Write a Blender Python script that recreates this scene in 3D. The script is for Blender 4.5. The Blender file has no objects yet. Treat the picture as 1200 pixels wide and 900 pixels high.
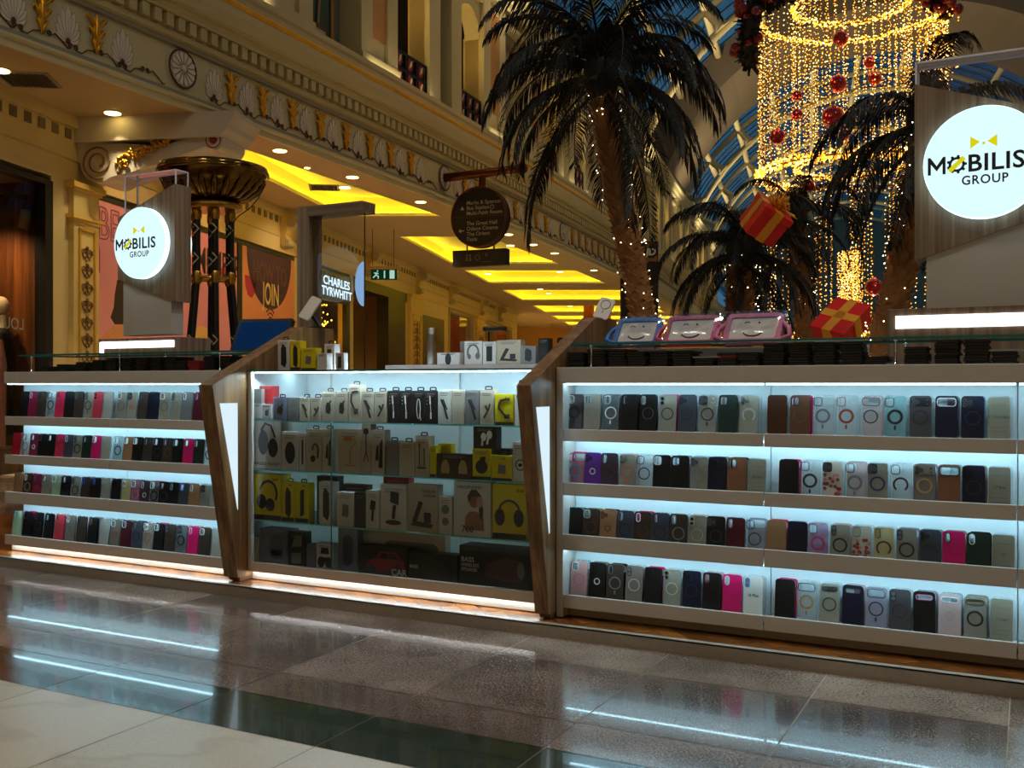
import math
FL=1164.0; CAMH=1.08; TH=math.radians(27.46)
CT,ST=math.cos(TH),math.sin(TH)
def V2W(x,z,h=None):            # view coords (right, forward[, height above lens]) -> world
    p=(z*-ST+x*CT, z*CT+x*ST)
    return p if h is None else (p[0],p[1],CAMH+h)
# the curved facade: heading 25 deg right of the view axis turning -0.28 deg per metre
P0=math.radians(25.0); KK=math.radians(-0.28); FX0,FZ0=-5.29,10.26
SB=30.0
def fac2(s,n=0.0):
    R=1.0/KK
    q=min(s,SB); p=P0+KK*q
    x=FX0+R*(-math.cos(p)+math.cos(P0)); z=FZ0+R*(math.sin(p)-math.sin(P0))
    if s>SB: x+=math.sin(p)*(s-SB); z+=math.cos(p)*(s-SB)
    return x+n*math.cos(p), z-n*math.sin(p), p
def fac(s,n,h):                 # along, outwards, height above lens -> world
    x,z,p=fac2(s,n); return V2W(x,z,h)
import bpy, bmesh, random
from mathutils import Matrix, Vector
from mathutils.geometry import tessellate_polygon
C=bpy.context.scene.collection
PI=math.pi
def W(px,py,Y):                  # point of the photograph on the plane at depth Y -> world
    u=(px-600)/FL; Z=Y/(CT+u*ST)
    return Vector((Z*(-ST+u*CT), Y, CAMH+(450-py)/FL*Z))
def WX_(px,Y): return W(px,450,Y).x
def VW(x,z,h): return Vector(V2W(x,z,h))
def FAC(s,n,h): return Vector(fac(s,n,h))
# ---------------------------------------------------------------- materials
def lin(c):
    f=lambda v:(v/255/12.92) if v/255<=.04045 else ((v/255+.055)/1.055)**2.4
    return tuple(f(v) for v in c)+(1,)
class NT:
    def __init__(s,name):
        s.m=bpy.data.materials.new(name); s.m.use_nodes=True; s.t=s.m.node_tree; s.t.nodes.clear()
        s.out=s.n('ShaderNodeOutputMaterial')
    def n(s,k,**kw):
        o=s.t.nodes.new(k)
        for a,b in kw.items():
            if a.startswith('i_'):
                key=a[2:]; key=int(key) if key.isdigit() else key.replace('_',' ')
                if hasattr(b,'bl_rna') and isinstance(b,bpy.types.NodeSocket): s.t.links.new(b,o.inputs[key])
                else: o.inputs[key].default_value=b
            else: setattr(o,a,b)
        return o
    def l(s,a,b): s.t.links.new(a,b)
    def math(s,op,a,b=0.0):
        o=s.n('ShaderNodeMath',operation=op)
        for i,v in enumerate((a,b)):
            if isinstance(v,bpy.types.NodeSocket): s.l(v,o.inputs[i])
            else: o.inputs[i].default_value=v
        return o.outputs[0]
    def ramp(s,fac,stops):
        r=s.n('ShaderNodeValToRGB'); s.l(fac,r.inputs[0]); e=r.color_ramp.elements
        while len(e)<len(stops): e.new(.5)
        for x,(p,c) in zip(e,stops): x.position=p; x.color=c if len(c)==4 else lin(c)
        return r.outputs[0]
    def noise(s,vec=None,scale=5,detail=3,rough=.5):
        o=s.n('ShaderNodeTexNoise'); o.inputs['Scale'].default_value=scale; o.inputs['Detail'].default_value=detail; o.inputs['Roughness'].default_value=rough
        if vec is not None: s.l(vec,o.inputs['Vector'])
        return o.outputs[0]
    def coord(s,sc=(1,1,1),kind='Object',rot=(0,0,0)):
        t=s.n('ShaderNodeTexCoord'); m=s.n('ShaderNodeMapping'); s.l(t.outputs[kind],m.inputs[0])
        m.inputs['Scale'].default_value=sc; m.inputs['Rotation'].default_value=rot
        return m.outputs[0]
    def mix(s,f,a,b):
        o=s.n('ShaderNodeMix',data_type='RGBA')
        for i,v in ((0,f),(6,a),(7,b)):
            if isinstance(v,bpy.types.NodeSocket): s.l(v,o.inputs[i])
            else: o.inputs[i].default_value=v
        return o.outputs[2]
    def bsdf(s,col,rough=.5,metal=0,spec=.5,alpha=1,bump=None,bd=.01,coat=0,emit=None,es=0):
        b=s.n('ShaderNodeBsdfPrincipled')
        for k,v in (('Base Color',col),('Roughness',rough),('Metallic',metal),('Specular IOR Level',spec),('Alpha',alpha),('Coat Weight',coat)):
            if isinstance(v,bpy.types.NodeSocket): s.l(v,b.inputs[k])
            else: b.inputs[k].default_value=v
        if bump is not None:
            n=s.n('ShaderNodeBump'); n.inputs['Distance'].default_value=bd; n.inputs['Strength'].default_value=.6
            s.l(bump,n.inputs['Height']); s.l(n.outputs[0],b.inputs['Normal'])
        if emit: b.inputs['Emission Color'].default_value=emit; b.inputs['Emission Strength'].default_value=es
        s.l(b.outputs[0],s.out.inputs[0]); return b
MATS={}
def pm(name,rgb,rough=.5,metal=0,var=.08,scale=18,spec=.5,alpha=1,bump=0,coat=0):
    """plain material with a little procedural variation of tone"""
    if name in MATS: return MATS[name]
    t=NT(name); v=t.coord(); f=t.noise(v,scale,4)
    c=lin(rgb); a=tuple(min(1,x*(1+var)) for x in c[:3])+(1,); b=tuple(x*(1-var) for x in c[:3])+(1,)
    col=t.mix(f,b,a)
    t.bsdf(col,rough,metal,spec,alpha,bump=f if bump else None,bd=bump,coat=coat)
    MATS[name]=t.m; return t.m
def em(name,rgb,strength,sample=True):
    if name in MATS: return MATS[name]
    t=NT(name); f=t.noise(t.coord(),6,2); c=lin(rgb)
    col=t.mix(f,tuple(x*.97 for x in c[:3])+(1,),c)
    e=t.n('ShaderNodeEmission'); t.l(col,e.inputs[0]); e.inputs[1].default_value=strength; t.l(e.outputs[0],t.out.inputs[0])
    if not sample: t.m.cycles.emission_sampling='NONE'
    MATS[name]=t.m; return t.m
def glassm(name,tint=(.93,.97,.96,1),gl=1.0,rough=.0,ior=1.45):
    if name in MATS: return MATS[name]
    t=NT(name); tr=t.n('ShaderNodeBsdfTransparent'); g=t.n('ShaderNodeBsdfGlossy'); g.inputs['Roughness'].default_value=rough
    f=t.noise(t.coord(),2,2); col=t.mix(f,tint,tuple(min(1,x*1.02) for x in tint[:3])+(1,)); t.l(col,tr.inputs[0])
    fr=t.n('ShaderNodeFresnel'); fr.inputs[0].default_value=ior
    mx=t.n('ShaderNodeMixShader'); t.l(t.math('MULTIPLY',fr.outputs[0],gl),mx.inputs[0]); t.l(tr.outputs[0],mx.inputs[1]); t.l(g.outputs[0],mx.inputs[2])
    t.l(mx.outputs[0],t.out.inputs[0]); MATS[name]=t.m; return t.m
def wood(name,dark,light,axis='z',plank=.05,rough=.45,fine=90):
    if name in MATS: return MATS[name]
    t=NT(name)
    sc={'z':(1/plank,1/plank,.25),'x':(.25,1/plank,1/plank),'y':(1/plank,.25,1/plank)}[axis]
    sf={'z':(fine,fine,2),'x':(2,fine,fine),'y':(fine,2,fine)}[axis]
    a=t.noise(t.coord(sc),1,3,.6); b=t.noise(t.coord(sf),1,3,.6)
    f=t.math('ADD',t.math('MULTIPLY',a,.7),t.math('MULTIPLY',b,.4))
    col=t.ramp(f,[(.38,dark),(.55,tuple((x+y)/2 for x,y in zip(dark,light))),(.74,light)])
    t.bsdf(col,rough,bump=b,bd=.0006); MATS[name]=t.m; return t.m
# ---------------------------------------------------------------- mesh builder
def arc(cx,cy,r,a0,a1,n,ry=None):
    ry=r if ry is None else ry
    return [(cx+r*math.cos(a0+(a1-a0)*i/n),cy+ry*math.sin(a0+(a1-a0)*i/n)) for i in range(n+1)]
def rrect(w,h,r,n=5,cx=0,cy=0):
    r=min(r,w/2-1e-5,h/2-1e-5); P=[]
    for (sx,sy,a) in ((1,-1,-PI/2),(1,1,0),(-1,1,PI/2),(-1,-1,PI)):
        P+=arc(cx+sx*(w/2-r),cy+sy*(h/2-r),r,a,a+PI/2,n)
    return P
def circ(r,n=24,cx=0,cy=0,ry=None): return arc(cx,cy,r,0,2*PI*(n-1)/n,n-1,ry)
class MB:
    def __init__(s): s.v=[]; s.f=[]; s.m=[]; s.cur=0; s.sm=[]
    def add(s,v,f,m=None,smooth=False):
        o=len(s.v); s.v+=[Vector(p) for p in v]; s.f+=[tuple(i+o for i in q) for q in f]
        s.m+=[s.cur if m is None else m]*len(f); s.sm+=[smooth]*len(f); return s
    def box(s,x0,x1,y0,y1,z0,z1,m=None,bev=0):
        if bev:
            b=bmesh.new(); bmesh.ops.create_cube(b,size=1)
            for v in b.verts: v.co=Vector((x0+(v.co.x+.5)*(x1-x0),y0+(v.co.y+.5)*(y1-y0),z0+(v.co.z+.5)*(z1-z0)))
            bmesh.ops.bevel(b,geom=b.edges[:],offset=bev,segments=2,profile=.5,affect='EDGES')
            b.verts.index_update()
            s.add([v.co.copy() for v in b.verts],[[v.index for v in f.verts] for f in b.faces],m); b.free(); return s
        return s.add([(x,y,z) for x in (x0,x1) for y in (y0,y1) for z in (z0,z1)],
          [(0,1,3,2),(4,6,7,5),(0,4,5,1),(2,3,7,6),(0,2,6,4),(1,5,7,3)],m)
    def quad(s,a,b,c,d,m=None): return s.add([a,b,c,d],[(0,1,2,3)],m)
    def prism(s,poly,a0,a1,fn,m=None,holes=(),cap=True,smooth=False,mside=None):
        """poly in 2D extruded from a0 to a1; fn(u,v,a)->3D"""
        loops=[poly]+list(holes); flat=[p for L in loops for p in L]; n=len(flat)
        V=[fn(u,v,a0) for u,v in flat]+[fn(u,v,a1) for u,v in flat]; F=[]
        if cap:
            if len(loops)==1: T=[tuple(range(n))]
            else: T=[tuple(t) for t in tessellate_polygon([[Vector((u,v,0)) for u,v in L] for L in loops])]
            F+=[t[::-1] for t in T]+[tuple(i+n for i in t) for t in T]
        s.add(V,F,m)
        o=0;G=[]
        for L in loops:
            k=len(L)
            for i in range(k): G.append((o+i,o+(i+1)%k,o+(i+1)%k+n,o+i+n))
            o+=k
        s.add(V,G,m if mside is None else mside,smooth); return s
    def tube(s,pts,r,seg=8,closed=False,m=None,flat=1.0,cap=True):
        pts=[Vector(p) for p in pts]; n=len(pts); V=[];F=[]; up=None
        for i,p in enumerate(pts):
            a=pts[(i-1)%n] if (closed or i>0) else p; b=pts[(i+1)%n] if (closed or i<n-1) else p
            d=(b-a); d=d.normalized() if d.length>1e-9 else Vector((0,0,1))
            if up is None:
                up=Vector((0,0,1)) if abs(d.z)<.9 else Vector((1,0,0))
            x=d.cross(up); x=x.normalized() if x.length>1e-6 else d.orthogonal().normalized()
            y=x.cross(d).normalized(); up=y
            R=r[i] if isinstance(r,(list,tuple)) else r
            for k in range(seg):
                t=2*PI*k/seg; V.append(p+x*math.cos(t)*R+y*math.sin(t)*R*flat)
        for i in range(n if closed else n-1):
            j=(i+1)%n
            for k in range(seg): F.append((i*seg+k,i*seg+(k+1)%seg,j*seg+(k+1)%seg,j*seg+k))
        s.add(V,F,m,True)
        if cap and not closed: s.add(V,[tuple(range(seg))[::-1],tuple(range((n-1)*seg,n*seg))],m)
        return s
    def lathe(s,prof,seg=32,c=(0,0,0),m=None,smooth=True,fn=None):
        V=[];F=[];n=len(prof)
        for k in range(seg):
            t=2*PI*k/seg
            for r,z in prof: V.append((c[0]+r*math.cos(t),c[1]+r*math.sin(t),c[2]+z))
        if fn: V=[fn(Vector(p)) for p in V]
        for k in range(seg):
            j=(k+1)%seg
            for i in range(n-1): F.append((k*n+i,j*n+i,j*n+i+1,k*n+i+1))
        return s.add(V,F,m,smooth)
    def ball(s,c,r,seg=10,rings=6,m=None,sc=(1,1,1)):
        V=[(c[0],c[1],c[2]-r*sc[2])]+[(c[0]+r*sc[0]*math.sin(PI*i/rings)*math.cos(2*PI*k/seg),c[1]+r*sc[1]*math.sin(PI*i/rings)*math.sin(2*PI*k/seg),c[2]-r*sc[2]*math.cos(PI*i/rings)) for i in range(1,rings) for k in range(seg)]+[(c[0],c[1],c[2]+r*sc[2])]
        F=[]; t=len(V)-1
        for k in range(seg):
            F.append((0,1+(k+1)%seg,1+k)); F.append((t,1+(rings-2)*seg+k,1+(rings-2)*seg+(k+1)%seg))
            for i in range(rings-2): F.append((1+i*seg+k,1+i*seg+(k+1)%seg,1+(i+1)*seg+(k+1)%seg,1+(i+1)*seg+k))
        return s.add(V,F,m,True)
    def octa(s,c,r,m=None):
        x,y,z=c
        return s.add([(x+r,y,z),(x-r,y,z),(x,y+r,z),(x,y-r,z),(x,y,z+r),(x,y,z-r)],[(0,2,4),(2,1,4),(1,3,4),(3,0,4),(2,0,5),(1,2,5),(3,1,5),(0,3,5)],m)
    def xf(s,fn,i0=0):
        s.v[i0:]=[Vector(fn(p)) for p in s.v[i0:]]; return s
    def mesh(s,name):
        me=bpy.data.meshes.new(name); me.from_pydata([tuple(p) for p in s.v],[],s.f)
        me.polygons.foreach_set('material_index',s.m); me.polygons.foreach_set('use_smooth',s.sm); me.update()
        return me
MW={}                                                  # world matrix of every empty
def obj(name,mb,mats,parent=None,world=True,label=None,bevel=0,fixn=True):
    if not isinstance(mats,(list,tuple)): mats=[mats]
    if parent is not None and world:
        inv=MW[parent.name].inverted() if parent.name in MW else None
        if inv is not None: mb.xf(lambda p:inv@p)
    me=mb.mesh(name)
    for m in mats: me.materials.append(m)
    if fixn:
        b=bmesh.new(); b.from_mesh(me); bmesh.ops.recalc_face_normals(b,faces=b.faces[:]); b.to_mesh(me); b.free()
    o=bpy.data.objects.new(name,me); C.objects.link(o)
    if parent is not None: o.parent=parent
    if label: o['label']=label
    if bevel:
        d=o.modifiers.new('bevel','BEVEL'); d.width=bevel; d.segments=2; d.limit_method='ANGLE'
    return o
def tag(o,label,cat,group=None):
    o['label']=label; o['category']=cat
    if group: o['group']=group
    return o
def thing(name,label,cat,loc=(0,0,0),rz=0,group=None,M=None):
    o=bpy.data.objects.new(name,None); C.objects.link(o); o.empty_display_size=.1
    if M is None: M=Matrix.Translation(Vector(loc))@Matrix.Rotation(rz,4,'Z')
    o.matrix_world=M; MW[o.name]=M.copy(); return tag(o,label,cat,group)
def struct(name,mb,mats,**k):
    o=obj(name,mb,mats,**k); o['kind']='structure'; return o
def dup(o,loc=None,rz=None,label=None,group=None,M=None,parent=None):
    c=o.copy(); C.objects.link(c)
    if parent is not None: c.parent=parent
    if M is not None: c.matrix_world=M; MW[c.name]=M.copy()
    elif loc is not None:
        c.location=loc
        if rz is not None: c.rotation_euler=(0,0,rz)
    for k in KIDS(o): dup(k,parent=c)
    if label: c['label']=label
    if group: c['group']=group
    return c
def KIDS(o): return [k for k in o.children]
ORD='zeroth first second third fourth fifth sixth seventh eighth ninth tenth eleventh twelfth thirteenth fourteenth fifteenth sixteenth seventeenth eighteenth nineteenth twentieth'.split()
# ---------------------------------------------------------------- lettering
_tx={}
def letters(mb,txt,size,fn,m=None,align='CENTER',depth=0.0,bold=0.0,sp=1.0):
    """adds text to a mesh builder; fn(u,v,w)->3D, u right, v up, w out of the page"""
    k=(txt,align,depth>0,bold,sp)
    if k not in _tx:
        cu=bpy.data.curves.new('t','FONT'); cu.body=txt; cu.size=1; cu.align_x=align; cu.align_y='CENTER'; cu.offset=bold; cu.space_character=sp; cu.resolution_u=3
        cu.extrude=.5 if depth>0 else 0
        o=bpy.data.objects.new('t',cu); C.objects.link(o); dg=bpy.context.evaluated_depsgraph_get(); dg.update()
        me=bpy.data.meshes.new_from_object(o.evaluated_get(dg))
        _tx[k]=([v.co.copy() for v in me.vertices],[tuple(p.vertices) for p in me.polygons])
        bpy.data.objects.remove(o); bpy.data.curves.remove(cu); bpy.data.meshes.remove(me)
    V,F=_tx[k]
    return mb.add([fn(p.x*size,p.y*size,p.z*depth) for p in V],F,m)
def fit_letters(mb,txt,u0,u1,v0,v1,fn,bold=.02,sp=1.0,w=.001):
    q=MB(); letters(q,txt,1,lambda u,v,a:(u,v,0),bold=bold,sp=sp)
    a,b=min(p.x for p in q.v),max(p.x for p in q.v); c,d=min(p.y for p in q.v),max(p.y for p in q.v)
    mb.add([fn(u0+(p.x-a)/(b-a)*(u1-u0),v0+(p.y-c)/(d-c)*(v1-v0),w) for p in q.v],q.f)
# ================================================================ SETTING
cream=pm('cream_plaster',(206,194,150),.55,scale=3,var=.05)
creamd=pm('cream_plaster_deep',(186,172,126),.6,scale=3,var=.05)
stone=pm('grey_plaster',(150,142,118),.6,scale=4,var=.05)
ochre=pm('ochre_panel',(196,142,84),.6,scale=3)
gold=pm('gold_leaf',(222,160,40),.32,metal=.85,scale=40,var=.25)
iron=pm('dark_bronze_iron',(52,34,20),.45,metal=.5)
blackm=pm('black_frame',(14,13,13),.4)
# ---- floor
def tile_mat(name,stops,rough,streak,vein=None,coat=.33):
    t=NT(name); at=t.n('ShaderNodeAttribute',attribute_name='rnd'); r=at.outputs['Fac']
    v1=t.coord((streak,6,6)); v2=t.coord((6,streak,6))
    sel=t.math('GREATER_THAN',r,.55)
    vm=t.n('ShaderNodeMix',data_type='VECTOR'); t.l(sel,vm.inputs[0]); t.l(v1,vm.inputs[4]); t.l(v2,vm.inputs[5])
    a=t.noise(vm.outputs[1],9,4,.65); b=t.noise(t.coord(),130,3,.75); c=t.noise(t.coord(),2.2,5,.6)
    f=t.math('ADD',t.math('MULTIPLY',a,.38),t.math('MULTIPLY',b,.5)); f=t.math('ADD',f,t.math('MULTIPLY',c,.25))
    f=t.math('ADD',f,t.math('MULTIPLY',t.math('SUBTRACT',r,.5),.10))
    col=t.ramp(f,stops)
    if vein:
        w=t.n('ShaderNodeTexWave',wave_type='BANDS'); t.l(t.coord((1,2.2,1),rot=(0,0,.5)),w.inputs[0]); w.inputs['Scale'].default_value=vein[1]; w.inputs['Distortion'].default_value=14; w.inputs['Detail'].default_value=4; w.inputs['Detail Scale'].default_value=1.6
        col=t.mix(t.math('MULTIPLY',t.math('POWER',w.outputs[1],14),vein[2]),col,lin(vein[0]))
    rg=t.math('ADD',rough,t.math('MULTIPLY',a,.07))
    t.bsdf(col,rg,spec=.5,coat=coat,bump=b,bd=.0001); return t.m
granite=tile_mat('brown_granite',[(.42,(46,37,32)),(.55,(102,86,76)),(.66,(170,148,132))],.12,40)
marble=tile_mat('green_marble',[(.35,(20,26,19)),(.55,(36,46,33)),(.78,(62,72,54))],.10,12,((84,96,74),1.2,.22))
beige=tile_mat('cream_marble',[(.32,(166,154,132)),(.55,(196,184,160)),(.75,(208,198,176))],.26,10,((150,128,96),.55,.3),0)
grout=pm('grout',(150,136,116),.7)
rng=random.Random(3)
mb=MB(); rnds=[]
def floor_row(y0,y1,m,x0=-30.0,pitch=.61,off=-.055,xmax=14,g=.0024):
    k0=math.floor((x0-off)/pitch)
    k=k0
    while off+k*pitch<xmax:
        a=off+k*pitch; mb.quad((a+g,y0+g,0),(a+pitch-g,y0+g,0),(a+pitch-g,y1-g,0),(a+g,y1-g,0),m); rnds.append(rng.random()); k+=1
y=2.356
while y>-8: floor_row(y-.61,y,2,-9,xmax=9); y-=.61
floor_row(2.356,2.66,1,-12); floor_row(2.66,2.905,0,-14); y=2.905
while y<7.1: floor_row(y,y+.597,0,-14); y+=.597
mb.quad((-40,y,0),(40,y,0),(40,70,0),(-40,70,0),2); rnds.append(.3)
mb.quad((-40,-9,-.002),(40,-9,-.002),(40,70,-.002),(-40,70,-.002),3); rnds.append(.5)
fl=struct('floor',mb,[granite,marble,beige,grout],fixn=False)
at=fl.data.attributes.new('rnd','FLOAT','FACE'); at.data.foreach_set('value',rnds)
# ---- entablature swept along the curved facade
def sweep(mb,prof,s0,s1,ds=.5,m=None,close=False):
    n=max(1,int(round((s1-s0)/ds))); k=len(prof); V=[];F=[]
    for i in range(n+1):
        s=s0+(s1-s0)*i/n
        for (a,h) in prof: V.append(FAC(s,a,h))
    for i in range(n):
        for j in range(k if close else k-1):
            jj=(j+1)%k; F.append((i*k+j,(i+1)*k+j,(i+1)*k+jj,i*k+jj))
    mb.add(V,F,m)
S0,S1=-7.5,70.0
mb=MB()
sweep(mb,[(-.5,3.56),(-.0,3.56),(-.0,3.5),(.05,3.5),(.05,3.58),(.10,3.60),(.10,3.63)],S0,S1,m=0)
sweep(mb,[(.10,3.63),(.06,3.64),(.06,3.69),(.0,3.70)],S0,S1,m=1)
sweep(mb,[(.0,3.70),(.0,4.25)],S0,S1,m=0)
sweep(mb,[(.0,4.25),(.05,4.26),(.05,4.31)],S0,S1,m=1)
sweep(mb,[(.05,4.31),(.09,4.33),(.09,4.40),(.06,4.40),(.06,4.585),(.17,4.585),(.17,4.63),(.20,4.66),(.20,4.70)],S0,S1,m=2)
sweep(mb,[(.20,4.70),(.27,4.72),(.30,4.78),(.33,4.86),(.33,4.96),(.31,5.0),(.29,5.0),(.27,5.04),(.25,5.10),(.25,5.16),(.28,5.2),(.28,5.28),(-.6,5.28)],S0,S1,m=0)
s=-5.0
while s<34:                                    # dentil blocks of the cornice
    i0=len(mb.v); mb.box(0,.115,.055,.15,4.42,4.575,2); mb.xf(lambda p:FAC(s+p.x,p.y,p.z),i0); s+=.2
ent=struct('wall_left_entablature',mb,[cream,stone,pm('cornice_cream',(198,184,132),.55,scale=3)])
# gilt bead: a lit gold moulding
mb=MB(); sweep(mb,[(.29,4.955),(.345,4.965),(.365,5.0),(.345,5.035),(.29,5.045)],S0,S1,m=0)
struct('trim_1',mb,[pm('gilt_bead',(255,176,30),.4,metal=.1,var=.3,scale=6)])
# ---- frieze ornaments (relief parts of the entablature)
def fr(s0):
    return lambda u,v,w: FAC(s0+u,.004+w,v)
palm_w=pm('frieze_white',(226,214,196),.6); rim=pm('frieze_brown_outline',(96,66,38),.6)
vinem=pm('scroll_brown',(84,54,28),.55)
def palmette():
    mb=MB(); L=9
    for i in range(L):
        a=PI/2+(i-(L-1)/2)*.335; ln=.40-.17*abs(i-(L-1)/2)/4.; tip=(math.cos(a)*ln*.72,math.sin(a)*ln+.02)
        # petal outline
        pts=[];side=math.cos(a+PI/2),math.sin(a+PI/2)
        for j in range(13):
            t=j/12; wdt=.058*math.sin(PI*min(1,t*1.02))**.7*(.35+.75*t); c=(tip[0]*t,tip[1]*t)
            pts.append((c[0]+side[0]*wdt,c[1]+side[1]*wdt))
        for j in range(11,-1,-1):
            t=j/12; wdt=.058*math.sin(PI*min(1,t*1.02))**.7*(.35+.75*t); c=(tip[0]*t,tip[1]*t)
            pts.append((c[0]-side[0]*wdt,c[1]-side[1]*wdt))
        hh=.012+.0022*min(i,L-1-i)+.001*(i%2); mb.prism(pts,0,hh,lambda u,v,w:(u,w,v),0)
        mb.tube([(u,hh,v) for u,v in pts],.0021,4,True,1)
    mb.ball((0,.01,.02),.035,8,5,2,(1,.6,1)); return mb
def acanthus():
    mb=MB()
    for (hz,wd) in ((.0,.05),(.13,.085),(.26,.1)):
        for sx in (-1,1):
            pts=[(0,.02,hz),(sx*wd*.5,.03,hz+.06),(sx*wd,.035,hz+.12),(sx*wd*1.35,.03,hz+.13),(sx*wd*1.3,.02,hz+.09)]
            mb.tube(pts,[.022,.024,.022,.016,.008],6)
    mb.tube([(0,.015,-.02),(0,.025,.15),(0,.03,.3),(0,.03,.42)],[.016,.024,.028,.012],8)
    for sx in (-1,1): mb.tube([(sx*.02,.02,.05),(sx*.035,.03,.22),(sx*.03,.03,.38)],[.012,.018,.008],6)
    return mb
def rosette():
    mb=MB(); mb.prism(circ(.24,36),0,.03,lambda u,v,w:(u,w,v),0)
    for k in range(14):
        a=2*PI*k/14
        pts=[(math.cos(a)*.05,math.sin(a)*.05)]+[(math.cos(a+d)*r,math.sin(a+d)*r) for d,r in ((-.16,.10),(-.205,.17),(-.15,.205),(0,.218),(.15,.205),(.205,.17),(.16,.10))]
        mb.prism(pts,.03,.045,lambda u,v,w:(u,w,v),0); mb.tube([(u,.046,v) for u,v in pts],.0018,4,True,1)
    mb.tube([(u,.03,v) for u,v in circ(.235,36)],.014,6,True,2); mb.ball((0,.045,0),.04,10,6,0,(1,.6,1)); return mb
def vine(n,pitch):
    mb=MB()
    for k in range(n):
        x=k*pitch
        def spiral(cx,cz,r,a0,dirn,turn=1.6):
            return [(cx+r*(1-.75*j/14)*math.cos(a0+dirn*turn*2*PI*j/14),.012,cz+r*(1-.75*j/14)*math.sin(a0+dirn*turn*2*PI*j/14)) for j in range(15)]
        for q,zz in ((0,-.02),(.5,.03)):
            xc=x+q*pitch
            mb.tube(spiral(xc-.035,zz+.03,.032,-PI/2,-1),.007,5); mb.tube(spiral(xc+.035,zz+.03,.032,-PI/2,1),.007,5)
        mb.tube([(x+.035,.012,-.022),(x+.12,.012,-.035),(x+.2,.012,.03),(x+.28,.012,.045),(x+.32,.012,.03)],.008,5)
        mb.tube([(x+pitch/2+.035,.012,.03),(x+pitch/2+.12,.012,.075),(x+pitch/2+.2,.012,.03),(x+pitch-.07,.012,-.03),(x+pitch-.035,.012,-.022)],.008,5)
    return mb
proto={}
def orn(kind,s0,h):
    if kind not in proto:
        mb,ms={'palmette':(palmette,[palm_w,rim,pm('palmette_red_heart',(110,30,24),.6)]),'acanthus_leaf':(acanthus,[gold]),'rosette':(rosette,[palm_w,rim,pm('rosette_rim',(84,40,24),.5)])}[kind]
        proto[kind]=(mb(),ms); o=obj(kind,proto[kind][0],ms,ent,world=False); proto[kind]=o
    else: o=dup(proto[kind],parent=ent)
    p0=FAC(s0,.0,h); a=FAC(s0+.1,.0,h)-p0; a.normalize(); nn=(FAC(s0,.1,h)-p0).normalized()
    M=Matrix.Identity(4)
    for i in range(3): M[i][0]=a[i]; M[i][1]=nn[i]; M[i][2]=(0,0,1)[i]; M[i][3]=p0[i]
    o.matrix_world=M; return o
PO=[.6,1.27,1.95,2.66,3.38,4.12,4.83,5.52,6.3]
vp=None
for b in range(-1,6):
    r0=2.6+7.28*b
    if b>=0 or True: orn('rosette',r0,4.0)
    if b>3: continue
    for i,d in enumerate(PO):
        if r0+d<-2.3: continue
        orn('palmette',r0+d,3.79)
        if i<8 and r0+d>-2.2: orn('acanthus_leaf',r0+(d+PO[i+1])/2,3.8)
    mb=vine(9,.7125); mb.xf(lambda p:FAC(r0+.6+p.x,.004+p.y,3.755+p.z))
    if b>=-1: obj('scroll_vine',mb,[vinem],ent,world=False)
# ---- upper storey wall: piers, niches and openings of bay length 7.5
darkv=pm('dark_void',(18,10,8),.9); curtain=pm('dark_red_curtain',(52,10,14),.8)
lit_cream=pm('reveal_lit_cream',(226,196,120),.5,scale=2)  # cream of the reveals with warm lamplight put into its colour
UPH=9.0
def fbox(mb,s0,s1,n0,n1,h0,h1,m):
    k=max(1,int(round((s1-s0)/.7))); 
    for i in range(k):
        a=s0+(s1-s0)*i/k; b=s0+(s1-s0)*(i+1)/k
        i0=len(mb.v); mb.box(a,b,n0,n1,h0,h1,m); mb.xf(lambda p:FAC(p.x,p.y,p.z),i0)
def spandrel(mb,s0,s1,h,top,n0,n1,m):
    c=(s0+s1)/2; r=(s1-s0)/2
    poly=[(s0,h)]+[(c-r*math.cos(PI*i/12),h+r*math.sin(PI*i/12)) for i in range(13)]+[(s1,h),(s1,top),(s0,top)]
    mb.prism(poly[1:],n0,n1,lambda u,v,w:FAC(u,w,v),m)
up=MB(); bays=[]
for k in range(-2,7):
    c=9.8+7.5*k; bays.append(c)
    H0=5.28; n=0.0
    # piers and pilasters
    for (a,b) in ((-3.15,-1.95),(1.78,2.98)):
        fbox(up,c+a,c+b,-.33,.06,H0,UPH,0)
        for (d,e) in ((a,a+.36),(b-.34,b)): fbox(up,c+d,c+e,.06,.12,H0,UPH,0)
        fbox(up,c+a+.36,c+b-.34,.06,.075,H0+.55,UPH-.8,1)
        fbox(up,c+a-.02,c+b+.02,.06,.16,H0,H0+.18,0)
    fbox(up,c-.7,c-.25,-.33,.10,H0,UPH,0); fbox(up,c+.25,c+.7,-.33,.10,H0,UPH,0); fbox(up,c-.25,c+.25,-.5,-.16,H0,UPH,2)
    # niche wall between bays
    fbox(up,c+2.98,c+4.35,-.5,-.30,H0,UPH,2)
    # openings: recess with a lit reveal and an arched head
    for (a,b) in ((-1.95,-.7),(.7,1.78)):
        spandrel(up,c+a,c+b,7.25,UPH,-.33,.02,0)
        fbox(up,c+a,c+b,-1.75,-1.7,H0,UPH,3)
        fbox(up,c+a,c+b,-1.7,-1.66,H0,8.0,4)  # near-black panels paint in the shade of the unlit depth
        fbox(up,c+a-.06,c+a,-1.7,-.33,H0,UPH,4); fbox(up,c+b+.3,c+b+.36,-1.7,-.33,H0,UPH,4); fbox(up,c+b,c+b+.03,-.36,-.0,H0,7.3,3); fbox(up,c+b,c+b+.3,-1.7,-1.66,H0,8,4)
        fbox(up,c+a-.06,c+b+.06,-1.7,-.5,7.95,8.0,3); fbox(up,c+a-.06,c+b+.06,-1.7,.1,H0-.03,H0,0)
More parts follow.
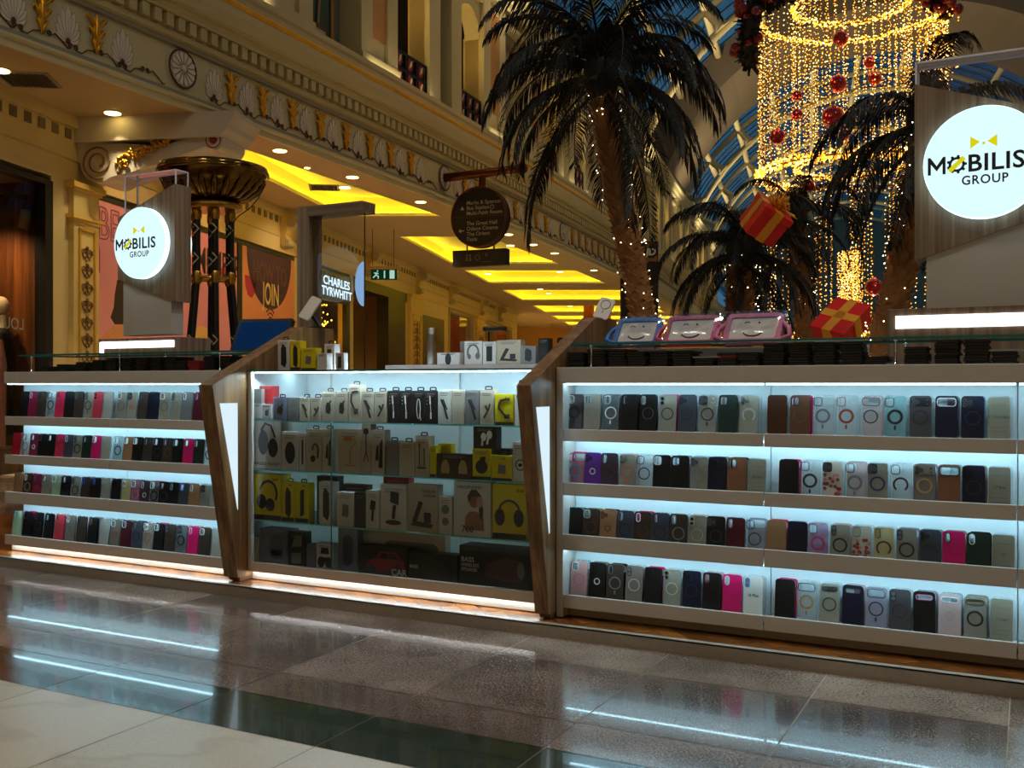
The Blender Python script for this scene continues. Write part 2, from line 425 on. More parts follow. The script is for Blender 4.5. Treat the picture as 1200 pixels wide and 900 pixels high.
sweep(up,[(-.1,8.35),(.12,8.38),(.14,8.5),(.2,8.55),(.25,8.7),(.3,8.75),(.3,8.85),(-.6,8.9)],S0,S1,m=0)
sweep(up,[(-.1,7.98),(.1,8.0),(.12,8.06),(-.1,8.08)],S0,S1,m=0)
struct('wall_left_upper',up,[cream,ochre,stone,lit_cream,darkv])
cur=MB()
# balcony railings
railm=[pm('railing_green_black',(16,22,16),.4,metal=.4),pm('railing_red',(120,22,20),.5),pm('railing_white',(190,180,150),.5)]
def railing(s0,s1):
    mb=MB(); h0,h1=5.28,5.93; n=.02
    def bar(a,b,c,d,m=0,n0=0,n1=.035):
        i0=len(mb.v); mb.box(a,b,n+n0,n+n1,c,d,m); mb.xf(lambda p:FAC(p.x,p.y,p.z),i0)
    bar(s0,s1,h1-.05,h1); bar(s0,s1,h0+.02,h0+.06); bar(s0,s1,(h0+h1)/2-.025,(h0+h1)/2+.025)
    k=3
    for i in range(k+1):
        x=s0+(s1-s0)*i/k; bar(max(s0,x-.025),min(s1,x+.025),h0,h1)
    bar(s0,s1,h0+.06,h1-.05,0,-.03,-.02)
    panels=MB()
    for i in range(k):
        for j in range(2):
            xc=s0+(s1-s0)*(i+.5)/k; zc=h0+.18+j*.31
            panels.prism([(xc-.1,zc-.12),(xc+.02,zc-.12),(xc+.1,zc+.02),(xc+.03,zc+.12),(xc-.1,zc+.12)],n+.0,n+.02,lambda u,v,w:FAC(u,w,v),0)
            panels.prism([(xc-.07,zc-.08),(xc+.01,zc-.02),(xc+.05,zc+.1),(xc-.02,zc+.06)],n+.02,n+.03,lambda u,v,w:FAC(u,w,v),1)
    return mb,panels
rn=0
for c,(a,b),lab in [(bays[1],(.7,1.78),'small red and black balcony railing at the picture top left of the mosaic'),(bays[2],(-1.95,-.7),'red and black balcony railing beside the yellow lit reveal, nearest the mosaic'),(bays[2],(.7,1.78),'red and black balcony railing just before the palm fronds'),(bays[3],(-1.95,-.7),'balcony railing half hidden behind the hanging palm fronds'),(bays[3],(.7,1.78),'small dark balcony railing beside the lit reveal left of the palm trunk')]:
    p=FAC(c+(a+b)/2,0,5.28); t=thing('balcony_railing',lab,'railing',p,group='balcony railings on the upper floor')
    f,pn=railing(c+a+.02,c+b-.02); obj('frame',f,railm[0],t); obj('openwork_panel',pn,railm[1:],t,label='red panel with white leaf motif')
# curtain hanging in the opening beside the mosaic
mb=MB(); c=bays[2]
prof=[(c-1.93+.6*i/24,-1.55+.03*math.sin(i*1.7)) for i in range(25)]
mb.prism(prof+[(u,v-.02) for u,v in prof[::-1]],5.3,7.9,lambda u,v,w:FAC(u,v,w))
tag(obj('curtain',mb,curtain),'dark red curtain in the tall opening behind the railing beside the mosaic','curtain')
# mosaic picture of a potted plant in the niche
t=thing('mosaic_panel','tall mosaic of a plant in a white pot on green, in the upper niche','mosaic',FAC(5.95,-.2,5.3))
def nic(s0): return lambda u,v,w: FAC(s0+u,-.30+w,v)
mos=NT('mosaic'); nf=mos.noise(mos.coord(),60,2); cc=mos.n('ShaderNodeSeparateXYZ'); mos.l(mos.coord(),cc.inputs[0])
mos.bsdf(mos.ramp(mos.math('ADD',mos.math('MULTIPLY',cc.outputs[2],.5),mos.math('MULTIPLY',nf,.3)),[(.15,(34,60,34)),(.6,(40,78,58)),(.8,(40,66,84)),(1.0,(150,150,140))]),.5)
mb=MB(); mb.prism([(-.38,5.3),(.38,5.3),(.38,7.3),(-.38,7.3)],0,.03,nic(5.93)); obj('picture',mb,mos.m,t)
mb=MB(); 
mb.prism([(-.46,5.28),(.46,5.28),(.46,7.4),(-.46,7.4)],0,.06,nic(5.93),holes=[[(-.38,5.3),(.38,5.3),(.38,7.3),(-.38,7.3)]])
obj('frame',mb,pm('mosaic_frame',(150,112,66),.6,var=.3,scale=60),t)
mb=MB(); mb.prism([(-.17,5.42),(.2,5.42),(.24,5.66),(-.22,5.66)],.03,.05,nic(5.93),0); mb.prism([(-.24,5.66),(.26,5.66),(.26,5.72),(-.24,5.72)],.03,.055,nic(5.93),1)
for pts in ([(.0,5.72),(.05,6.2),(.0,6.5),(.08,7.0)],[(.05,6.2),(.14,6.6),(.1,7.0)]): mb.tube([nic(5.93)(u,v,.05) for u,v in pts],.03,6,m=2)
obj('plant_motif',mb,[pm('mosaic_white',(180,170,150),.5),pm('mosaic_red',(110,50,34),.5),pm('mosaic_stem',(150,130,96),.5)],t,label='white pot with pale stems')
# ---- soffit over the walkway with lit trays
PHI=math.radians(9.7); WX0,WZ0=-5.79,12.9
def wallp(t,n,h): return VW(WX0+t*math.sin(PHI)+n*math.cos(PHI),WZ0+t*math.cos(PHI)-n*math.sin(PHI),h)
def t_of(px):
    u=(px-600)/FL; return (u*WZ0-WX0)/(math.sin(PHI)-u*math.cos(PHI))
def tn(px,n):
    u=(px-600)/FL; return (u*(WZ0-n*math.sin(PHI))-(WX0+n*math.cos(PHI)))/(math.sin(PHI)-u*math.cos(PHI))
def wallx(Z): return WX0+(Z-WZ0)/math.cos(PHI)*math.sin(PHI)
_ft=[(fac2(-9+.1*i)[1],fac2(-9+.1*i)[0]) for i in range(800)]
def facx(Z):
    for (a,b),(c,d) in zip(_ft,_ft[1:]):
        if a<=Z<=c: return b+(d-b)*(Z-a)/(c-a)
    return _ft[-1][1]
trays=[(13.4,20.7),(23.6,28.9),(30.6,34.5),(37.0,41.6),(44.4,48.6),(51,54),(56,59)]
sof=MB(); sh=3.5
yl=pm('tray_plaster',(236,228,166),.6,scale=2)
zs=[4.0,8.0,13.4]
def strip(za,zb,fa,fb,m=0,h=sh):
    sof.quad(VW(fa(za),za,h),VW(fb(za),za,h),VW(fb(zb),zb,h),VW(fa(zb),zb,h),m)
wl=lambda Z:wallx(Z)-(.3 if Z<46 else 14); fr_=lambda Z:facx(Z)+.01
tl=lambda Z:wallx(Z)+(.9 if Z<22 else 1.3); tr=lambda Z:facx(Z)-(.72 if Z<22 else .95)
prev=5.0
tray_strips=[]
for (za,zb) in trays:
    k=max(1,int((za-prev)/2)); 
    for i in range(k): strip(prev+(za-prev)*i/k,prev+(za-prev)*(i+1)/k,wl,fr_)
    k=3
    for i in range(k):
        a,b=za+(zb-za)*i/k,za+(zb-za)*(i+1)/k
        strip(a,b,wl,tl); strip(a,b,tr,fr_)
    prev=zb
    # upstand, lid and the lip
    e=.16; up_=.42; LB=[(tl(za),za),(tr(za),za),(tr(zb),zb),(tl(zb),zb)]; LO=[(tl(za)-e,za-e),(tr(za)+e,za-e),(tr(zb)+e,zb+e),(tl(zb)-e,zb+e)]
    for i in range(4):
        j=(i+1)%4
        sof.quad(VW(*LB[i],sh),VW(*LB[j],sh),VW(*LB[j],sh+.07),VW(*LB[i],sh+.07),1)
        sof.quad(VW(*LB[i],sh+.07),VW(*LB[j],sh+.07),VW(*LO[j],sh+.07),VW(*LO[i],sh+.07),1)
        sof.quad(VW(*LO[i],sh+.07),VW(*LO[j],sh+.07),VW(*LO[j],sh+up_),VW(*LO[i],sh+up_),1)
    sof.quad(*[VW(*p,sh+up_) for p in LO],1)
    tray_strips.append(LB+LO)
strip(prev,75,wl,fr_)
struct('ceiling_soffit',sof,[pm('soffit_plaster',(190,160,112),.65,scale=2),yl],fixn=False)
# cove light strips lying on the lips
covem=em('cove_light',(252,216,44),12)
for q,L in enumerate(tray_strips):
    LB,LO=L[:4],L[4:]; mb=MB()
    for i in range(4):
        j=(i+1)%4
        f=lambda t,k:tuple(LB[k][d]+(LO[k][d]-LB[k][d])*t for d in (0,1))
        mb.quad(VW(*f(.35,i),sh+.085),VW(*f(.35,j),sh+.085),VW(*f(.75,j),sh+.085),VW(*f(.75,i),sh+.085))
    o=obj('cove_strip_light',mb,covem,fixn=False); tag(o,f'yellow light strip hidden in the {ORD[q+1]} ceiling tray from the kiosk','light','ceiling tray lights'); 
# recessed downlights
dl=[(0,83),(132,133),(282,170),(328,177),(360,197),(413,208),(404,220),(493,237),(596,275),(598,288),(625,287),(650,297),(656,319),(696,317),(572,321),(633,339),(643,344),(668,359)]
dm=[em('downlight_glow',(255,224,130),9),pm('downlight_rim',(190,170,120),.4)]
dproto=None; dlpos=[]
for i,(px,py) in enumerate(dl):
    Z=FL*3.485/(450-py); p=VW((px-600)/FL*Z,Z,3.5); small=i in (2,4); r=.045 if small else .1
    if i==0 or small: 
        mbk=MB(); mbk.prism(circ(r,20),-.004,-.02,lambda u,v,w:(u,v,w)); rmk=MB(); rmk.prism(circ(r*1.18,20),0,-.012,lambda u,v,w:(u,v,w),holes=[circ(r*.98,20)])
        t=thing('recessed_downlight','','downlight',p); obj('lens',mbk,dm[0],t,world=False); obj('rim',rmk,dm[1],t,world=False)
        if i==0: dproto=t
    else: t=dup(dproto,loc=p)
    t['group']='recessed downlights in the walkway ceiling'
    t['label']=['round downlight at the far left edge above the timber shop window','round downlight in the ceiling above the white scroll bracket','tiny spot downlight above the bronze bowl','round downlight along the frieze, nearest the bronze bowl','tiny spot downlight left of the first bright tray','round downlight beside the first tray, nearer the frieze','round downlight beside the first tray, nearer the shops','round downlight under the frieze, left of the round directory sign','round downlight nearest the right rim of the round directory sign','round downlight level with the bottom of the directory sign','round downlight right of the directory sign, second along the frieze','round downlight right of the directory sign, third along the frieze','round downlight inside the third bright tray, toward the frieze','round downlight under the frieze nearest the dark banner','round downlight inside the third bright tray, toward the shops','round downlight in the fourth tray, upper of a close pair','round downlight in the fourth tray, lower of a close pair','round downlight above the bright fifth tray beside the red column'][i]
    dlpos.append(p)
# ceiling vents
for (px,py,lab,sz) in ((33,94,'dark square grille in the ceiling over the timber shop window',.28),(380,220,'small dark grille in the ceiling beside the first bright tray',.25)):
    Z=FL*3.49/(450-py); p=VW((px-600)/FL*Z,Z,3.5); t=thing('ceiling_vent',lab,'vent',p,TH*0+PI/5)
    mb=MB(); mb.prism(rrect(sz*2.1,sz*2.1,.01),0,-.015,lambda u,v,w:(u,v,w),holes=[rrect(sz*1.9,sz*1.9,.01)]); obj('frame',mb,stone,t,world=False)
    mb=MB()
    for k in range(9):
        mb.box(-sz+.02,sz-.02,-sz+.02+k*sz*.235,-sz+.02+k*sz*.235+.028,-.012,-.006); mb.box(-sz+.02+k*sz*.235,-sz+.02+k*sz*.235+.028,-sz+.02,sz-.02,-.012,-.006)
    obj('grille',mb,pm('vent_metal',(70,60,44),.6),t,world=False)
# ---- shop wall
sw=MB()
def wbox(mb,t0,t1,n0,n1,h0,h1,m=0):
    i0=len(mb.v); mb.box(t0,t1,n0,n1,h0,h1,m); mb.xf(lambda p:wallp(p.x,p.y,p.z),i0)
FB=2.63                                          # underside of the shop fascia band
HF=-CAMH
TT=lambda px:t_of(px)
tend=TT(606)
wbox(sw,-9,tend,-.35,0,FB,3.55)
wbox(sw,-9,tend,0,.03,FB,FB+.05); wbox(sw,-9,tend,0,.02,FB+.3,FB+.315,1); wbox(sw,-9,tend,0,.06,3.36,3.5)
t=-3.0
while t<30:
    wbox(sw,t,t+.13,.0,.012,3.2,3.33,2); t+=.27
wbox(sw,TT(58),TT(84),-.35,.02,HF,FB); wbox(sw,TT(345),TT(366),-.3,.0,HF,FB)
wbox(sw,TT(474),TT(493),-.35,0,HF,FB); wbox(sw,TT(493),TT(526),-.3,-.02,HF,FB); wbox(sw,TT(555),TT(566),-.3,0,HF,FB)
wbox(sw,TT(600),tend,-.3,0,HF,FB); wbox(sw,TT(111),TT(345),-.4,-.1,HF,FB); wbox(sw,tend-.05,tend,-14,0,HF,3.5)
wbox(sw,TT(410),TT(414),-.3,0,HF,FB); wbox(sw,TT(526),TT(555),-.35,-.1,HF,.2); 
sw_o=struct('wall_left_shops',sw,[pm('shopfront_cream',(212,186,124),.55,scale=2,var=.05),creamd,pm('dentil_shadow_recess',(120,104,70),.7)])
# pilasters with gilt inlay
def pilaster(px0,px1,lab,inl=True,first=False):
    a,b=TT(px0),TT(px1); c=(a+b)/2
    t=thing('pilaster',lab,'pilaster',wallp(c,0,HF),group='cream pilasters along the shopfronts')
    w=b-a; mb=MB(); wbox(mb,a+.06,b-.06,0,.10,HF,FB); obj('shaft',mb,pm('pilaster_cream',(214,186,112),.5,scale=3),t)
    mb=MB(); wbox(mb,a-.02,b+.02,0,.16,FB-.07,FB); wbox(mb,a+.02,b-.02,0,.13,FB-.11,FB-.07); wbox(mb,a,b,0,.14,2.16,2.21); wbox(mb,a+.03,b-.03,0,.12,2.12,2.16); obj('capital',mb,pm('capital_gilt_cream',(220,178,84),.45,scale=5),t)
    mb=MB(); m=.06+.12*(w-.12); x0,x1=a+m+.03,b-m-.03; hh=2.05
    for q in ((x0,x0+.03,HF+.3,hh),(x1-.03,x1,HF+.3,hh),(x0,x1,hh-.03,hh)): wbox(mb,q[0],q[1],.10,.125,q[2],q[3])
    obj('inlay_frame',mb,pm('gilt_edge',(214,166,64),.4,metal=.3),t)
    mb=MB(); k=0; h=HF+.5; r=.06*(x1-x0)/.3
    while h<hh-.12:
        for sx in (-1,1):
            cx=c+sx*(x1-x0)*.16
            mb.tube([wallp(cx+r*sx*(1-.7*j/12)*math.cos(1.5*2*PI*j/12),.107,h+r*(1-.7*j/12)*math.sin(1.5*2*PI*j/12)) for j in range(13)],.009,4)
            mb.tube([wallp(c,.107,h-.09),wallp(c+sx*.05,.11,h-.05),wallp(cx,.107,h-r)],.009,4)
        mb.ball(tuple(wallp(c,.107,h+.08)),.028,6,4); h+=.23
    obj('scroll_inlay',mb,pm('inlay_bronze',(124,82,28),.5,metal=.3),t,label='bronze coloured arabesque')
    return t
pilaster(75,111,'cream pilaster with gilt arabesque panel left of the pink hoarding')
pilaster(477,492,'cream pilaster with narrow inlay left of the dark poster')
pilaster(556,566,'far cream pilaster between the two lit shop windows')
# consoles (scroll brackets) of the shop fascia
cm=pm('console_cream',(214,184,110),.5,scale=3)
def console(px,lab,h0=2.72,h1=3.36):
    t0=TT(px); t=thing('scroll_bracket',lab,'bracket',wallp(t0,0,h0),group='scroll brackets on the shop fascia')
    mb=MB(); prof=[(.0,h0),(.12,h0+.02),(.16,h0+.12),(.1,h0+.24),(.14,h0+.36),(.28,h0+.46),(.34,h0+.56),(.3,h1),(0,h1)]
    mb.prism(prof,-.14,.14,lambda u,v,w:wallp(t0+w,u,v)); obj('body',mb,cm,t)
    for nn,cz,r in ((.24,h0+.5,.12),(.1,h0+.1,.09)):
        mb=MB()
        for sx in (-1,1):
            mb.tube([wallp(t0+sx*.145,nn+r*(1-.75*j/18)*math.cos(2*2*PI*j/18+PI/2),cz+r*(1-.75*j/18)*math.sin(2*2*PI*j/18+PI/2)) for j in range(19)],.018,5)
        mb.tube([wallp(t0-.15,nn,cz),wallp(t0+.15,nn,cz)],r*.9,12)
        obj('volute',mb,creamd,t)
for px,lab in ((332,'scroll bracket above the dark sign beside the wooden gate post'),(431,'scroll bracket behind the green exit sign'),(489,'scroll bracket right above the narrow inlaid pilaster'),(527,'scroll bracket above the left side of the first lit window'),(564,'scroll bracket above the far pilaster'),(585,'farthest scroll bracket before the wall ends')): console(px,lab)
# the big white corbel that carries the entablature
t0=TT(92); t=thing('corbel_bracket','large white scrolled corbel with gilt foliage above the pink hoarding','bracket',wallp(t0,0,2.7))
LEN=2.05
prof=[(0,2.70),(.08,2.68)]
def cz(n):  # underside of the console
    return 2.68+.47*(n/LEN)**1.35
prof=[(0,2.95)]+arc(.30,2.92,.26,PI,1.72*PI,10)+[(.30+.5*i,2.70+.40*(.0+.5*i/1.6)**1.3) for i in range(1,4)]+arc(1.93,3.14,.13,-.42*PI,.5*PI,8)+[(1.2,3.10),(.6,3.16),(.3,3.18),(0,3.18)]
fnC=lambda u,v,w:wallp(t0+w,u,v)
mb=MB(); mb.prism(prof,-.02,.62,fnC); obj('console',mb,pm('corbel_white',(206,192,172),.5,scale=3),t)
mb=MB(); mb.prism([(0,3.18),(LEN,3.18),(LEN+.04,3.22),(LEN+.1,3.28),(LEN+.12,3.34),(LEN+.2,3.44),(LEN+.2,3.5),(0,3.5)],-.1,.7,fnC); obj('top_slab',mb,pm('corbel_white',(0,0,0)),t)
mb=MB(); mb.tube([fnC(.30+.235*(1-.72*j/30)*math.cos(-PI*.4-2*2*PI*j/30),2.93+.235*(1-.72*j/30)*math.sin(-PI*.4-2*2*PI*j/30),-.03) for j in range(31)],.014,5); obj('volute_line',mb,pm('volute_line',(128,94,52),.6),t)
mb=MB(); mb.prism(circ(.05,16,1.92,3.15),-.035,-.02,fnC); mb.tube([fnC(1.92+.1*math.cos(a),3.15+.1*math.sin(a),-.02) for a in [2*PI*k/20 for k in range(20)]],.008,5,True); obj('red_rosette',mb,pm('corbel_red',(140,30,22),.5),t,label='small red medallion')
mb=MB(); g=random.Random(5)
for k in range(90):
    f=g.random(); n=.58+.75*f; zz=2.84+.34*f**.8+(g.random()-.5)*.22*(1-f*.75)
    a=g.random()*2*PI; l=.05
    mb.tube([fnC(n,zz,-.03),fnC(n+l*.6*math.cos(a),zz+l*.6*math.sin(a),-.05),fnC(n+l*math.cos(a+.6),zz+l*math.sin(a+.6),-.03)],[.01,.022,.005],5)
obj('gilt_foliage',mb,gold,t,label='gilt leaf spray')
# timber shop window on the far left
t=thing('shop_window','timber panelled shop window in a black frame at the left edge','window',wallp(TT(20),0,HF))
mb=MB(); wbox(mb,TT(49),TT(58),-.1,.05,HF,2.56); wbox(mb,-9,TT(58),-.1,.05,2.50,2.56); wbox(mb,-9,TT(50),-.25,-.2,2.3,2.36); obj('frame',mb,blackm,t)
mb=MB(); mb.quad(wallp(-9,-.05,HF),wallp(TT(50),-.05,HF),wallp(TT(50),-.05,2.5),wallp(-9,-.05,2.5)); obj('glass',mb,glassm('shop_glass',(.85,.82,.74,1),.8),t,fixn=False)
walw=wood('walnut_panel',(70,34,10),(150,88,34),'z',.12,.4,40)
mb=MB(); wbox(mb,-9,TT(56),-1.5,-1.45,HF,2.6)
for h in (.66,1.32,1.92,0.): wbox(mb,-9,TT(56),-1.45,-1.40,h,h+.07,1)
for q in (14,48,-22,-60): tt=tn(q,-1.4); wbox(mb,tt,tt+.07,-1.45,-1.40,HF,2.6,1)
wbox(mb,TT(58),TT(58)+.05,-1.5,0,HF,2.6); wbox(mb,-9,TT(56),-1.5,-.1,HF,HF+.3); obj('wood_panelling',mb,[walw,wood('walnut_rail',(34,16,6),(80,44,18),'z',.12,.4,40)],t)
mb=MB(); wbox(mb,-9,TT(58),-1.5,-.1,2.56,2.62); obj('window_ceiling',mb,pm('window_lid',(170,160,140),.6),t)
mb=MB(); letters(mb,'UO\u0279',.01,lambda u,v,w:wallp(0,0,0)) if False else None
letters(mb:=MB(),'LOU',.2,lambda u,v,w:wallp(TT(31)-u*.95,-.03,.72+v),align='LEFT',bold=.01); obj('window_lettering',mb,pm('frost_letter',(120,124,120),.5),t,label='grey reversed letters on the pane',fixn=False)
sp=thing('track_spotlight','small pale spotlight on the black track inside the timber window','spotlight',wallp(tn(27,-.35),-.35,2.1))
mb=MB(); mb.lathe([(.0,0),(.07,0),(.075,.22),(.0,.24)],16); mb.xf(lambda p:wallp(TT(27),-.45,2.0)+Matrix.Rotation(.4,3,'Y')@p) if False else mb.xf(lambda p:wallp(tn(27,-.35),-.35,1.98)+Matrix.Rotation(.4,3,'Y')@p); obj('lamp_head',mb,pm('spot_body',(190,180,150),.5),sp)
mb=MB(); mb.tube([wallp(tn(28,-.35),-.35,2.2),wallp(tn(28,-.3),-.25,2.36)],.015,6); obj('stem',mb,blackm,sp)
# ---- hoarding
hb=thing('shop_hoarding','long pink and peach printed hoarding across the empty shopfront','hoarding',wallp(TT(230),0,HF))
def hp(u,v,w): return wallp(u,-.02+w,v)
tA,tB,tC,tD=TT(111.5),TT(279),TT(284),TT(345); ht=2.6
pk=NT('hoarding_pink'); cc=pk.n('ShaderNodeSeparateXYZ'); pk.l(pk.coord(),cc.inputs[0]); nz=pk.noise(pk.coord(),.7,2)
pk.bsdf(pk.ramp(nz,[(.3,(226,146,166)),(.7,(238,152,140))]),.6)
pc=pm('hoarding_peach',(232,150,96),.6,scale=1)
mb=MB(); mb.prism([(tA,HF),(tB,HF),(tB,ht-.06),(tA,ht-.06)],-.08,.0,hp); obj('pink_panel',mb,pk.m,hb)
mb=MB(); mb.prism([(tC,HF),(tD,HF),(tD,ht-.06),(tC,ht-.06)],-.08,.0,hp); obj('peach_panel',mb,pc,hb)
mb=MB(); mb.prism([(tA,ht-.06),(tD,ht-.06),(tD,ht),(tA,ht)],-.08,.02,hp); mb.prism([(tB,HF),(tC,HF),(tC,ht-.06),(tB,ht-.06)],-.08,.02,hp); obj('black_edging',mb,blackm,hb)
def blob(name,pts,col,w=.004,lab=None):
    mb=MB(); mb.prism(pts,.0,w,hp); obj(name,mb,pm('print_'+name+str(col[0]),col,.6),hb,label=lab)
def hpx(px,py): 
    t=t_of(px); z=WZ0+t*math.cos(PHI); return (t,(450-py)/FL*z)
blob('magenta_arch',[hpx(109.8,319),hpx(118.5,319.5),hpx(118.5,296),hpx(117,280),hpx(113,268),hpx(110.5,264)],(176,34,86))
blob('yellow_print_disc',circ(.42,24,TT(236)+.05,.55),(228,178,96)); blob('yellow_print_disc',circ(.36,24,TT(263)+.1,.1),(230,176,92))
blob('red_print_drop',[hpx(262,311),hpx(258,322),hpx(262,332),hpx(269,334),hpx(268,322),hpx(266,306)],(196,50,64))
blob('person_hair_print',[hpx(139,328),hpx(136,345),hpx(135,360),hpx(131,372),hpx(136,380),hpx(146,380),hpx(147,340),hpx(146,326)],(52,34,26),lab='dark long hair of a printed person')
blob('person_shoulder_print',[hpx(118,396),hpx(128,388),hpx(137,380),hpx(146,380),hpx(146,400),hpx(118,400)],(224,150,96),.003)
c0=hpx(319,290); dk=pm('print_plum',(70,40,52),.6)
a,b=hpx(290.5,284)[0],hpx(342,300)[0]; mb=MB(); mb.prism([(a,ht-.06)]+arc((a+b)/2,ht-.1,(b-a)/2,PI,2*PI,24,1.05)+[(b,ht-.06)],0,.004,hp); obj('plum_half_disc',mb,dk,hb)
blob('red_half_drop',[hpx(288,322),hpx(302,325)]+[hpx(302,330),hpx(300,343),hpx(296,349),hpx(292,346),hpx(289,336)],(190,44,62))
# hoarding lettering
ink=pm('print_black_ink',(44,26,28),.6); pale=pm('print_pale_yellow',(238,208,120),.6)
def outline_text(txt,size,x,z,m,align='LEFT',sx=1.0,th=.013):
    tmp=MB(); letters(tmp,txt,size,lambda u,v,w:(u*sx,v,0),align=align)
    # outline = boundary edges of the glyph mesh as thin tubes
    ed={}
    for f in tmp.f:
        for i in range(len(f)):
            k=tuple(sorted((f[i],f[(i+1)%len(f)]))); ed[k]=ed.get(k,0)+1
    mb=MB()
    for (i,j),n in ed.items():
        if n==1:
            p,q=tmp.v[i],tmp.v[j]; d=(q-p)
            if d.length<1e-6: continue
            nn=Vector((-d.y,d.x,0)).normalized()*th/2
            mb.add([hp(x+v.x,z+v.y,.006) for v in (p-nn,q-nn,q+nn,p+nn)],[(0,1,2,3)])
    return mb
x0=TT(116); obj('outline_lettering',outline_text('BECOME A',.64,x0,2.20,None,sx=.78),pm('print_maroon',(120,44,50),.6),hb,label='maroon outlined capitals',fixn=False)
letters(mb:=MB(),'MEMBER',.62,lambda u,v,w:hp(TT(231)+u*.72,2.05+v,.006),align='LEFT',bold=.01); obj('black_lettering',mb,ink,hb,label='black printed capitals',fixn=False)
letters(mb:=MB(),'HOW TO',.52,lambda u,v,w:hp((a+b)/2+u*.72,2.12+v,.008)); mb2=outline_text('HOW TO',.52,(a+b)/2,2.12,None,'CENTER',.72,.014); obj('plum_lettering',mb2,pm('print_plum_line',(128,84,60),.6),hb,fixn=False)
letters(mb:=MB(),'JOIN',.60,lambda u,v,w:hp((a+b)/2+.03+u*.62,1.72+v,.008),bold=.012); obj('join_lettering',mb,pale,hb,label='pale yellow word',fixn=False)
letters(mb:=MB(),'JOIN FREE',.20,lambda u,v,w:hp((a+b)/2-.05+u*.8,.98+v,.006),align='RIGHT',bold=.015); letters(mb,'FAST WI-FI',.20,lambda u,v,w:hp((a+b)/2+u*.8,.98+v,.006),align='LEFT'); obj('small_lettering',mb,pm('print_brown',(110,56,34),.6),hb,fixn=False)
mb=MB()
for r in (.08,.16,.24): mb.tube([hp((a+b)/2+r*math.cos(q),1.22+r*math.sin(q),.004) for q in [PI/4+PI/2*i/8 for i in range(9)]],.016,4)
mb.ball(tuple(hp((a+b)/2,1.2,.004)),.03,6,4); obj('wireless_symbol',mb,pm('print_brown',(0,0,0)),hb)
mb=MB(); mb.tube([hp((a+b)/2-.06,.7,.004),hp((a+b)/2,.6,.004),hp((a+b)/2+.06,.7,.004)],.012,4); mb.tube([hp((a+b)/2+.1*math.cos(q),.38+.1*math.sin(q),.004) for q in [2*PI*i/16 for i in range(16)]],.012,4,True); obj('arrow_symbol',mb,pm('print_yellow_line',(230,170,80),.6),hb)
# ---- menswear shop with its lit name
shp=thing('menswear_shopfront','black fronted shop with a glowing white two line name','shopfront',wallp(TT(400),0,HF))
mb=MB(); wbox(mb,TT(366),TT(410),-.12,.03,1.95,2.56); obj('sign_board',mb,pm('sign_board_dark',(34,26,20),.4),shp)
mb=MB(); ww=TT(410)-TT(375)
for txt,hh in (('CHARLES',2.33),('TYRWHITT',2.09)): fit_letters(mb,txt,TT(376.5 if txt[0]=='C' else 374.5),TT(407.5 if txt[0]=='C' else 410),hh-.10,hh+.10,lambda u,v,w:wallp(u,.05,v))
obj('lit_name',mb,em('lit_letters',(214,240,255),1.5),shp,label='glowing white capitals')
mb=MB(); mb.quad(wallp(TT(366),-.06,HF),wallp(TT(410),-.06,HF),wallp(TT(410),-.06,1.95),wallp(TT(366),-.06,1.95)); obj('glass',mb,glassm('shop_glass',(0,0,0,1)),shp,fixn=False)
mb=MB(); wbox(mb,TT(366),TT(368),-.1,.0,HF,1.95); wbox(mb,TT(406),TT(410),-.1,0,HF,1.95); wbox(mb,TT(366),TT(410),-.1,0,1.9,1.95); obj('window_frame',mb,blackm,shp); mb=MB(); wbox(mb,TT(414),TT(478)-.2,-.3,.03,2.36,2.62); wbox(mb,TT(454),TT(474),-.3,.03,HF,2.4); obj('door_frame',mb,blackm,shp)
mb=MB(); wbox(mb,TT(366),TT(474),-3.0,-2.9,HF,2.6,0); wbox(mb,TT(414),TT(430),-1.6,-1.5,HF,2.4,1); wbox(mb,TT(366),TT(366)+.05,-3,-.1,HF,2.6,0); wbox(mb,TT(474),TT(474)+.05,-3,-.3,HF,2.6,1); wbox(mb,TT(366),TT(474),-3,-.1,2.56,2.6,0); wbox(mb,TT(366),TT(410),-1.8,-1.7,HF,.3,1)
obj('interior',mb,[pm('shop_brown',(112,78,42),.6,scale=2),pm('shop_beige',(196,160,112),.6,scale=2)],shp)
mb=MB(); g=random.Random(8)
for k in range(230):
    f=g.random(); mb.octa(tuple(wallp(TT(368)+f*(TT(408)-TT(368)),-.3-g.random()*.8,1.0+.5*f+(g.random()**2)*.6*(1 if g.random()<.6 else -1))),.022)
o=obj('festive_lights',mb,em('festive_warm',(255,180,40),14,False),shp,fixn=False); o['kind']='stuff'
mb=MB(); mb.lathe([(.0,0),(.12,0),(.12,.3),(0,.3)],12); 
mb=MB(); wbox(mb,TT(447.5),TT(450.5),-1.4,-1.3,.45,.75); obj('wall_notice',mb,pm('notice_cream',(222,196,150),.6),shp)
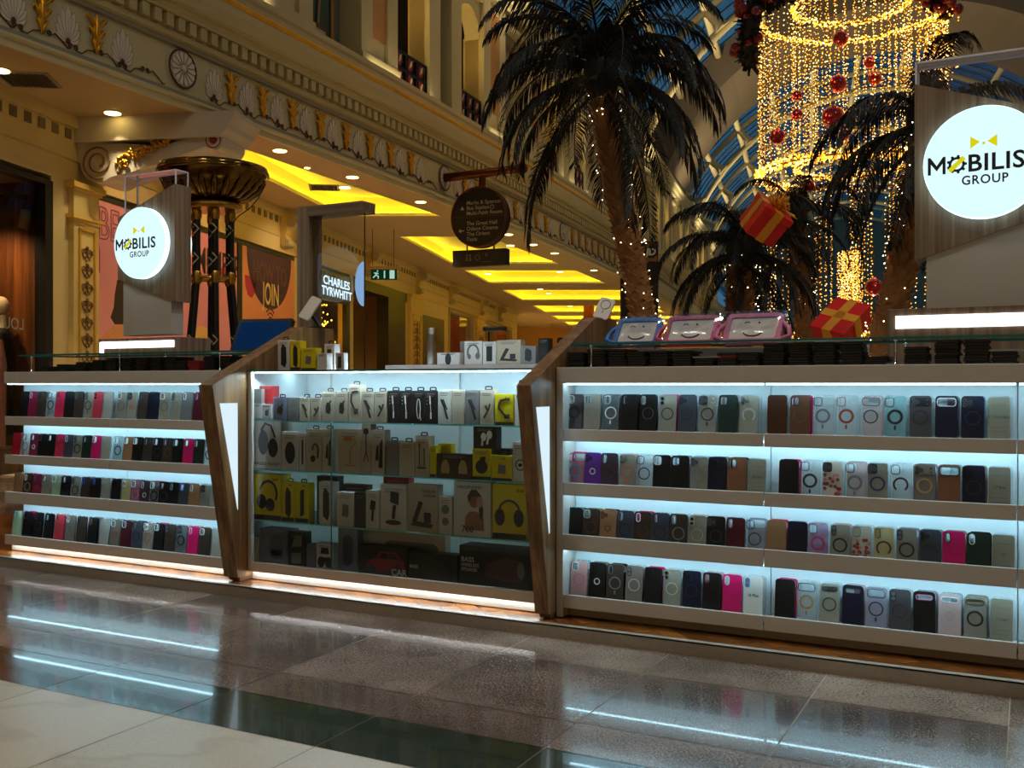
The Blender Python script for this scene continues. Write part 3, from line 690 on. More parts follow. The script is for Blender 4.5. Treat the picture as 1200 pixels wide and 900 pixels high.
# ---- further shop elements
mb=MB(); wbox(mb,TT(494.5),TT(520),-.02,.02,HF,2.14); tag(obj('dark_marble_poster',mb,pm('poster_dark',(52,40,24),.4,var=.5,scale=5)),'tall dark veined panel on the yellow wall right of the inlaid pilaster','panel')
for i,(p0,p1,lab) in enumerate(((526,555,'warm lit shop window right of the dark veined panel'),(567,600,'farthest lit shop window at the end of the yellow wall'))):
    t=thing('shop_window',lab,'window',wallp(TT((p0+p1)/2),0,.2),group='lit shop windows far along the walkway')
    mb=MB(); wbox(mb,TT(p0),TT(p0)+.12,-.2,.02,HF,2.6); wbox(mb,TT(p1)-.12,TT(p1),-.2,.02,HF,2.6); wbox(mb,TT(p0),TT(p1),-.2,.02,2.5,2.6); obj('frame',mb,creamd,t)
    mb=MB(); mb.quad(wallp(TT(p0),-.1,HF),wallp(TT(p1),-.1,HF),wallp(TT(p1),-.1,2.5),wallp(TT(p0),-.1,2.5)); obj('glass',mb,glassm('shop_glass',(0,0,0,1)),t,fixn=False)
    mb=MB(); wbox(mb,TT(p0),TT(p1),-2.5,-2.4,HF,2.6); wbox(mb,TT(p0),TT(p0)+.1,-2.5,-.2,HF,2.6); obj('interior',mb,pm('shop_amber',(200,120,44),.6,scale=2,var=.3),t)
    mb=MB(); wbox(mb,TT(p0)+.3,TT(p1)-.4,-2.2,-1.9,1.2,1.3); wbox(mb,TT(p0)+.3,TT(p1)-.4,-2.2,-1.9,.5,.6); obj('shelf',mb,em('lit_shelf',(255,170,80),1.6),t)
mb=MB(); wbox(mb,TT(572),TT(576),.0,.06,HF,2.3); tag(obj('black_totem',mb,blackm),'slim black upright between the far lit windows','post')
# ---- mannequin in the timber window
mq=thing('mannequin','cream headed mannequin in a black sequin top in the timber shop window','mannequin',wallp(tn(3,-.5),-.5,HF+.3))
base=wallp(tn(3,-.5),-.5,.12)
L=lambda x,y,z:base+Matrix.Rotation(-TH-.3,3,'Z')@Vector((x,y,z))
mb=MB(); mb.tube([L(0,0,.55),L(0,0,.66),L(.0,-.01,.74)],[.055,.05,.05],14); mb.ball((0,0,0),.105,16,12,sc=(.82,.98,1.22)); k=len(mb.v); mb.xf(lambda p:L(p.x,p.y-.02,p.z+.85),k-(16*11+2)); obj('head',mb,pm('mannequin_skin',(232,208,160),.45),mq)
mb=MB()
secs=[(HF+.32,.17,.12),(-.45,.2,.14),(-.2,.18,.13),(.0,.16,.12),(.2,.17,.13),(.4,.2,.14),(.52,.19,.11),(.58,.09,.07)]
V=[];F=[]
for z,a,b_ in secs:
    for k in range(18): V.append(L(a*math.cos(2*PI*k/18),b_*math.sin(2*PI*k/18),z))
for i in range(len(secs)-1):
    for k in range(18): F.append((i*18+k,i*18+(k+1)%18,(i+1)*18+(k+1)%18,(i+1)*18+k))
mb.add(V,F,None,True)
for sx in (-1,1): mb.tube([L(sx*.17,0,.5),L(sx*.25,.0,.3),L(sx*.28,-.02,.02),L(sx*.22,-.1,-.2)],[.06,.055,.045,.04],10)
sq=NT('sequin'); vo=sq.n('ShaderNodeTexVoronoi'); sq.l(sq.coord(),vo.inputs['Vector']); vo.inputs['Scale'].default_value=60
sq.bsdf(lin((14,12,14)),sq.math('MULTIPLY',vo.outputs['Distance'],.8),metal=.6,bump=vo.outputs['Distance'],bd=.01); obj('sequin_top',mb,sq.m,mq)
mb=MB(); mb.tube([L(.42,.0,HF+.2),L(.44,.0,.1),L(.42,.0,.42)],[.1,.12,.07],10); mb.xf(lambda p:p); tag(obj('draped_garment',mb,pm('pink_grey_cloth',(176,120,110),.7,var=.4,scale=14)),'pale pink cloth draped beside the mannequin in the timber window','clothing')
# ---- columns beyond the walkway
for i,(px,Z,ht_,lab) in enumerate(((690,46,3.2,'red marble column with gilt capital left of the dark banner'),(710,52,2.0,'red marble column partly hidden behind the dark banner'),(589,47,1.3,'red marble column at the far end of the yellow shop wall'))):
    x=(px-600)/FL*Z; p=VW(x,Z,HF); t=thing('marble_column',lab,'column',p,group='red marble columns at the end of the walkway')
    top={0:(450-350)/FL*Z,1:(450-362)/FL*Z,2:(450-388)/FL*Z}[i]+CAMH; r=1.05 if i<2 else .9
    r=13/FL*Z/2*1.05
    mb=MB(); mb.lathe([(r*1.25,0),(r*1.25,.25),(r*1.05,.35),(r,.5),(r*.92,top-.15)],24); obj('shaft',mb,pm('red_marble',(176,70,20),.3,var=.35,scale=3),t,world=False)
    mb=MB(); mb.lathe([(r*.95,top-.18),(r*1.05,top-.1),(r*1.1,top+.1),(r*1.45,top+.5),(r*1.55,top+.62),(0,top+.62)],24); obj('capital',mb,pm('gilt_capital',(206,150,30),.4,metal=.4),t,world=False)
    mb=MB(); mb.lathe([(r*1.5,-.0),(r*1.5,.2),(r*1.25,.28)],24); obj('base',mb,cream,t,world=False)
# ================================================================ GLASS VAULT, FAR FACADES
VC,VH,VR=9.22,4.98,9.87                 # centre of the arch (out from the facade, height) and radius
def vpt(s,a,r): return FAC(s,VC-r*math.cos(a),VH+r*math.sin(a))
A0=math.asin((8.5-VH)/VR); A1=PI-A0
ribm=pm('vault_rib_cream',(206,190,146),.5,scale=1,var=.05)
ribs=MB()
def arcpts(s,r,a0=A0,a1=A1,n=36): return [vpt(s,a0+(a1-a0)*i/n,r) for i in range(n+1)]
nodesA=[A0+.12+(A1-A0-.24)*i/11 for i in range(12)]
def add_rib(s,mb):
    mb.tube(arcpts(s,VR),.16,6); mb.tube(arcpts(s,VR+.95,A0-.06,A1+.06),.15,6)
    for a in nodesA:
        p,q=vpt(s,a,VR),vpt(s,a,VR+.95); mb.tube([p,p+(q-p)*.3,q],[.36,.19,.17],6)
        mb.tube([vpt(s-.0,a,VR),vpt(s,a+.055,VR+.02)],.12,5); 
k=0
for s in (-4.3,3.7,11.7,19.7,27.7,45,53,61,69,77,85):
    add_rib(s,ribs)
struct('ceiling_vault_ribs',ribs,ribm)
pur=MB()
for a in nodesA:
    pts=[vpt(s,a,VR+.98) for s in [-8+2*i for i in range(50)]]
    pur.tube(pts,.16,6)
struct('ceiling_vault_purlins',pur,ribm)
bars=MB()
s=-7.5
while s<92:
    if not (32.6<s<39.3): bars.tube(arcpts(s,VR+1.15,A0-.08,A1+.08,30),.035,4)
    s+=1.0
struct('ceiling_glazing_bars',bars,pm('glazing_bar',(40,40,38),.5))
gl=NT('vault_glass'); tr=gl.n('ShaderNodeBsdfTransparent'); gg=gl.n('ShaderNodeBsdfGlossy'); gg.inputs['Roughness'].default_value=.04
nz=gl.noise(gl.coord(),.8,3); gl.l(gl.mix(nz,(.62,.74,.84,1),(.86,.93,.97,1)),tr.inputs[0]); fr0=gl.n('ShaderNodeFresnel'); fr0.inputs[0].default_value=1.45
mx=gl.n('ShaderNodeMixShader'); gl.l(gl.math('MULTIPLY',fr0.outputs[0],.8),mx.inputs[0]); gl.l(tr.outputs[0],mx.inputs[1]); gl.l(gg.outputs[0],mx.inputs[2]); gl.l(mx.outputs[0],gl.out.inputs[0])
g=MB(); n=24; ss=[-8+2*i for i in range(51)]
V=[vpt(s,A0-.1+(A1-A0+.2)*i/n,VR+1.2) for s in ss for i in range(n+1)]
F=[(i*(n+1)+j,(i+1)*(n+1)+j,(i+1)*(n+1)+j+1,i*(n+1)+j+1) for i in range(len(ss)-1) for j in range(n) if not (31.8<ss[i]<37.8)]
g.add(V,F); struct('window_1',g,gl.m,fixn=False)
# the broad solid arch across the vault
b=MB()
for i in range(30):
    a,c=A0-.1+(A1-A0+.2)*i/30,A0-.1+(A1-A0+.2)*(i+1)/30
    P=lambda s,q,r:vpt(s,q,r)
    for (s0,s1,r0,r1) in ((32.8,39.0,VR-.05,VR-.05),(32.8,32.8,VR-.05,VR+1.2),(39,39,VR-.05,VR+1.2)):
        if s0!=s1: b.quad(P(s0,a,r0),P(s1,a,r0),P(s1,c,r0),P(s0,c,r0))
        else: b.quad(P(s0,a,r0),P(s0,c,r0),P(s0,c,r1),P(s0,a,r1))
struct('ceiling_arch',b,pm('arch_taupe',(108,95,78),.7,scale=1),fixn=False)
# opposite facade (simple, seen far off between the palms)
NR=18.44
rf=MB()
def rbox(s0,s1,n0,n1,h0,h1,m):
    k=max(1,int(round((s1-s0)/2.))) 
    for i in range(k):
        a=s0+(s1-s0)*i/k; c=s0+(s1-s0)*(i+1)/k
        i0=len(rf.v); rf.box(a,c,NR-n1,NR-n0,h0,h1,m); rf.xf(lambda p:FAC(p.x,p.y,p.z),i0)
for k in range(-2,10):
    c=9.8+7.5*k
    for (a,d) in ((-3.15,-1.95),(1.78,2.98),(-.7,.7)): rbox(c+a,c+d,-.5,.08,5.28,9.0,0)
    rbox(c+2.98,c+4.35,-.5,-.3,5.28,9.0,2)
    for (a,d) in ((-1.95,-.7),(.7,1.78)):
        m_=(a+d)/2; r=(d-a)/2
        poly=[(c+m_-r*math.cos(PI*i/10),7.25+r*math.sin(PI*i/10)) for i in range(11)]+[(c+d,9.0),(c+a,9.0)]
        rf.prism(poly,NR-.02,NR+.5,lambda u,v,w:FAC(u,w,v),0)
        rbox(c+a,c+d,-1.75,-1.7,5.28,9,3); rbox(c+a,c+d,-1.7,.0,8.0,8.05,3); rbox(c+a-.05,c+a,-1.7,-.5,5.28,8,3); rbox(c+d,c+d+.05,-1.7,-.5,5.28,8,3)
sweep(rf,[(NR+.6,5.28),(NR-.28,5.28),(NR-.3,5.0),(NR-.2,4.7),(NR-.05,4.3),(NR,4.25),(NR,3.7),(NR-.1,3.6),(NR-.05,3.5),(NR+4,3.5)],-7.5,92,ds=2,m=0)
sweep(rf,[(NR-.3,8.9),(NR-.2,8.5),(NR+.1,8.35)],-7.5,92,ds=2,m=0)
sweep(rf,[(NR+3.,3.5),(NR+3.,-1.08)],-7.5,92,ds=2,m=0)
struct('wall_right_far',rf,[cream,ochre,stone,lit_cream])
# far end of the mall
fe=MB(); fe.prism([(-1,-1.08),(NR+4,-1.08),(NR+4,9),(NR,9)]+[(VC-(VR+1.2)*math.cos(PI-(A0+(A1-A0)*i/20)),VH+(VR+1.2)*math.sin(A0+(A1-A0)*i/20)) for i in range(21)]+[(-1,9)],91,91.3,lambda u,v,w:FAC(w,u,v))
struct('wall_back',fe,stone)

ne=MB(); ne.prism([(-6,-1.08),(NR+4,-1.08),(NR+4,9),(NR,9)]+[(VC-(VR+1.2)*math.cos(PI-(A0+(A1-A0)*i/20)),VH+(VR+1.2)*math.sin(A0+(A1-A0)*i/20)) for i in range(21)]+[(-6,9)],-8.3,-8.0,lambda u,v,w:FAC(w,u,v))
struct('wall_front',ne,pm('mall_end_cream',(200,178,136),.6,scale=1))
hb_=MB(); hb_.prism([(-16,-CAMH),(22,-CAMH),(22,3.5),(-16,3.5)],62,62.3,lambda u,v,w:VW(u,w,v))
struct('wall_hall_back',hb_,pm('hall_amber',(206,150,70),.6,scale=.4,var=.3))
# ================================================================ KIOSK
white=pm('white_laminate',(198,194,188),.4,scale=3,var=.03)
backp=pm('white_back_panel',(214,228,232),.5,scale=2,var=.02)
led=em('led_strip',(182,230,250),19)
ledS=em('showcase_led_strip',(196,228,244),170)
ledw=em('plinth_led',(226,236,240),46)
steel=pm('brushed_plinth',(160,150,136),.36,metal=.15,scale=60,var=.15)
glassc=glassm('clear_glass',(.93,.97,.96,1))
gedge=pm('glass_edge_teal',(40,110,104),.15,var=.2,scale=10)
oak=wood('kiosk_oak',(84,58,34),(164,124,80),'z',.045,.45)
grey_oak=wood('kiosk_grey_oak',(100,78,60),(168,142,116),'z',.03,.5)
herr=NT('platform_parquet'); 
br=herr.n('ShaderNodeTexBrick'); herr.l(herr.coord((3,3,3),rot=(0,0,PI/4)),br.inputs['Vector']); br.inputs['Scale'].default_value=1; br.inputs['Mortar Size'].default_value=.006
br.inputs['Color1'].default_value=lin((150,90,38)); br.inputs['Color2'].default_value=lin((96,52,22)); br.inputs['Mortar'].default_value=lin((50,28,14))
herr.bsdf(br.outputs[0],.22,spec=.5)
YF=3.98
# platform
t=thing('kiosk_platform','low parquet topped platform with a bronze metal edge under the whole kiosk','platform',(-2,4.8,0))
mb=MB(); mb.box(-7.2,1.3,3.835,6.4,.0,.05); obj('deck',mb,herr.m,t)
mb=MB(); mb.box(-7.2,1.3,3.828,3.84,.0,.056); mb.box(-7.2,1.3,3.828,3.86,.05,.0565); obj('metal_edge',mb,steel,t)
DECK=[.876,.618,.371,.135]
def cabinet(name,label,bays,px_post,led_kick,end=False):
    x0,x1=bays[0],bays[-1]
    t=thing(name,label,'display cabinet',((x0+x1)/2,YF,.05))
    DK=DECK
    LZ=[(.829,.882),(.591,.647),(.350,.420),(.096,.155)]
    BY=YF+.13
    mb=MB(); xa=x0-(.032 if px_post else 0)
    mb.box(xa,x1,YF-.004,YF+.16,1.083,1.1535,bev=.003); obj('header',mb,white,t)
    if px_post:
        mb=MB(); mb.box(xa,x0,YF-.002,YF+.16,.055,1.083,bev=.002); obj('end_post',mb,white,t)
    mb=MB(); mb.box(xa,x1,YF+.15,YF+.5,.10,1.14); mb.box(xa,x1,YF+.0,YF+.5,1.14,1.1525); obj('carcass',mb,white,t)
    mb=MB(); mb.box(x0,x1,YF+.05,YF+.07,.055,.1); obj('plinth',mb,steel,t)
    for i in range(len(bays)-1):
        a,b=bays[i]+.002,bays[i+1]-.002
        mb=MB(); mb.box(a,b,BY,BY+.012,.1,1.083); obj('back_panel',mb,backp,t)
        if i>0:
            pass
        for (z0,z1) in LZ:
            mb=MB(); mb.box(a,b,YF,YF+.014,z0,z1,bev=.002); dk=DK[LZ.index((z0,z1))]; mb.box(a,b,YF+.01,BY,dk-.008,dk); obj('shelf',mb,white,t)
        for z in [1.083]+[min(q-.008,l[0]+.02) for q,l in zip(DK[:2],LZ)]+[LZ[2][0]+.0055]:
            mb=MB(); yy=YF+(.018 if z>1 or z<.4 else .055); mb.box(a+.004,b-.004,yy,yy+.012,z-.006,z-.0005); obj('light_strip',mb,led,t,label='white LED strip under the shelf front')
    if led_kick:
        mb=MB(); mb.box(x0+.02,x1-.02,YF+.024,YF+.034,.0985,.1015); obj('plinth_light',mb,ledw,t,label='LED strip under the cabinet')
    return t
RB=[-1.815,-.937,-.034,.86]; LB_=[-5.585,-4.667,-3.735]
cabR=cabinet('display_cabinet','long white cabinet of lit phone case shelves, nearest the camera',RB,True,False)
cabL=cabinet('display_cabinet','white cabinet of lit phone case shelves at the far left of the kiosk',LB_,False,True)
# glass counter tops
def glass_top(label,x0,x1,y0,y1,z):
    t=thing('glass_counter_top',label,'glass shelf',((x0+x1)/2,(y0+y1)/2,z))
    mb=MB(); mb.box(x0,x1,y0,y1,z,z+.0005); obj('sheet',mb,glassc,t)
    mb=MB()
    for q in ((x0,x1,y0-.002,y0,),(x0,x1,y1,y1+.002),(x0-.002,x0,y0,y1),(x1,x1+.002,y0,y1)): mb.box(*q,z-.005,z+.005)
    obj('polished_edge',mb,gedge,t)
    for x in [x0+.09+(x1-x0-.18)*i/2 for i in range(3)]:
        for y in (y0+.02,y1-.03):
            mb=MB(); mb.lathe([(.0,0),(.009,0),(.009,.005),(.004,.008),(.004,z-1.1535-.012),(.012,z-1.1535-.01),(.012,z-1.1535-.005),(0,z-1.1535-.005)],12,(x,y,1.1535)); obj('standoff',mb,pm('chrome',(200,200,196),.2,metal=1),t)
    return t
glass_top('greenish glass counter top over black wallets, right cabinet',-1.80,.9,YF+.05,YF+.44,1.256)
glass_top('greenish glass counter top over black wallets, far left cabinet',-5.52,-3.80,YF+.05,YF+.44,1.256)
for lab,x0,x1 in (('white rail behind the wallet stacks under the right glass top',-1.79,-.60),('white rail behind the wallet stacks under the left glass top',-4.35,-3.80)):
    mb=MB(); mb.box(x0,x1,YF+.455,YF+.475,1.1535,1.245,bev=.003); tag(obj('counter_rail',mb,white),lab,'rail')
# angled wooden fins
def fin(label,x0,x1):
    t=thing('wooden_fin',label,'partition',((x0+x1)/2,YF+.2,.05))
    prof=[(3.99,.075),(3.91,.075),(3.73,1.075),(4.44,1.403),(4.71,1.403),(4.71,.075)]
    mb=MB(); mb.prism(prof,x0,x1,lambda u,v,w:(w,u,v)); obj('fin_body',mb,oak,t,bevel=.003)
    mb=MB(); mb.box(x0+.012,x1-.004,3.93,4.69,.055,.076); obj('foot',mb,pm('fin_foot',(96,66,36),.5),t)
    mb=MB(); mb.prism([(3.78,.982),(3.905,.982),(3.908,.43)],x1,x1+.004,lambda u,v,w:(w,u,v)); obj('lit_panel',mb,em('fin_light',(216,238,248),1.05),t,label='glowing white triangular panel')
    mb=MB(); mb.prism([(3.78,.982),(3.905,.982),(3.908,.43)],x0-.004,x0,lambda u,v,w:(w,u,v)); obj('lit_panel',mb,em('fin_light',(0,0,0),1),t,label='glowing white triangular panel')
    return t
fin('angled wooden fin between the glass showcase and the right cabinet',-1.918,-1.8495)
fin('angled wooden fin between the far left cabinet and the glass showcase',-3.727,-3.633)
# glass showcase
X0,X1,YS,YB=-3.629,-1.92,3.985,4.46
t=thing('glass_showcase','glass fronted showcase of boxed gadgets in the middle of the kiosk','showcase',((X0+X1)/2,YS+.2,.05))
mb=MB(); mb.box(X0,X0+.022,YS-.005,YS+.02,.10,1.150); mb.box(X1-.02,X1,YS-.005,YS+.02,.10,1.150); mb.box(X0+.022,X1-.02,YS-.005,YS+.02,.10,.150); obj('frame',mb,pm('white_frame',(190,182,170),.4),t,bevel=.002)
mb=MB(); mb.box(X0,X1,YS+.0,YB,.10,.135); mb.box(X0,X1,YB-.012,YB,.135,1.15); mb.box(X0,X0+.01,YS+.02,YB,.135,1.15); mb.box(X1-.01,X1,YS+.02,YB,.135,1.15); obj('carcass',mb,backp,t)
mb=MB(); mb.box(X0,X1,YS+.03,YS+.05,.055,.1); obj('plinth',mb,steel,t)
mb=MB(); mb.box(X0+.012,X1-.012,YS+.010,YS+.022,.0985,.0997); obj('plinth_light',mb,ledw,t,label='LED strip under the showcase')
mb=MB(); mb.quad((X0+.02,YS,.15),(X1-.02,YS,.15),(X1-.02,YS,1.14),(X0+.02,YS,1.14)); obj('front_glass',mb,glassc,t,fixn=False)
mb=MB(); mb.box(X0,X1,YS-.005,YB,1.1505,1.151); obj('top_glass',mb,glassc,t)
mb=MB(); mb.box(X0,X1,YS-.008,YS-.004,1.1415,1.1515); obj('top_glass_edge',mb,gedge,t)
mb=MB(); mb.box(X0+.02,X1-.02,YS+.014,YS+.034,1.135,1.148); obj('top_rail',mb,pm('alu_rail',(150,148,140),.35,metal=.6),t)
mb=MB(); mb.box(X0+.03,X1-.03,YS+.001,YS+.012,1.1425,1.1465); obj('light_strip',mb,ledS,t,label='white LED strip along the top')
mb=MB(); mb.box(X0+.03,X1-.03,YS+.30,YS+.312,1.147,1.152); obj('light_strip',mb,em('showcase_rear_led',(196,228,244),55),t,label='rear LED strip along the top')
SHZ=[.89,.636,.37]; xm=-3.10
for z in SHZ:
    for a,b in ((X0+.012,xm-.003),(xm+.003,X1-.012)):
        mb=MB(); mb.box(a,b,YS+.019,YB-.02,z-.0005,z); mb.cur=1; mb.box(a,b,YS+.016,YS+.019,z-.006,z,1); obj('glass_shelf',mb,[glassc,pm('glass_edge_glow_teal',(110,214,208),.15,var=.2,scale=10)],t,label='thin glass shelf with teal edge')  # glow of light in the shelf edges put into a lighter teal
mb=MB(); mb.box(xm-.003,xm+.003,YS+.014,YS+.018,.15,.885); obj('glass_divider_edge',mb,gedge,t)
for x in (-3.45,-2.62,-2.06):
    mb=MB(); mb.box(x-.01,x+.01,YB-.03,YB-.013,.14,1.14); obj('shelf_upright',mb,pm('upright_white',(220,226,226),.3),t)
# long white ledge behind the showcase top
mb=MB(); mb.box(-3.1,-1.97,4.47,4.60,1.05,1.182,bev=.003); tag(obj('counter_ledge',mb,white),'white counter ledge running behind the glass showcase','ledge')
mb=MB(); mb.box(-3.6,-1.95,4.475,4.60,.06,1.049); tag(obj('service_counter',mb,white),'plain white counter body behind the glass showcase, mostly out of sight','counter')
# sign towers
face=em('sign_face',(212,244,250),1.15); 
signrim=pm('sign_rim',(190,200,204),.3)
ink_d=pm('sign_ink',(40,46,54),.5); ink_y=em('sign_yellow',(236,226,20),.85)
def gear(r0,r1,n,cx,cy):
    P=[]
    for k in range(n):
        for d,r in ((-.28,r0),(-.16,r1),(.16,r1),(.28,r0)):
            a=2*PI*(k+d)/n; P.append((cx+r*math.cos(a),cy+r*math.sin(a)))
    return P
def logo(par,cx,y,cz,r,flip=1):
    fn=lambda u,v,w:(cx+flip*u,y-flip*w,cz+v)
    mb=MB(); S=r*2
    fs=lambda u,v,w:fn(u*.9,v,w)
    mb.prism([(S*(-.465+.15*x),S*(-.085+.16*y)) for x,y in ((0,0),(.17,0),(.17,.62),(.5,.2),(.83,.62),(.83,0),(1,0),(1,1),(.86,1),(.5,.5),(.14,1),(0,1))],0,.001,fn)
    fit_letters(mb,'BILIS',-.125*S,.33*S,-.085*S,.075*S,fn,sp=1.05)
    fit_letters(mb,'GROUP',-.18*S,.20*S,-.20*S,-.115*S,fn,sp=1.12)
    mb.prism(gear(S*.068,S*.085,9,-S*.222,-S*.005),.0,.0012,fn,holes=[circ(S*.046,16,-S*.222,-S*.005)])
    obj('logo_lettering',mb,ink_d,par,label='dark grey word over a smaller word',fixn=False)
    mb=MB()
    mb.prism([(-S*.11,S*.235),(-S*.03,S*.18),(-S*.11,S*.125)],0,.0014,fn); mb.prism([(S*.11,S*.235),(S*.03,S*.18),(S*.11,S*.125)],0,.0014,fn); mb.prism(circ(S*.013,10,0,S*.165),0,.0014,fn)
    obj('bow_tie_mark',mb,ink_y,par,label='yellow bow tie')
    mb=MB(); c,s=math.cos(.75),math.sin(.75); Q=[(-.085,-.02),(.085,-.02),(.085,.02),(-.085,.02)]
    mb.prism([(-S*.222+S*(x*c-z*s),-S*.005+S*(x*s+z*c)) for x,z in Q],0,.0018,fn); obj('spanner_mark',mb,ink_y,par,label='yellow diagonal bar across the gear')
def tower(label,xt,sgn,yf,zlo,zhi):
    """xt: the tall edge of the board, sgn: direction in which it narrows"""
    w=.51; t=thing('sign_tower',label,'sign',(xt+sgn*.26,yf+.06,1.256))
    top,bot=2.345,1.60
    prof=[(xt,bot),(xt,top),(xt+sgn*w,top-.175),(xt+sgn*w,bot+.165)]
    mb=MB(); mb.prism(prof,yf,yf+.135,lambda u,v,w_:(u,w_,v)); obj('wooden_board',mb,grey_oak,t,bevel=.002)
    a,b=sorted((xt+sgn*.045,xt+sgn*.475)); mb=MB(); mb.box(a,b,yf+.012,yf+.115,1.395,1.82); obj('white_post',mb,white,t,bevel=.002)
    cx,cz,r=xt+sgn*.265,1.982,.225
    for yy,fl in ((yf,1),(yf+.135,-1)):
        d=-.048*fl
        mb=MB(); mb.prism(circ(r,64,cx,cz),yy,yy+d,lambda u,v,w_:(u,w_,v)); mb.m=[0]*len(mb.m); obj('light_disc',mb,face,t,label='round glowing white sign face')
        mb=MB(); mb.prism(circ(r+.003,64,cx,cz),yy+d*.12,yy+d*.9,lambda u,v,w_:(u,w_,v),holes=[circ(r+.0005,64,cx,cz)]); obj('disc_rim',mb,em('sign_edge',(190,232,246),2.4),t)
        logo(t,cx,yy+d,cz,r,fl)
    # clear box completing the outline of the board
    a,b=sorted((xt+sgn*.005,xt+sgn*.455)); z1=2.435; y0,y1=yf+.012,yf+.112
    za,zb=(top-.175*abs(a-xt)/w,top-.175*abs(b-xt)/w)
    mb=MB()
    mb.add([(a,y0,za),(b,y0,zb),(b,y0,z1),(a,y0,z1)],[(0,1,2,3)]); mb.add([(a,y1,za),(b,y1,zb),(b,y1,z1),(a,y1,z1)],[(0,1,2,3)])
    mb.quad((a,y0,z1),(b,y0,z1),(b,y1,z1),(a,y1,z1)); mb.quad((a,y0,za),(a,y1,za),(a,y1,z1),(a,y0,z1)); mb.quad((b,y0,zb),(b,y1,zb),(b,y1,z1),(b,y0,z1))
    obj('acrylic_box',mb,glassm('acrylic',(.86,.86,.92,1),1.3),t,label='clear acrylic box on the slanted board',fixn=False)
    mb=MB(); rr=.004
    for x,zz in ((a,za),(b,zb)):
        for y in (y0,y1): mb.box(x-rr,x+rr,y-rr,y+rr,zz,z1)
        mb.box(x-rr,x+rr,y0,y1,z1-rr,z1+rr)
    for y in (y0,y1): mb.box(a,b,y-rr,y+rr,z1-rr,z1+rr)
    obj('acrylic_edges',mb,pm('acrylic_edge',(236,232,246),.25,spec=.8),t,label='edges with an edge-lit glow in their pale colour')  # LED glow along the acrylic edges put into their pale colour
    return t
tower('round lit sign on the slanted wooden board at the right edge, nearer one',-.425,1,4.50,0,0)
tower('round lit sign on the slanted wooden board in front of the pink hoarding',-4.777,-1,4.58,0,0)
def console_block(label,x0,x1,y0,z1,vert,lx1):
    t=thing('light_console',label,'counter unit',((x0+x1)/2,y0+.14,1.05))
    mb=MB(); mb.box(x0,x1,y0,y0+.275,1.05,z1); obj('wooden_body',mb,grey_oak,t,bevel=.002)
    lm=em('light_bar',(246,250,252),3.2)
    mb=MB()
    if vert: mb.prism([(x0+.018,z1-.02),(x0+.018,1.262),(x0+.05,1.262),(x0+.05,z1-.062),(lx1,z1-.062),(lx1,z1-.02)],y0-.006,y0,lambda u,v,w:(u,w,v))
    else: mb.box(x0+.035,lx1,y0-.006,y0,z1-.083,z1-.03)
    obj('light_bar',mb,lm,t,label='glowing white light bar')
    return t
console_block('grey wooden console with a straight light bar below the right sign',-.535,.30,4.5,1.398,False,.26)
console_block('grey wooden console with an L shaped light bar below the left sign',-5.375,-4.665,4.5,1.372,True,-4.70)
# till
t=thing('touch_screen_till','dark till with a blue tilted touch screen right of the left console','till',(-4.33,4.85,1.256))
f=lambda px,py,Y:W(px,py,Y)
Mt=Matrix.Translation(Vector((-4.37,4.86,1.262)))@Matrix.Rotation(.16,4,'Z')
mb=MB(); i0=0; mb.prism(rrect(.40,.25,.012,4,0,.15),0,.03,lambda u,v,w:(u,w,v)); R=Mt@Matrix.Rotation(-.5,4,'X'); mb.xf(lambda p:R@p); obj('screen_case',mb,blackm,t)
mb=MB(); mb.prism(rrect(.36,.205,.004,3,0,.15),-.002,.001,lambda u,v,w:(u,w,v)); mb.xf(lambda p:R@p); obj('screen',mb,em('till_screen',(24,62,112),.35),t,label='blue lit screen')
mb=MB(); mb.prism([(.12,0),(.30,0),(.29,.08),(.22,.14)],-.1,.1,lambda u,v,w:(w,u,v)); mb.xf(lambda p:Mt@p); obj('stand',mb,blackm,t)
mb=MB(); mb.box(-.16,.08,.19,.24,.0,.245); mb.xf(lambda p:Mt@p); obj('rear_housing',mb,blackm,t)
mb=MB()
for x in (-.1,.02): mb.prism(circ(.012,12,x,.225),.185,.19,lambda u,v,w:(u,w,v))
mb.xf(lambda p:Mt@p); obj('status_lights',mb,em('till_led',(190,190,220),.9),t)
mb=MB(); mb.box(-4.66,-4.05,4.78,5.2,1.0,1.256); tag(obj('till_counter',mb,white),'plain counter block carrying the blue screen till','counter')
# timber gate frame with a glass screen
gx0,gx1,gy=-4.645,-4.07,5.6
t=thing('gate_frame','grey wooden upside-down L frame holding a glass screen left of the exit sign','frame',((gx0+gx1)/2,gy,0.05))
mb=MB(); mb.box(gx0,gx0+.105,gy,gy+.15,.05,2.345); obj('upright',mb,grey_oak,t,bevel=.002)
mb=MB(); mb.box(gx0+.105,gx1,gy,gy+.15,2.272,2.345); obj('beam',mb,wood('kiosk_grey_oak_flat',(84,64,48),(146,122,98),'x',.03,.5),t,bevel=.002)
mb=MB(); mb.quad((gx0+.105,gy+.05,.06),(gx1-.02,gy+.05,.06),(gx1-.02,gy+.05,2.27),(gx0+.105,gy+.05,2.27)); obj('glass_screen',mb,glassc,t,fixn=False)
mb=MB(); mb.box(gx1-.022,gx1-.016,gy+.046,gy+.054,.06,2.27); obj('glass_edge',mb,pm('dark_glass_edge',(50,50,46),.3),t)
mb=MB(); mb.prism([(0,-.155)]+[(-.072*math.cos(q),.155*math.sin(q)) for q in [-PI/2+PI*i/20 for i in range(1,20)]]+[(0,.155)],0,.004,lambda u,v,w:(gx1-.023+u,gy+.042+w,1.775+v)); obj('half_disc_reflection',mb,em('reflection_glow',(150,190,236),.75),t,label='pale blue half round reflection on the glass edge')  # reflection of a lit sign in the glass, built as a glowing half disc
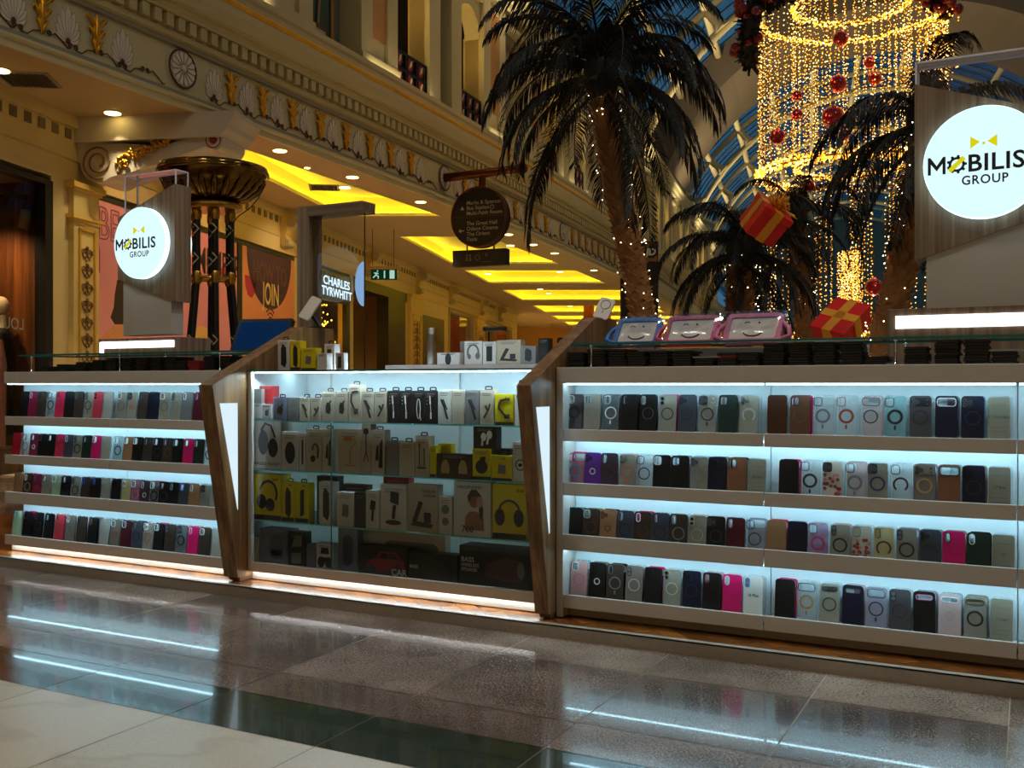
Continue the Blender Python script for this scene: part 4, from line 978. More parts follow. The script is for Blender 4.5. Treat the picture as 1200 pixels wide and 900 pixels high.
# ---- phones and chargers displayed on the fins
t=thing('phone_stand','white phone on a black tilted stand on the left wooden fin','phone stand',(-3.66,4.55,1.403))
mb=MB(); mb.tube([(-3.62,4.58,1.404),(-3.68,4.58,1.47),(-3.70,4.57,1.51)],.012,8); mb.box(-3.68,-3.58,4.53,4.63,1.403,1.409); obj('stand',mb,blackm,t)
mb=MB(); mb.prism(rrect(.075,.15,.012),0,.012,lambda u,v,w:(u,w,v)); R=Matrix.Translation(Vector((-3.68,4.55,1.52)))@Matrix.Rotation(.35,4,'Y')@Matrix.Rotation(-.5,4,'X'); mb.xf(lambda p:R@p); obj('phone_body',mb,pm('phone_white',(206,196,180),.35),t)
t=thing('phone_display','white phone with a grey ring leaning on the right wooden fin','phone',(-1.88,4.56,1.403))
R=Matrix.Translation(Vector((-1.865,4.52,1.403)))@Matrix.Rotation(.26,4,'Y')@Matrix.Rotation(-.45,4,'X')
mb=MB(); mb.prism(rrect(.08,.115,.012,5,0,.0575),0,.009,lambda u,v,w:(u,w,v)); mb.xf(lambda p:R@p); obj('body',mb,pm('phone_white',(0,0,0)),t)
mb=MB(); mb.prism(circ(.026,28,0,.078),-.0012,0,lambda u,v,w:(u,w,v),holes=[circ(.0225,28,0,.078)]); mb.box(-.002,.002,-.0012,0,.03,.044); mb.xf(lambda p:R@p); obj('magnet_ring',mb,pm('ring_grey',(90,90,90),.5),t)
mb=MB(); mb.box(-1.885,-1.865,4.55,4.57,1.403,1.44); mb.box(-1.9,-1.855,4.53,4.58,1.403,1.408); obj('wedge',mb,blackm,t)
# ---- tablets for children in clear bags on the right glass top
def kid_tablet(label,px0,px1,col,Y,tilt=.68):
    a,b=WX_(px0,Y),WX_(px1,Y); w=b-a; x=(a+b)/2; h=.19
    t=thing('tablet_case',label,'tablet case',(x,Y,1.2615),group='bagged tablet cases on the right glass top')
    R=Matrix.Translation(Vector((x,Y,1.262)))@Matrix.Rotation(-tilt,4,'X'); z0=.0
    fr1=pm('case_'+'_'.join(map(str,col)),col,.5); iw=w*.74; ih=.125
    mb=MB(); mb.prism(rrect(iw+.045,ih+.045,.025,5,0,.085),0,.018,lambda u,v,w_:(u,w_,v),holes=[rrect(iw,ih,.012,4,0,.085)])
    for sx in (-1,1):
        mb.tube([(sx*(iw/2+.02),.009,.12),(sx*(iw/2+.05),.009,.085),(sx*(iw/2+.06),.009,.04),(sx*(iw/2+.02),.009,.02)],.011,8)
    mb.xf(lambda p:R@p); obj('bumper_frame',mb,fr1,t)
    mb=MB(); mb.prism(rrect(iw,ih,.01,4,0,.085),.006,.012,lambda u,v,w_:(u,w_,v)); mb.xf(lambda p:R@p); obj('screen_sheet',mb,pm('tablet_sheet',(206,200,192),.35),t)
    mb=MB(); 
    mb.tube([(.045*math.cos(q),.004,.075+.035*math.sin(q)) for q in [PI*1.15+PI*.7*i/12 for i in range(13)]],.003,5)
    mb.tube([(-.03+.011*math.cos(q),.004,.115+.008*math.sin(q)) for q in [PI*i/8 for i in range(9)]],.002,5); mb.ball((.022,.004,.118),.005,6,4)
    mb.xf(lambda p:R@p); obj('smiling_face_print',mb,pm('face_print_'+str(col[1]),tuple(int(c*.55) for c in col),.5),t)
    # crinkled clear bag: a lens shaped pillow
    mb=MB(); nx,nz=14,8; g=random.Random(px0); V=[];F=[]
    for sd in (-1,1):
        for i in range(nx+1):
            for j in range(nz+1):
                u=-w/2+w*i/nx; v=-.0+h*j/nz; e=min(i,nx-i,2)*min(j,nz-j,2)/4.
                V.append((u,.009+sd*(.004+.018*e)+(g.random()-.5)*.006*e,v))
    m_=(nx+1)*(nz+1)
    for o in (0,m_):
        for i in range(nx):
            for j in range(nz): q=o+i*(nz+1)+j; F.append((q,q+1,q+nz+2,q+nz+1))
    mb.add(V,F,None,True); mb.xf(lambda p:R@p); obj('clear_bag',mb,glassm('bag_plastic',(.93,.93,.92,1),.28,.12),t,label='crinkled clear plastic bag',fixn=False)
kid_tablet('blue framed tablet case in a clear bag behind the right wooden fin',714,771,(40,108,190),4.36)
kid_tablet('pink framed tablet case with a smile, in a clear bag beside the blue one',772,840,(186,70,120),4.32)
kid_tablet('pink framed tablet case in the rightmost clear bag on the glass top',842,917,(206,110,150),4.30)
# ================================================================ WALLETS
walm=[pm('wallet_black',(20,19,20),.5,spec=.4),pm('wallet_red',(150,24,30),.5),pm('wallet_grey_page',(120,116,110),.5)]
wmesh=None
def wallet_mesh():
    mb=MB(); w,d,h=.083,.15,.0112
    for z0,z1 in ((0,.0042),(.0064,.0106)): mb.prism(rrect(w,d,.006,3,0,d/2),z0,z1,lambda u,v,a:(u,v,a),0)
    mb.prism(rrect(w-.008,d-.008,.004,2,0,d/2),.0042,.0064,lambda u,v,a:(u,v,a),1)
    for i in range(7): pass
    mb.tube([(w/2-.001,.01,.0053),(w/2-.001,d-.01,.0053)],.0053,6,m=0)
    me=mb.mesh('wallet_case'); me.materials.append(walm[0]); me.materials.append(walm[2]); return me
WM=wallet_mesh(); WMR=WM.copy(); WMR.materials[0]=walm[1]
g=random.Random(21)
def wallets(stacks,side,y0=YF+.075):
    n=len(stacks)
    for i,(px0,px1,k,redset) in enumerate(stacks):
        x=(WX_(px0,y0)+WX_(px1,y0))/2; z=1.1535
        for j in range(k):
            red=j in redset
            o=bpy.data.objects.new('wallet_case',WMR if red else WM); C.objects.link(o)
            o.location=(x+(g.random()-.5)*.008,y0+(g.random()-.5)*.012,z+.0003); o.rotation_euler=(0,0,(g.random()-.5)*.07); z+=.0114
            pos='bottom of' if j==0 else ('top of' if j==k-1 else ORD[j+1]+' up in')
            col='red' if red else 'black'
            o['label']=f'{col} wallet, {pos} the {ORD[i+1]} stack from the left, {side} counter'
            if k==1: o['label']=f'lone {col} wallet case, {ORD[i+1]} pile from the left on the {side} counter'
            o['category']='wallet'; o['group']=f'wallet cases stacked on the {side} counter'
wallets([(663,686,6,()),(687,711,7,()),(712,733,7,()),(734,756,6,()),(757,785,6,()),(786,811,6,()),(812,836,3,()),(840,862,5,(3,)),(863,891,5,()),(892,921,8,()),(922,950,8,()),(951,980,8,()),(981,1013,8,()),(1016,1036,3,()),(1056,1091,6,()),(1094,1126,8,()),(1128,1161,8,()),(1163,1190,4,())],'right')
wallets([(44,62,3,()),(62,81,4,()),(81,104,5,()),(105,120,6,()),(121,137,7,()),(138,155,7,()),(156,172,7,()),(173,190,7,()),(191,206,7,()),(206,216,5,()),(217,236,5,(0,1,2,3,4)),(237,253,7,()),(254,272,7,())],'far left')
for i,(px0,px1,lab) in enumerate(((816,846,'grey booklet lying on the low wallet pile on the right counter'),(1036,1058,'clear flat packet lying left of the tall wallet stacks, right counter'),(1164,1196,'clear flat packet lying on the rightmost wallet stack'))):
    x=(WX_(px0,4.1)+WX_(px1,4.1))/2; z=1.1535+(.0345,.0,.046)[i]
    mb=MB(); mb.prism(rrect(.12,.1,.006,3),0,.006,lambda u,v,a:(x+u,4.11+v,z+.001+a)); mb.prism(rrect(.10,.08,.004,2),.006,.0075,lambda u,v,a:(x+u,4.11+v,z+.001+a))
    tag(obj('flat_packet',mb,pm('packet_grey',(150,150,146),.25)),lab,'packet')
# ================================================================ PHONE CASES
CW,CH,CTk=.0775,.160,.0105
pal=dict(smoke=('t',(70,62,62),.72),greige=('o',(134,126,114)),gsm=('t',(92,98,102),.75),black=('o',(14,14,15)),clrb=('c',(130,118,92)),slate=('o',(58,62,72)),brownc=('c',(120,108,88)),
 green=('o',(22,40,34)),leather=('o',(62,30,15)),copper=('o',(90,54,36)),clear=('c',None),clrw=('c',None),teal=('t',(120,170,176),.4),dgrey=('o',(66,64,66)),navy=('o',(14,18,38)),box=('c',(124,110,80)),
 purple=('o',(90,34,130)),mauve=('o',(62,46,58)),tanl=('o',(122,76,50)),red=('o',(164,26,44)),maroon=('o',(70,12,26)),magenta=('o',(196,16,92)),rose=('t',(196,150,146),.85),dbrown=('o',(58,46,38)),bgrey=('o',(110,100,92)),
 lilac=('t',(150,146,166),.7),pinkc=('t',(206,176,176),.75),wht=('o',(196,192,184)),floral=('c',(196,186,166)),purc=('t',(176,140,186),.5),crim=('o',(190,36,70)),redp=('o',(176,50,62)),pale=('c',(146,138,124)),tan=('o',(150,110,76)),
 greenc=('c',(150,176,130)),yel=('c',(190,176,110)),mauvec=('t',(170,120,140),.7),dmag=('o',(120,26,56)),slateb=('o',(56,66,76)),greygr=('o',(104,104,104)))
def cmat(k):
    kind,c=pal[k][0],pal[k][1]
    if kind=='o': return pm('case_'+k,c,.38,var=.05,scale=30,spec=.4)
    if kind=='t': return pm('case_'+k,c,.2,alpha=pal[k][2],spec=.5)
    return pm('case_clear_shell',(200,214,218),.12,alpha=.13,spec=.6)
HOLES={'cut':rrect(.030,.034,.009,4,-.019,CH-.025),'oval':rrect(.017,.036,.0084,4,-.021,CH-.026),'wide':rrect(.064,.030,.010,4,0,CH-.024),'pill':rrect(.058,.018,.0088,4,0,CH-.022)}
FN=lambda u,v,w:(u,w,v)
shells={}
def shell(style,k):
    key=(style if style in HOLES else 'none')
    if key not in shells:
        mb=MB(); mb.prism(rrect(CW,CH,.013,5,0,CH/2),0,CTk,FN,holes=[HOLES[key]] if key in HOLES else [],smooth=False,mside=1)
        shells[key]=mb.mesh('case_shell'); shells[key].materials.append(cmat('black')); shells[key].materials.append(cmat('black'))
    return shells[key]
prts={}
def pmesh(key,fn):
    if key not in prts:
        me=fn().mesh(key.split(':')[0]); me.materials.append(cmat('black'))
        prts[key]=me
    return prts[key]
def ringm(r0,r1,tail,gap):
    def f():
        mb=MB(); zc=.078
        if gap:
            P=arc(0,zc,r1,-PI*.28,PI*1.28,24)+arc(0,zc,r0,PI*1.28,-PI*.28,24); mb.prism(P,-.0012,0,FN)
        else: mb.prism(circ(r1,32,0,zc),-.0012,0,FN,holes=[circ(r0,32,0,zc)])
        if tail: mb.prism(rrect(.007,.017,.003,2,0,.078-r1-.013),-.0012,0,FN)
        return mb
    return f
def framem(style):
    def f(): mb=MB(); mb.tube([(u,-.0008,v) for u,v in HOLES[style]],.0016,5,True); return mb
    return f
def lensm(style):
    def f():
        mb=MB()
        if style=='cam3':
            for x,z in ((-.027,CH-.017),(-.027,CH-.034),(-.011,CH-.0255)): mb.prism(circ(.0072,16,x,z),-.003,0,FN,holes=[circ(.0045,16,x,z)])
        elif style=='cam2':
            for x,z in ((-.024,CH-.018),(-.024,CH-.036)): mb.prism(circ(.0075,16,x,z),-.002,0,FN)
        elif style=='wcam':
            for x,z in ((-.025,CH-.016),(-.025,CH-.032),(-.011,CH-.024)): mb.prism(circ(.0068,16,x,z),-.003,0,FN,holes=[circ(.004,16,x,z)])
            for x,z in ((.024,CH-.016),(.024,CH-.032)): mb.prism(circ(.003,10,x,z),-.003,0,FN)
        elif style=='pcam': mb.prism(circ(.0075,16,-.018,CH-.022),-.0025,0,FN,holes=[circ(.0045,16,-.018,CH-.022)]); mb.prism(circ(.003,10,.018,CH-.022),-.002,0,FN)
        return mb
    return f
def islandm(style):
    def f():
        mb=MB()
        if style=='cam3': mb.prism(rrect(.036,.038,.010,4,-.019,CH-.0255),-.0018,0,FN)
        if style=='cam2': mb.prism(rrect(.020,.040,.0095,4,-.024,CH-.027),-.0018,0,FN)
        if style=='wcam': mb.prism(rrect(.070,.033,.012,4,0,CH-.024),-.0018,0,FN)
        if style=='pcam': mb.prism(rrect(.062,.019,.009,4,0,CH-.022),-.0018,0,FN)
        return mb
    return f
def cardm():
    mb=MB(); mb.prism(rrect(CW-.005,CH-.006,.010,4,0,CH/2),CTk*.45,CTk*.6,FN); return mb
RC=dict(k=(22,22,24),g=(110,112,116),w=(214,214,214),b=(84,112,140),r=(150,66,48),o=(188,84,40),n=(34,44,84),br=(92,62,44),gd=(168,134,84),s=(170,164,150),m=(160,46,90),p=(196,80,120),dm=(66,30,34),dk=(40,40,44),bl=(40,60,180),y=(180,170,90),pk=(214,110,150),lb=(60,110,170))
RT={'1':(.0225,.0265,0,0),'2':(.0215,.0280,0,0),'t':(.0225,.0275,1,0),'T':(.0195,.0285,1,0),'s':(.010,.0145,0,0),'d':(.0235,.0250,0,0),'h':(.021,.028,0,1)}
def pobj(name,me,mat,par,label=None):
    o=bpy.data.objects.new(name,me); C.objects.link(o); o.parent=par
    for sl in o.material_slots: sl.link='OBJECT'; sl.material=mat
    if len(o.material_slots)>1 and mat.name=='case_clear_shell': o.material_slots[1].material=pm('case_clear_rim',(150,166,172),.15,alpha=.55)
    if label: o['label']=label
    return o
def ringmat(c): return pm('ring_'+c,RC[c],.4)
COLW=dict(smoke='smoky translucent',greige='grey-beige',gsm='grey translucent',black='black',clrb='clear beige-backed',slate='slate grey',brownc='clear brown-backed',green='dark green',leather='brown leather',copper='coppery brown',clear='clear',clrw='clear',teal='pale teal',dgrey='dark grey',navy='navy',box='clear beige-carded',purple='purple',mauve='dark mauve',tanl='tan leather',red='red',maroon='maroon',magenta='magenta',rose='rose translucent',dbrown='dark brown',bgrey='brown-grey',lilac='lilac-grey translucent',pinkc='pinkish translucent',wht='pale grey',floral='clear floral',purc='lilac translucent',crim='crimson',redp='dusty red',pale='clear pale-carded',tan='tan',greenc='clear greenish',yel='clear yellowish',mauvec='mauve translucent',dmag='dark magenta',slateb='slate blue',greygr='mid grey')
RCW=dict(k='black',g='grey',w='white',b='blue-grey',r='red-brown',o='orange-red',n='navy',br='brown',gd='gold',s='silver',m='magenta',p='pink',dm='maroon',dk='dark',bl='blue',y='yellow',pk='pink',lb='blue')
ncase=0
def make_case(spec,x,y,z,where,n,group,lean=.12,rz=0,roll=0,text=None):
    """spec: colour/ring/camera, e.g. clear/Tk/cut.k"""
    col,ring,cam=(spec.split('/')+['-','-'])[:3]
    camk,_,camc=cam.partition('.')
    holed=camk if camk in HOLES else 'none'
    lab=COLW[col]+' case'
    if ring!='-': lab=COLW[col]+f' case with {RCW[ring[1:]]} ring'
    M=Matrix.Translation(Vector((x,y,z)))@Matrix.Rotation(rz,4,'Z')@Matrix.Rotation(-lean,4,'X')@Matrix.Rotation(roll,4,'Y')
    t=thing('phone_case',f'{lab}, {n} on {where}','phone case',group=group,M=M)
    pobj('case_shell',shell(camk,col),cmat(col),t)
    kind=pal[col][0]
    if kind=='c' and pal[col][1]:
        pobj('insert_card',pmesh('insert_card:'+holed,cardm),pm('card_'+col,pal[col][1],.6,var=.06),t,label='printed card inside')
    if ring!='-': a=RT[ring[0]]; pobj('magnet_ring',pmesh('magnet_ring:'+ring[0],ringm(*a)),ringmat(ring[1:]),t,label=f'{RCW[ring[1:]]} ring')
    if camk in HOLES:
        c=camc or ('k' if kind!='o' else 'dk'); pobj('camera_frame',pmesh('camera_frame:'+camk,framem(camk)),ringmat(c),t)
    elif camk in ('cam3','cam2','wcam','pcam'):
        c=camc or 'dk'; pobj('camera_island',pmesh('camera_island:'+camk,islandm(camk)),ringmat(c) if c!='=' else cmat(col),t)
        pobj('lenses',pmesh('lenses:'+camk,lensm(camk)),pm('lens_ring',(16,17,20),.12) if c in('s','w','=','g','gd') else pm('lens_bright',(96,98,104),.15),t)
    if col=='floral':
        mb=MB(); g=random.Random(ncase+len(where)+int(x*100)); 
        for q in range(26):
            u,v=(g.random()-.5)*.06,.012+g.random()*.095
            for p in range(5):
                a=p*1.256; mb.prism(circ(.0034,6,u+.004*math.cos(a),v+.004*math.sin(a)),-.0008,0,FN,m=q%3)
        obj('flower_print',mb,[pm('flower_red',(170,30,34),.5),pm('flower_brown',(110,60,44),.5),pm('flower_pink',(200,130,120),.5)],t,world=False,label='red and brown flower print')
    if text:
        mb=MB(); letters(mb,text,.0155,lambda u,v,w:(u,CTk*.45-.0006,.083+v) if kind=='c' else (u,-.0006,.083+v),bold=.02)
        for zz in (.125,.045,.03): mb.box(-.026,.026,CTk*.45-.0006,CTk*.45-.0004,zz-.0006,zz+.0006)
        obj('card_lettering',mb,pm('card_ink',(44,36,24),.6),t,world=False,fixn=False)
    return t
YC=YF+.055
back_mesh={}
def row(px0,px1,zbase,where,specs,group,behind=False,lean=.12,rolls=None,y=YC):
    n=len(specs); X0_,X1_=WX_(px0,y),WX_(px1,y); pitch=(X1_-X0_)/n
    for i,sp in enumerate(specs):
        text=None
        if '@' in sp: sp,text=sp.split('@')
        x=X0_+pitch*(i+.5)
        num='last' if i==n-1 else ORD[i+1]
        g=random.Random(i*7+len(where)); 
        make_case(sp,x,y,zbase,where,num,group,lean+(g.random()-.5)*.03,(g.random()-.5)*.06,(rolls[i] if rolls else (g.random()-.5)*.02),text)
        if behind:
            keys=['clear','clear','black','clear','lilac','clear','pinkc','teal','magenta','clear','greige']
            kk=keys[(i*3+len(where)+n)%11] if not isinstance(behind,dict) else behind.get(i,keys[(i*3+len(where))%11])
            if sp.startswith('box'): kk='clear'
            t=thing('phone_case',f'{COLW[kk]} case half hidden behind the {num} on {where}','phone case',group=group+', second layer',
                M=Matrix.Translation(Vector((x+.006,y+.017+CTk,zbase)))@Matrix.Rotation(-lean,4,'X'))
            pobj('case_shell',shell('cut' if i%2 else 'wide',kk),cmat(kk),t)
ZB=[q+.0006 for q in DECK]
ZRT=['the top shelf','the second shelf','the third shelf','the bottom shelf']
gR=lambda r,b:f'phone cases on {ZRT[r]}, right cabinet, {b} bay'
R=lambda r,b:f'{ZRT[r]}, right cabinet {b} bay'
rows=[
 (0,'first',661.5,889,'smoke/Tk/cut.w greige/dg/cut.s gsm/tw/cut.w black/-/oval black/dg/oval.s clrb/1k/cam2.= slate/1dk/cam3.= brownc/tk/cam3.k green/-/cut.k clrb/hs/cam3.='),
 (0,'second',897,1187,'leather copper/2br/cut.k clear/Tg/cut.dk clear/Tr/cut.r clear/1k/wide.k teal/Tk/cut.k dgrey/2dk/wcam.k navy/-/wide.w navy/1dk/cam3.k box/-/-@17_Pro_Max'),
 (1,'first',664,897,'clear/Tb/cut.b purple/sw/cam3.= mauve/dbr/oval.g clrb/to/cam3.= clrw/1k/cut.k black/-/cut.w black/-/cut.k clrb/tg/cam3.g navy/-/cam3.= tanl/-/cut.br box/-/-@16_Pro'),
 (1,'second',911,1186,'black clear/Tdk/cut.dk floral/-/cam3.k clear/Tg/cut.dk brownc/2n/cam3.k clear/hdm/cut.dk bgrey/2gd/wcam.= tanl/-/wide.dk navy/1dk/cam3.= box/-/-@17_Pro'),
 (2,'first',662,895,'black dbrown/1br/cut.w tan/sbr/cam3.= slate/1k/oval.g dbrown/dbr/oval.w slate/1k/oval.k dbrown/tg/oval.g clrb/ds/cam2.s black/1dk/cam3.k maroon/-/oval.r clrw/1k/cut.k'),
 (2,'second',897,1190,'tan navy purc/Tm/cut.dk clrb/2k/cam2.k floral/-/cut.g yel/hbr/oval.br brownc/2k/cam2.k slate/1dk/cam3.= magenta/-/oval.k green/-/oval.w box/-/-@17'),
 (3,'first',667,894,'rose/1p/cut.w black/sw/cam2.= dbrown/tg/oval.g bgrey/1s/cam2.k black/-/cam3.= clrb/1s/cam2.= navy/1dk/cam3.= black/-/oval.r magenta/-/oval.w wht/-/cam2.lb@16_Plus'),
 (3,'second',906,1189,'black clear/Tgd/wide.k clrb/1k/pcam.dk navy/-/pill.k lilac/tk/wide.k dgrey/1dk/cam2.k black/-/pill.pk pinkc/1s/pill.w brownc/2k/pill.k box/-/-@17_Air'),
]
for r,b,a,c,s in rows:
    row(a,c,ZB[r],R(r,b),[q.replace('_',' ') for q in s.split()],gR(r,b),True)
L_=lambda r,b:f'{ZRT[r]}, left cabinet {b} bay'
rowsL=[
 (0,'first',21,130,'black dmag/-/oval.w dbrown/-/oval.k clear/2k/cut.k crim/-/oval.r black dbrown/-/oval.g clrb/tk/cam2.k redp/-/cam2.= pale'),
 (0,'second',134,252,'brownc/1br/cut.w clrb/so/cam3.k dbrown/-/oval.k navy/-/cam3.= clrb/1br/cut.w clrb/dbr/cam2.k greygr/-/oval.w maroon/-/oval.p black'),
 (1,'first',13,127,'red clear/1g/cut.g dmag/sw/cut.k black/-/oval black/-/cut crim/dr/oval.k slate/-/oval.w brownc/2k/cam2.k green/-/oval.k magenta/-/cut.w pale'),
 (1,'second',131,250,'teal/2dk/cut.w tan/-/cut.w black/-/cut.w dbrown/-/oval.k black/2dk/cut.g dbrown/1br/oval.k black/-/cut.g magenta/-/cut.k green/-/oval.g clear/2k/cut.k'),
 (2,'first',14,128,'tan dbrown/1gd/oval.w dmag/sr/oval.k greige/-/cut.k greenc/-/cut.w black/1dk/cut clrb/tk/cam2.k dbrown/-/oval.bl black/-/oval.bl pale'),
 (2,'second',129,256,'black/-/cam3.= yel/2y/cam3.w mauvec/1p/cut.w mauve/ss/oval.w gsm/2k/cut.w black/1dk/cut.k black/-/oval.g slateb/-/cut.bl tan/-/oval.w clrb/2g/cam3.k pale'),
 (3,'first',12,127,'greenc/-/cut.lb black/-/oval black/1dk/oval black/-/cut.k redp/1r/oval.r bgrey/1g/oval.w dbrown/-/oval.k black/-/oval.r pale'),
 (3,'second',127,259,'bgrey/sr/cut.w maroon/-/cut.w slate/1k/cut.k clrb/tr/cam3.w black/-/cut.w dbrown/1dk/cam2.k gsm/2k/cam3.k magenta/-/oval.w dbrown/-/cut.w pale'),
]
for r,b,a,c,s in rowsL:
    row(a,c,ZB[r],L_(r,b),s.split(),f'phone cases on {ZRT[r]}, far left cabinet, {b} bay',r>=2,rolls=None)
# ================================================================ BOXED GADGETS
bw=pm('carton_white',(218,214,208),.45); bbe=pm('carton_beige',(192,178,154),.5); by=pm('carton_yellow',(226,206,6),.45); bk=pm('carton_black',(20,18,18),.4); bg=pm('carton_grey',(128,126,124),.5); bbg=pm('carton_blue_grey',(110,116,136),.5); bdb=pm('carton_dark_brown',(46,34,22),.4)
bred=pm('carton_red',(170,24,36),.45); prk=pm('print_dark',(34,32,32),.5); prg=pm('print_mid_grey',(120,116,110),.5); prw=pm('print_white',(214,210,200),.5); pro=pm('print_orange',(196,120,60),.5)
prred=pm('print_red_car',(150,28,40),.4); prp=pm('print_mauve',(84,52,66),.4)
CM=dict(w=bw,b=bbe,y=by,k=bk,g=bg,u=bbg,d=bdb,r=bred)
def art(kind,w,h):
    """printed picture in box-face coordinates, u in [-w/2,w/2], v in [0,h]; returns (mb, material)"""
    mb=MB(); f=lambda u,v,a:(u,-.0006-a,v); s=min(w,h)
    T=lambda pts,r:mb.tube([(u*w,-.0006,v*h) for u,v in pts],r*s,6)
    P=lambda pts:mb.prism([(u*w,v*h) for u,v in pts],0,.0008,f)
    O=lambda u,v,rx,ry:mb.prism([(u*w+rx*s*math.cos(2*PI*i/20),v*h+ry*s*math.sin(2*PI*i/20)) for i in range(20)],0,.0008,f)
    m=prk; m2=prk
    if kind=='phones':
        mb.tube([(.3*s*math.cos(q),-.0006,.50*h+.3*s*math.sin(q)) for q in [-.1+ (PI+.2)*i/16 for i in range(17)]],.035*s,6)
        O(-.28*s/w,.40,.15,.23); O(.28*s/w,.40,.15,.23); O(-.1*s/w,.36,.14,.18) if False else None
    elif kind=='phones_side':
        mb.tube([(.05*w+.3*s*math.cos(q),-.0006,.58*h+.34*s*math.sin(q)) for q in [-.5+(PI+.2)*i/16 for i in range(17)]],.04*s,6); O(-.18,.4,.17,.2); O(.12,.34,.16,.18)
    elif kind=='headset': O(-.12,.52,.18,.34); O(.22,.42,.17,.26); T([(-.2,.75),(-.05,.9),(.15,.85),(.3,.62)],.03)
    elif kind=='mouse': O(.0,.45,.3,.52)
    elif kind=='plug': P([(-.18,.3),(.1,.25),(.2,.4),(.16,.62),(-.1,.64),(-.2,.5)]); T([(.1,.62),(.22,.7)],.05)
    elif kind=='cable': T([(-.25,.75),(-.3,.55),(-.1,.42),(.1,.3),(.25,.25)],.06); T([(-.25,.78),(.1,.84),(.3,.82)],.05); P([(.0,.22),(.3,.22),(.3,.36),(.0,.36)])
    elif kind=='stick': T([(-.25,.72),(.0,.5),(.25,.15)],.07); T([(-.1,.72),(.22,.42)],.05)
    elif kind=='two': T([(-.2,.2),(.15,.45),(.25,.6)],.06); T([(-.1,.55),(.1,.4)],.1)
    elif kind=='wires':
        m=prw
        T([(-.1,.85),(-.05,.6)],.06); T([(.0,.35),(.0,.15)],.06); T([(-.05,.6),(.0,.35)],.02)
        for q in range(3): O(-.32,.8-.1*q,.03,.03)
    elif kind=='loop': m=prw; mb.tube([(.15*w*math.cos(q),-.0006,.45*h+.3*h*math.sin(q)) for q in [2*PI*i/18 for i in range(18)]],.03*s,6,True); T([(.1,.3),(.2,.1)],.05)
    elif kind=='hub': O(-.05,.3,.16,.18); mb.tube([(.1*w+.18*w*math.cos(q),-.0006,.5*h+.15*h*math.sin(q)) for q in [PI*i/10 for i in range(11)]],.05*s,6); T([(.28,.5),(.26,.32)],.05)
    elif kind=='holder': P([(.05,.15),(.35,.15),(.35,.8),(.15,.72)]); P([(-.2,.35),(.05,.3),(.05,.68),(-.1,.62)]); O(-.1,.35,.1,.1)
    elif kind=='ringlamp': m=pro; O(-.05,.78,.2,.09); T([(.2,.78),(.3,.68),(.05,.55),(.05,.2)],.02); P([(-.2,.16),(.25,.16),(.25,.19),(-.2,.19)])
    elif kind=='tripod': T([(.0,.85),(.0,.4)],.05); T([(.0,.45),(-.25,.25)],.04); T([(.0,.45),(.25,.25)],.04); O(.0,.85,.3,.3)
    elif kind=='mic': T([(-.2,.25),(-.2,.75)],.03); T([(.15,.25),(.15,.65)],.03); P([(-.35,.2),(.3,.2),(.3,.24),(-.35,.24)]); O(-.2,.78,.06,.08); O(.15,.67,.06,.06)
    elif kind=='bank': P([(-.2,.2),(.12,.1),(.25,.25),(.22,.75),(-.08,.88),(-.2,.72)])
    elif kind=='bankside': P([(-.1,.15),(.18,.2),(.18,.85),(-.1,.8)])
    elif kind=='stand': P([(-.12,.62),(.2,.55),(.22,.82),(-.1,.86)]); T([(.05,.55),(.0,.25)],.07); O(.0,.17,.3,.08)
    elif kind=='charger': P([(-.4,.14),(.3,.1),(.36,.18),(-.3,.24)]); P([(-.35,.22),(-.2,.22),(.02,.62),(-.12,.66)]); P([(.05,.2),(.28,.2),(.28,.42),(.05,.42)])
    elif kind=='dots': m=pm('print_sage',(110,130,96),.5); O(.0,.66,.3,.3); O(.0,.34,.26,.26)
    elif kind=='adapter': m=prg; P([(-.2,.3),(.15,.26),(.2,.35),(.2,.62),(-.15,.66)])
    elif kind=='dryer': P([(-.2,.5),(.2,.5),(.25,.72),(-.1,.75)]); P([(-.1,.2),(.08,.2),(.12,.5),(-.05,.5)])
    elif kind=='pad': O(-.22,.32,.2,.26); O(.22,.32,.2,.26); P([(-.25,.3),(.25,.3),(.2,.5),(-.2,.5)]); P([(-.25,.62),(.25,.62),(.2,.85),(-.2,.85)])
    elif kind=='capsule': m=pm('print_speaker_slate',(62,68,88),.4); mb.prism(rrect(w*.5,h*.66,w*.24,6,0,h*.5),0,.0008,f); mb.tube([(u*1.03,-.0012,v) for u,v in rrect(w*.42,h*.58,w*.2,6,.02*w,h*.5)],.02*w,5,True)
    elif kind=='soundbar': m=pm('print_bar_grey',(104,98,90),.5); mb.prism(rrect(w*.62,h*.36,h*.16,6,.12*w,h*.48),0,.0008,f); mb.prism(rrect(w*.22,h*.26,h*.1,6,.12*w,h*.5),.0008,.0016,f)
    elif kind=='car':
        m=prred; P([(-.34,.3),(-.3,.5),(-.14,.62),(-.04,.84),(.26,.86),(.38,.62),(.44,.56),(.44,.34),(.3,.26),(-.1,.2)]); m2=prk; n0=len(mb.f); mb.prism([(u*w,v*h) for u,v in ((-.08,.62),(-.01,.8),(.1,.8),(.1,.62))],.0008,.0016,f); mb.prism([(u*w,v*h) for u,v in ((.13,.62),(.13,.8),(.24,.8),(.33,.62))],.0008,.0016,f); mb.prism([(-.2*w+.15*h*math.cos(q/3),.26*h+.15*h*math.sin(q/3)) for q in range(19)],.0008,.0016,f); mb.prism([(.3*w+.15*h*math.cos(q/3),.3*h+.15*h*math.sin(q/3)) for q in range(19)],.0008,.0016,f); mb.m[n0:]=[1]*(len(mb.f)-n0)
    elif kind=='speaker':
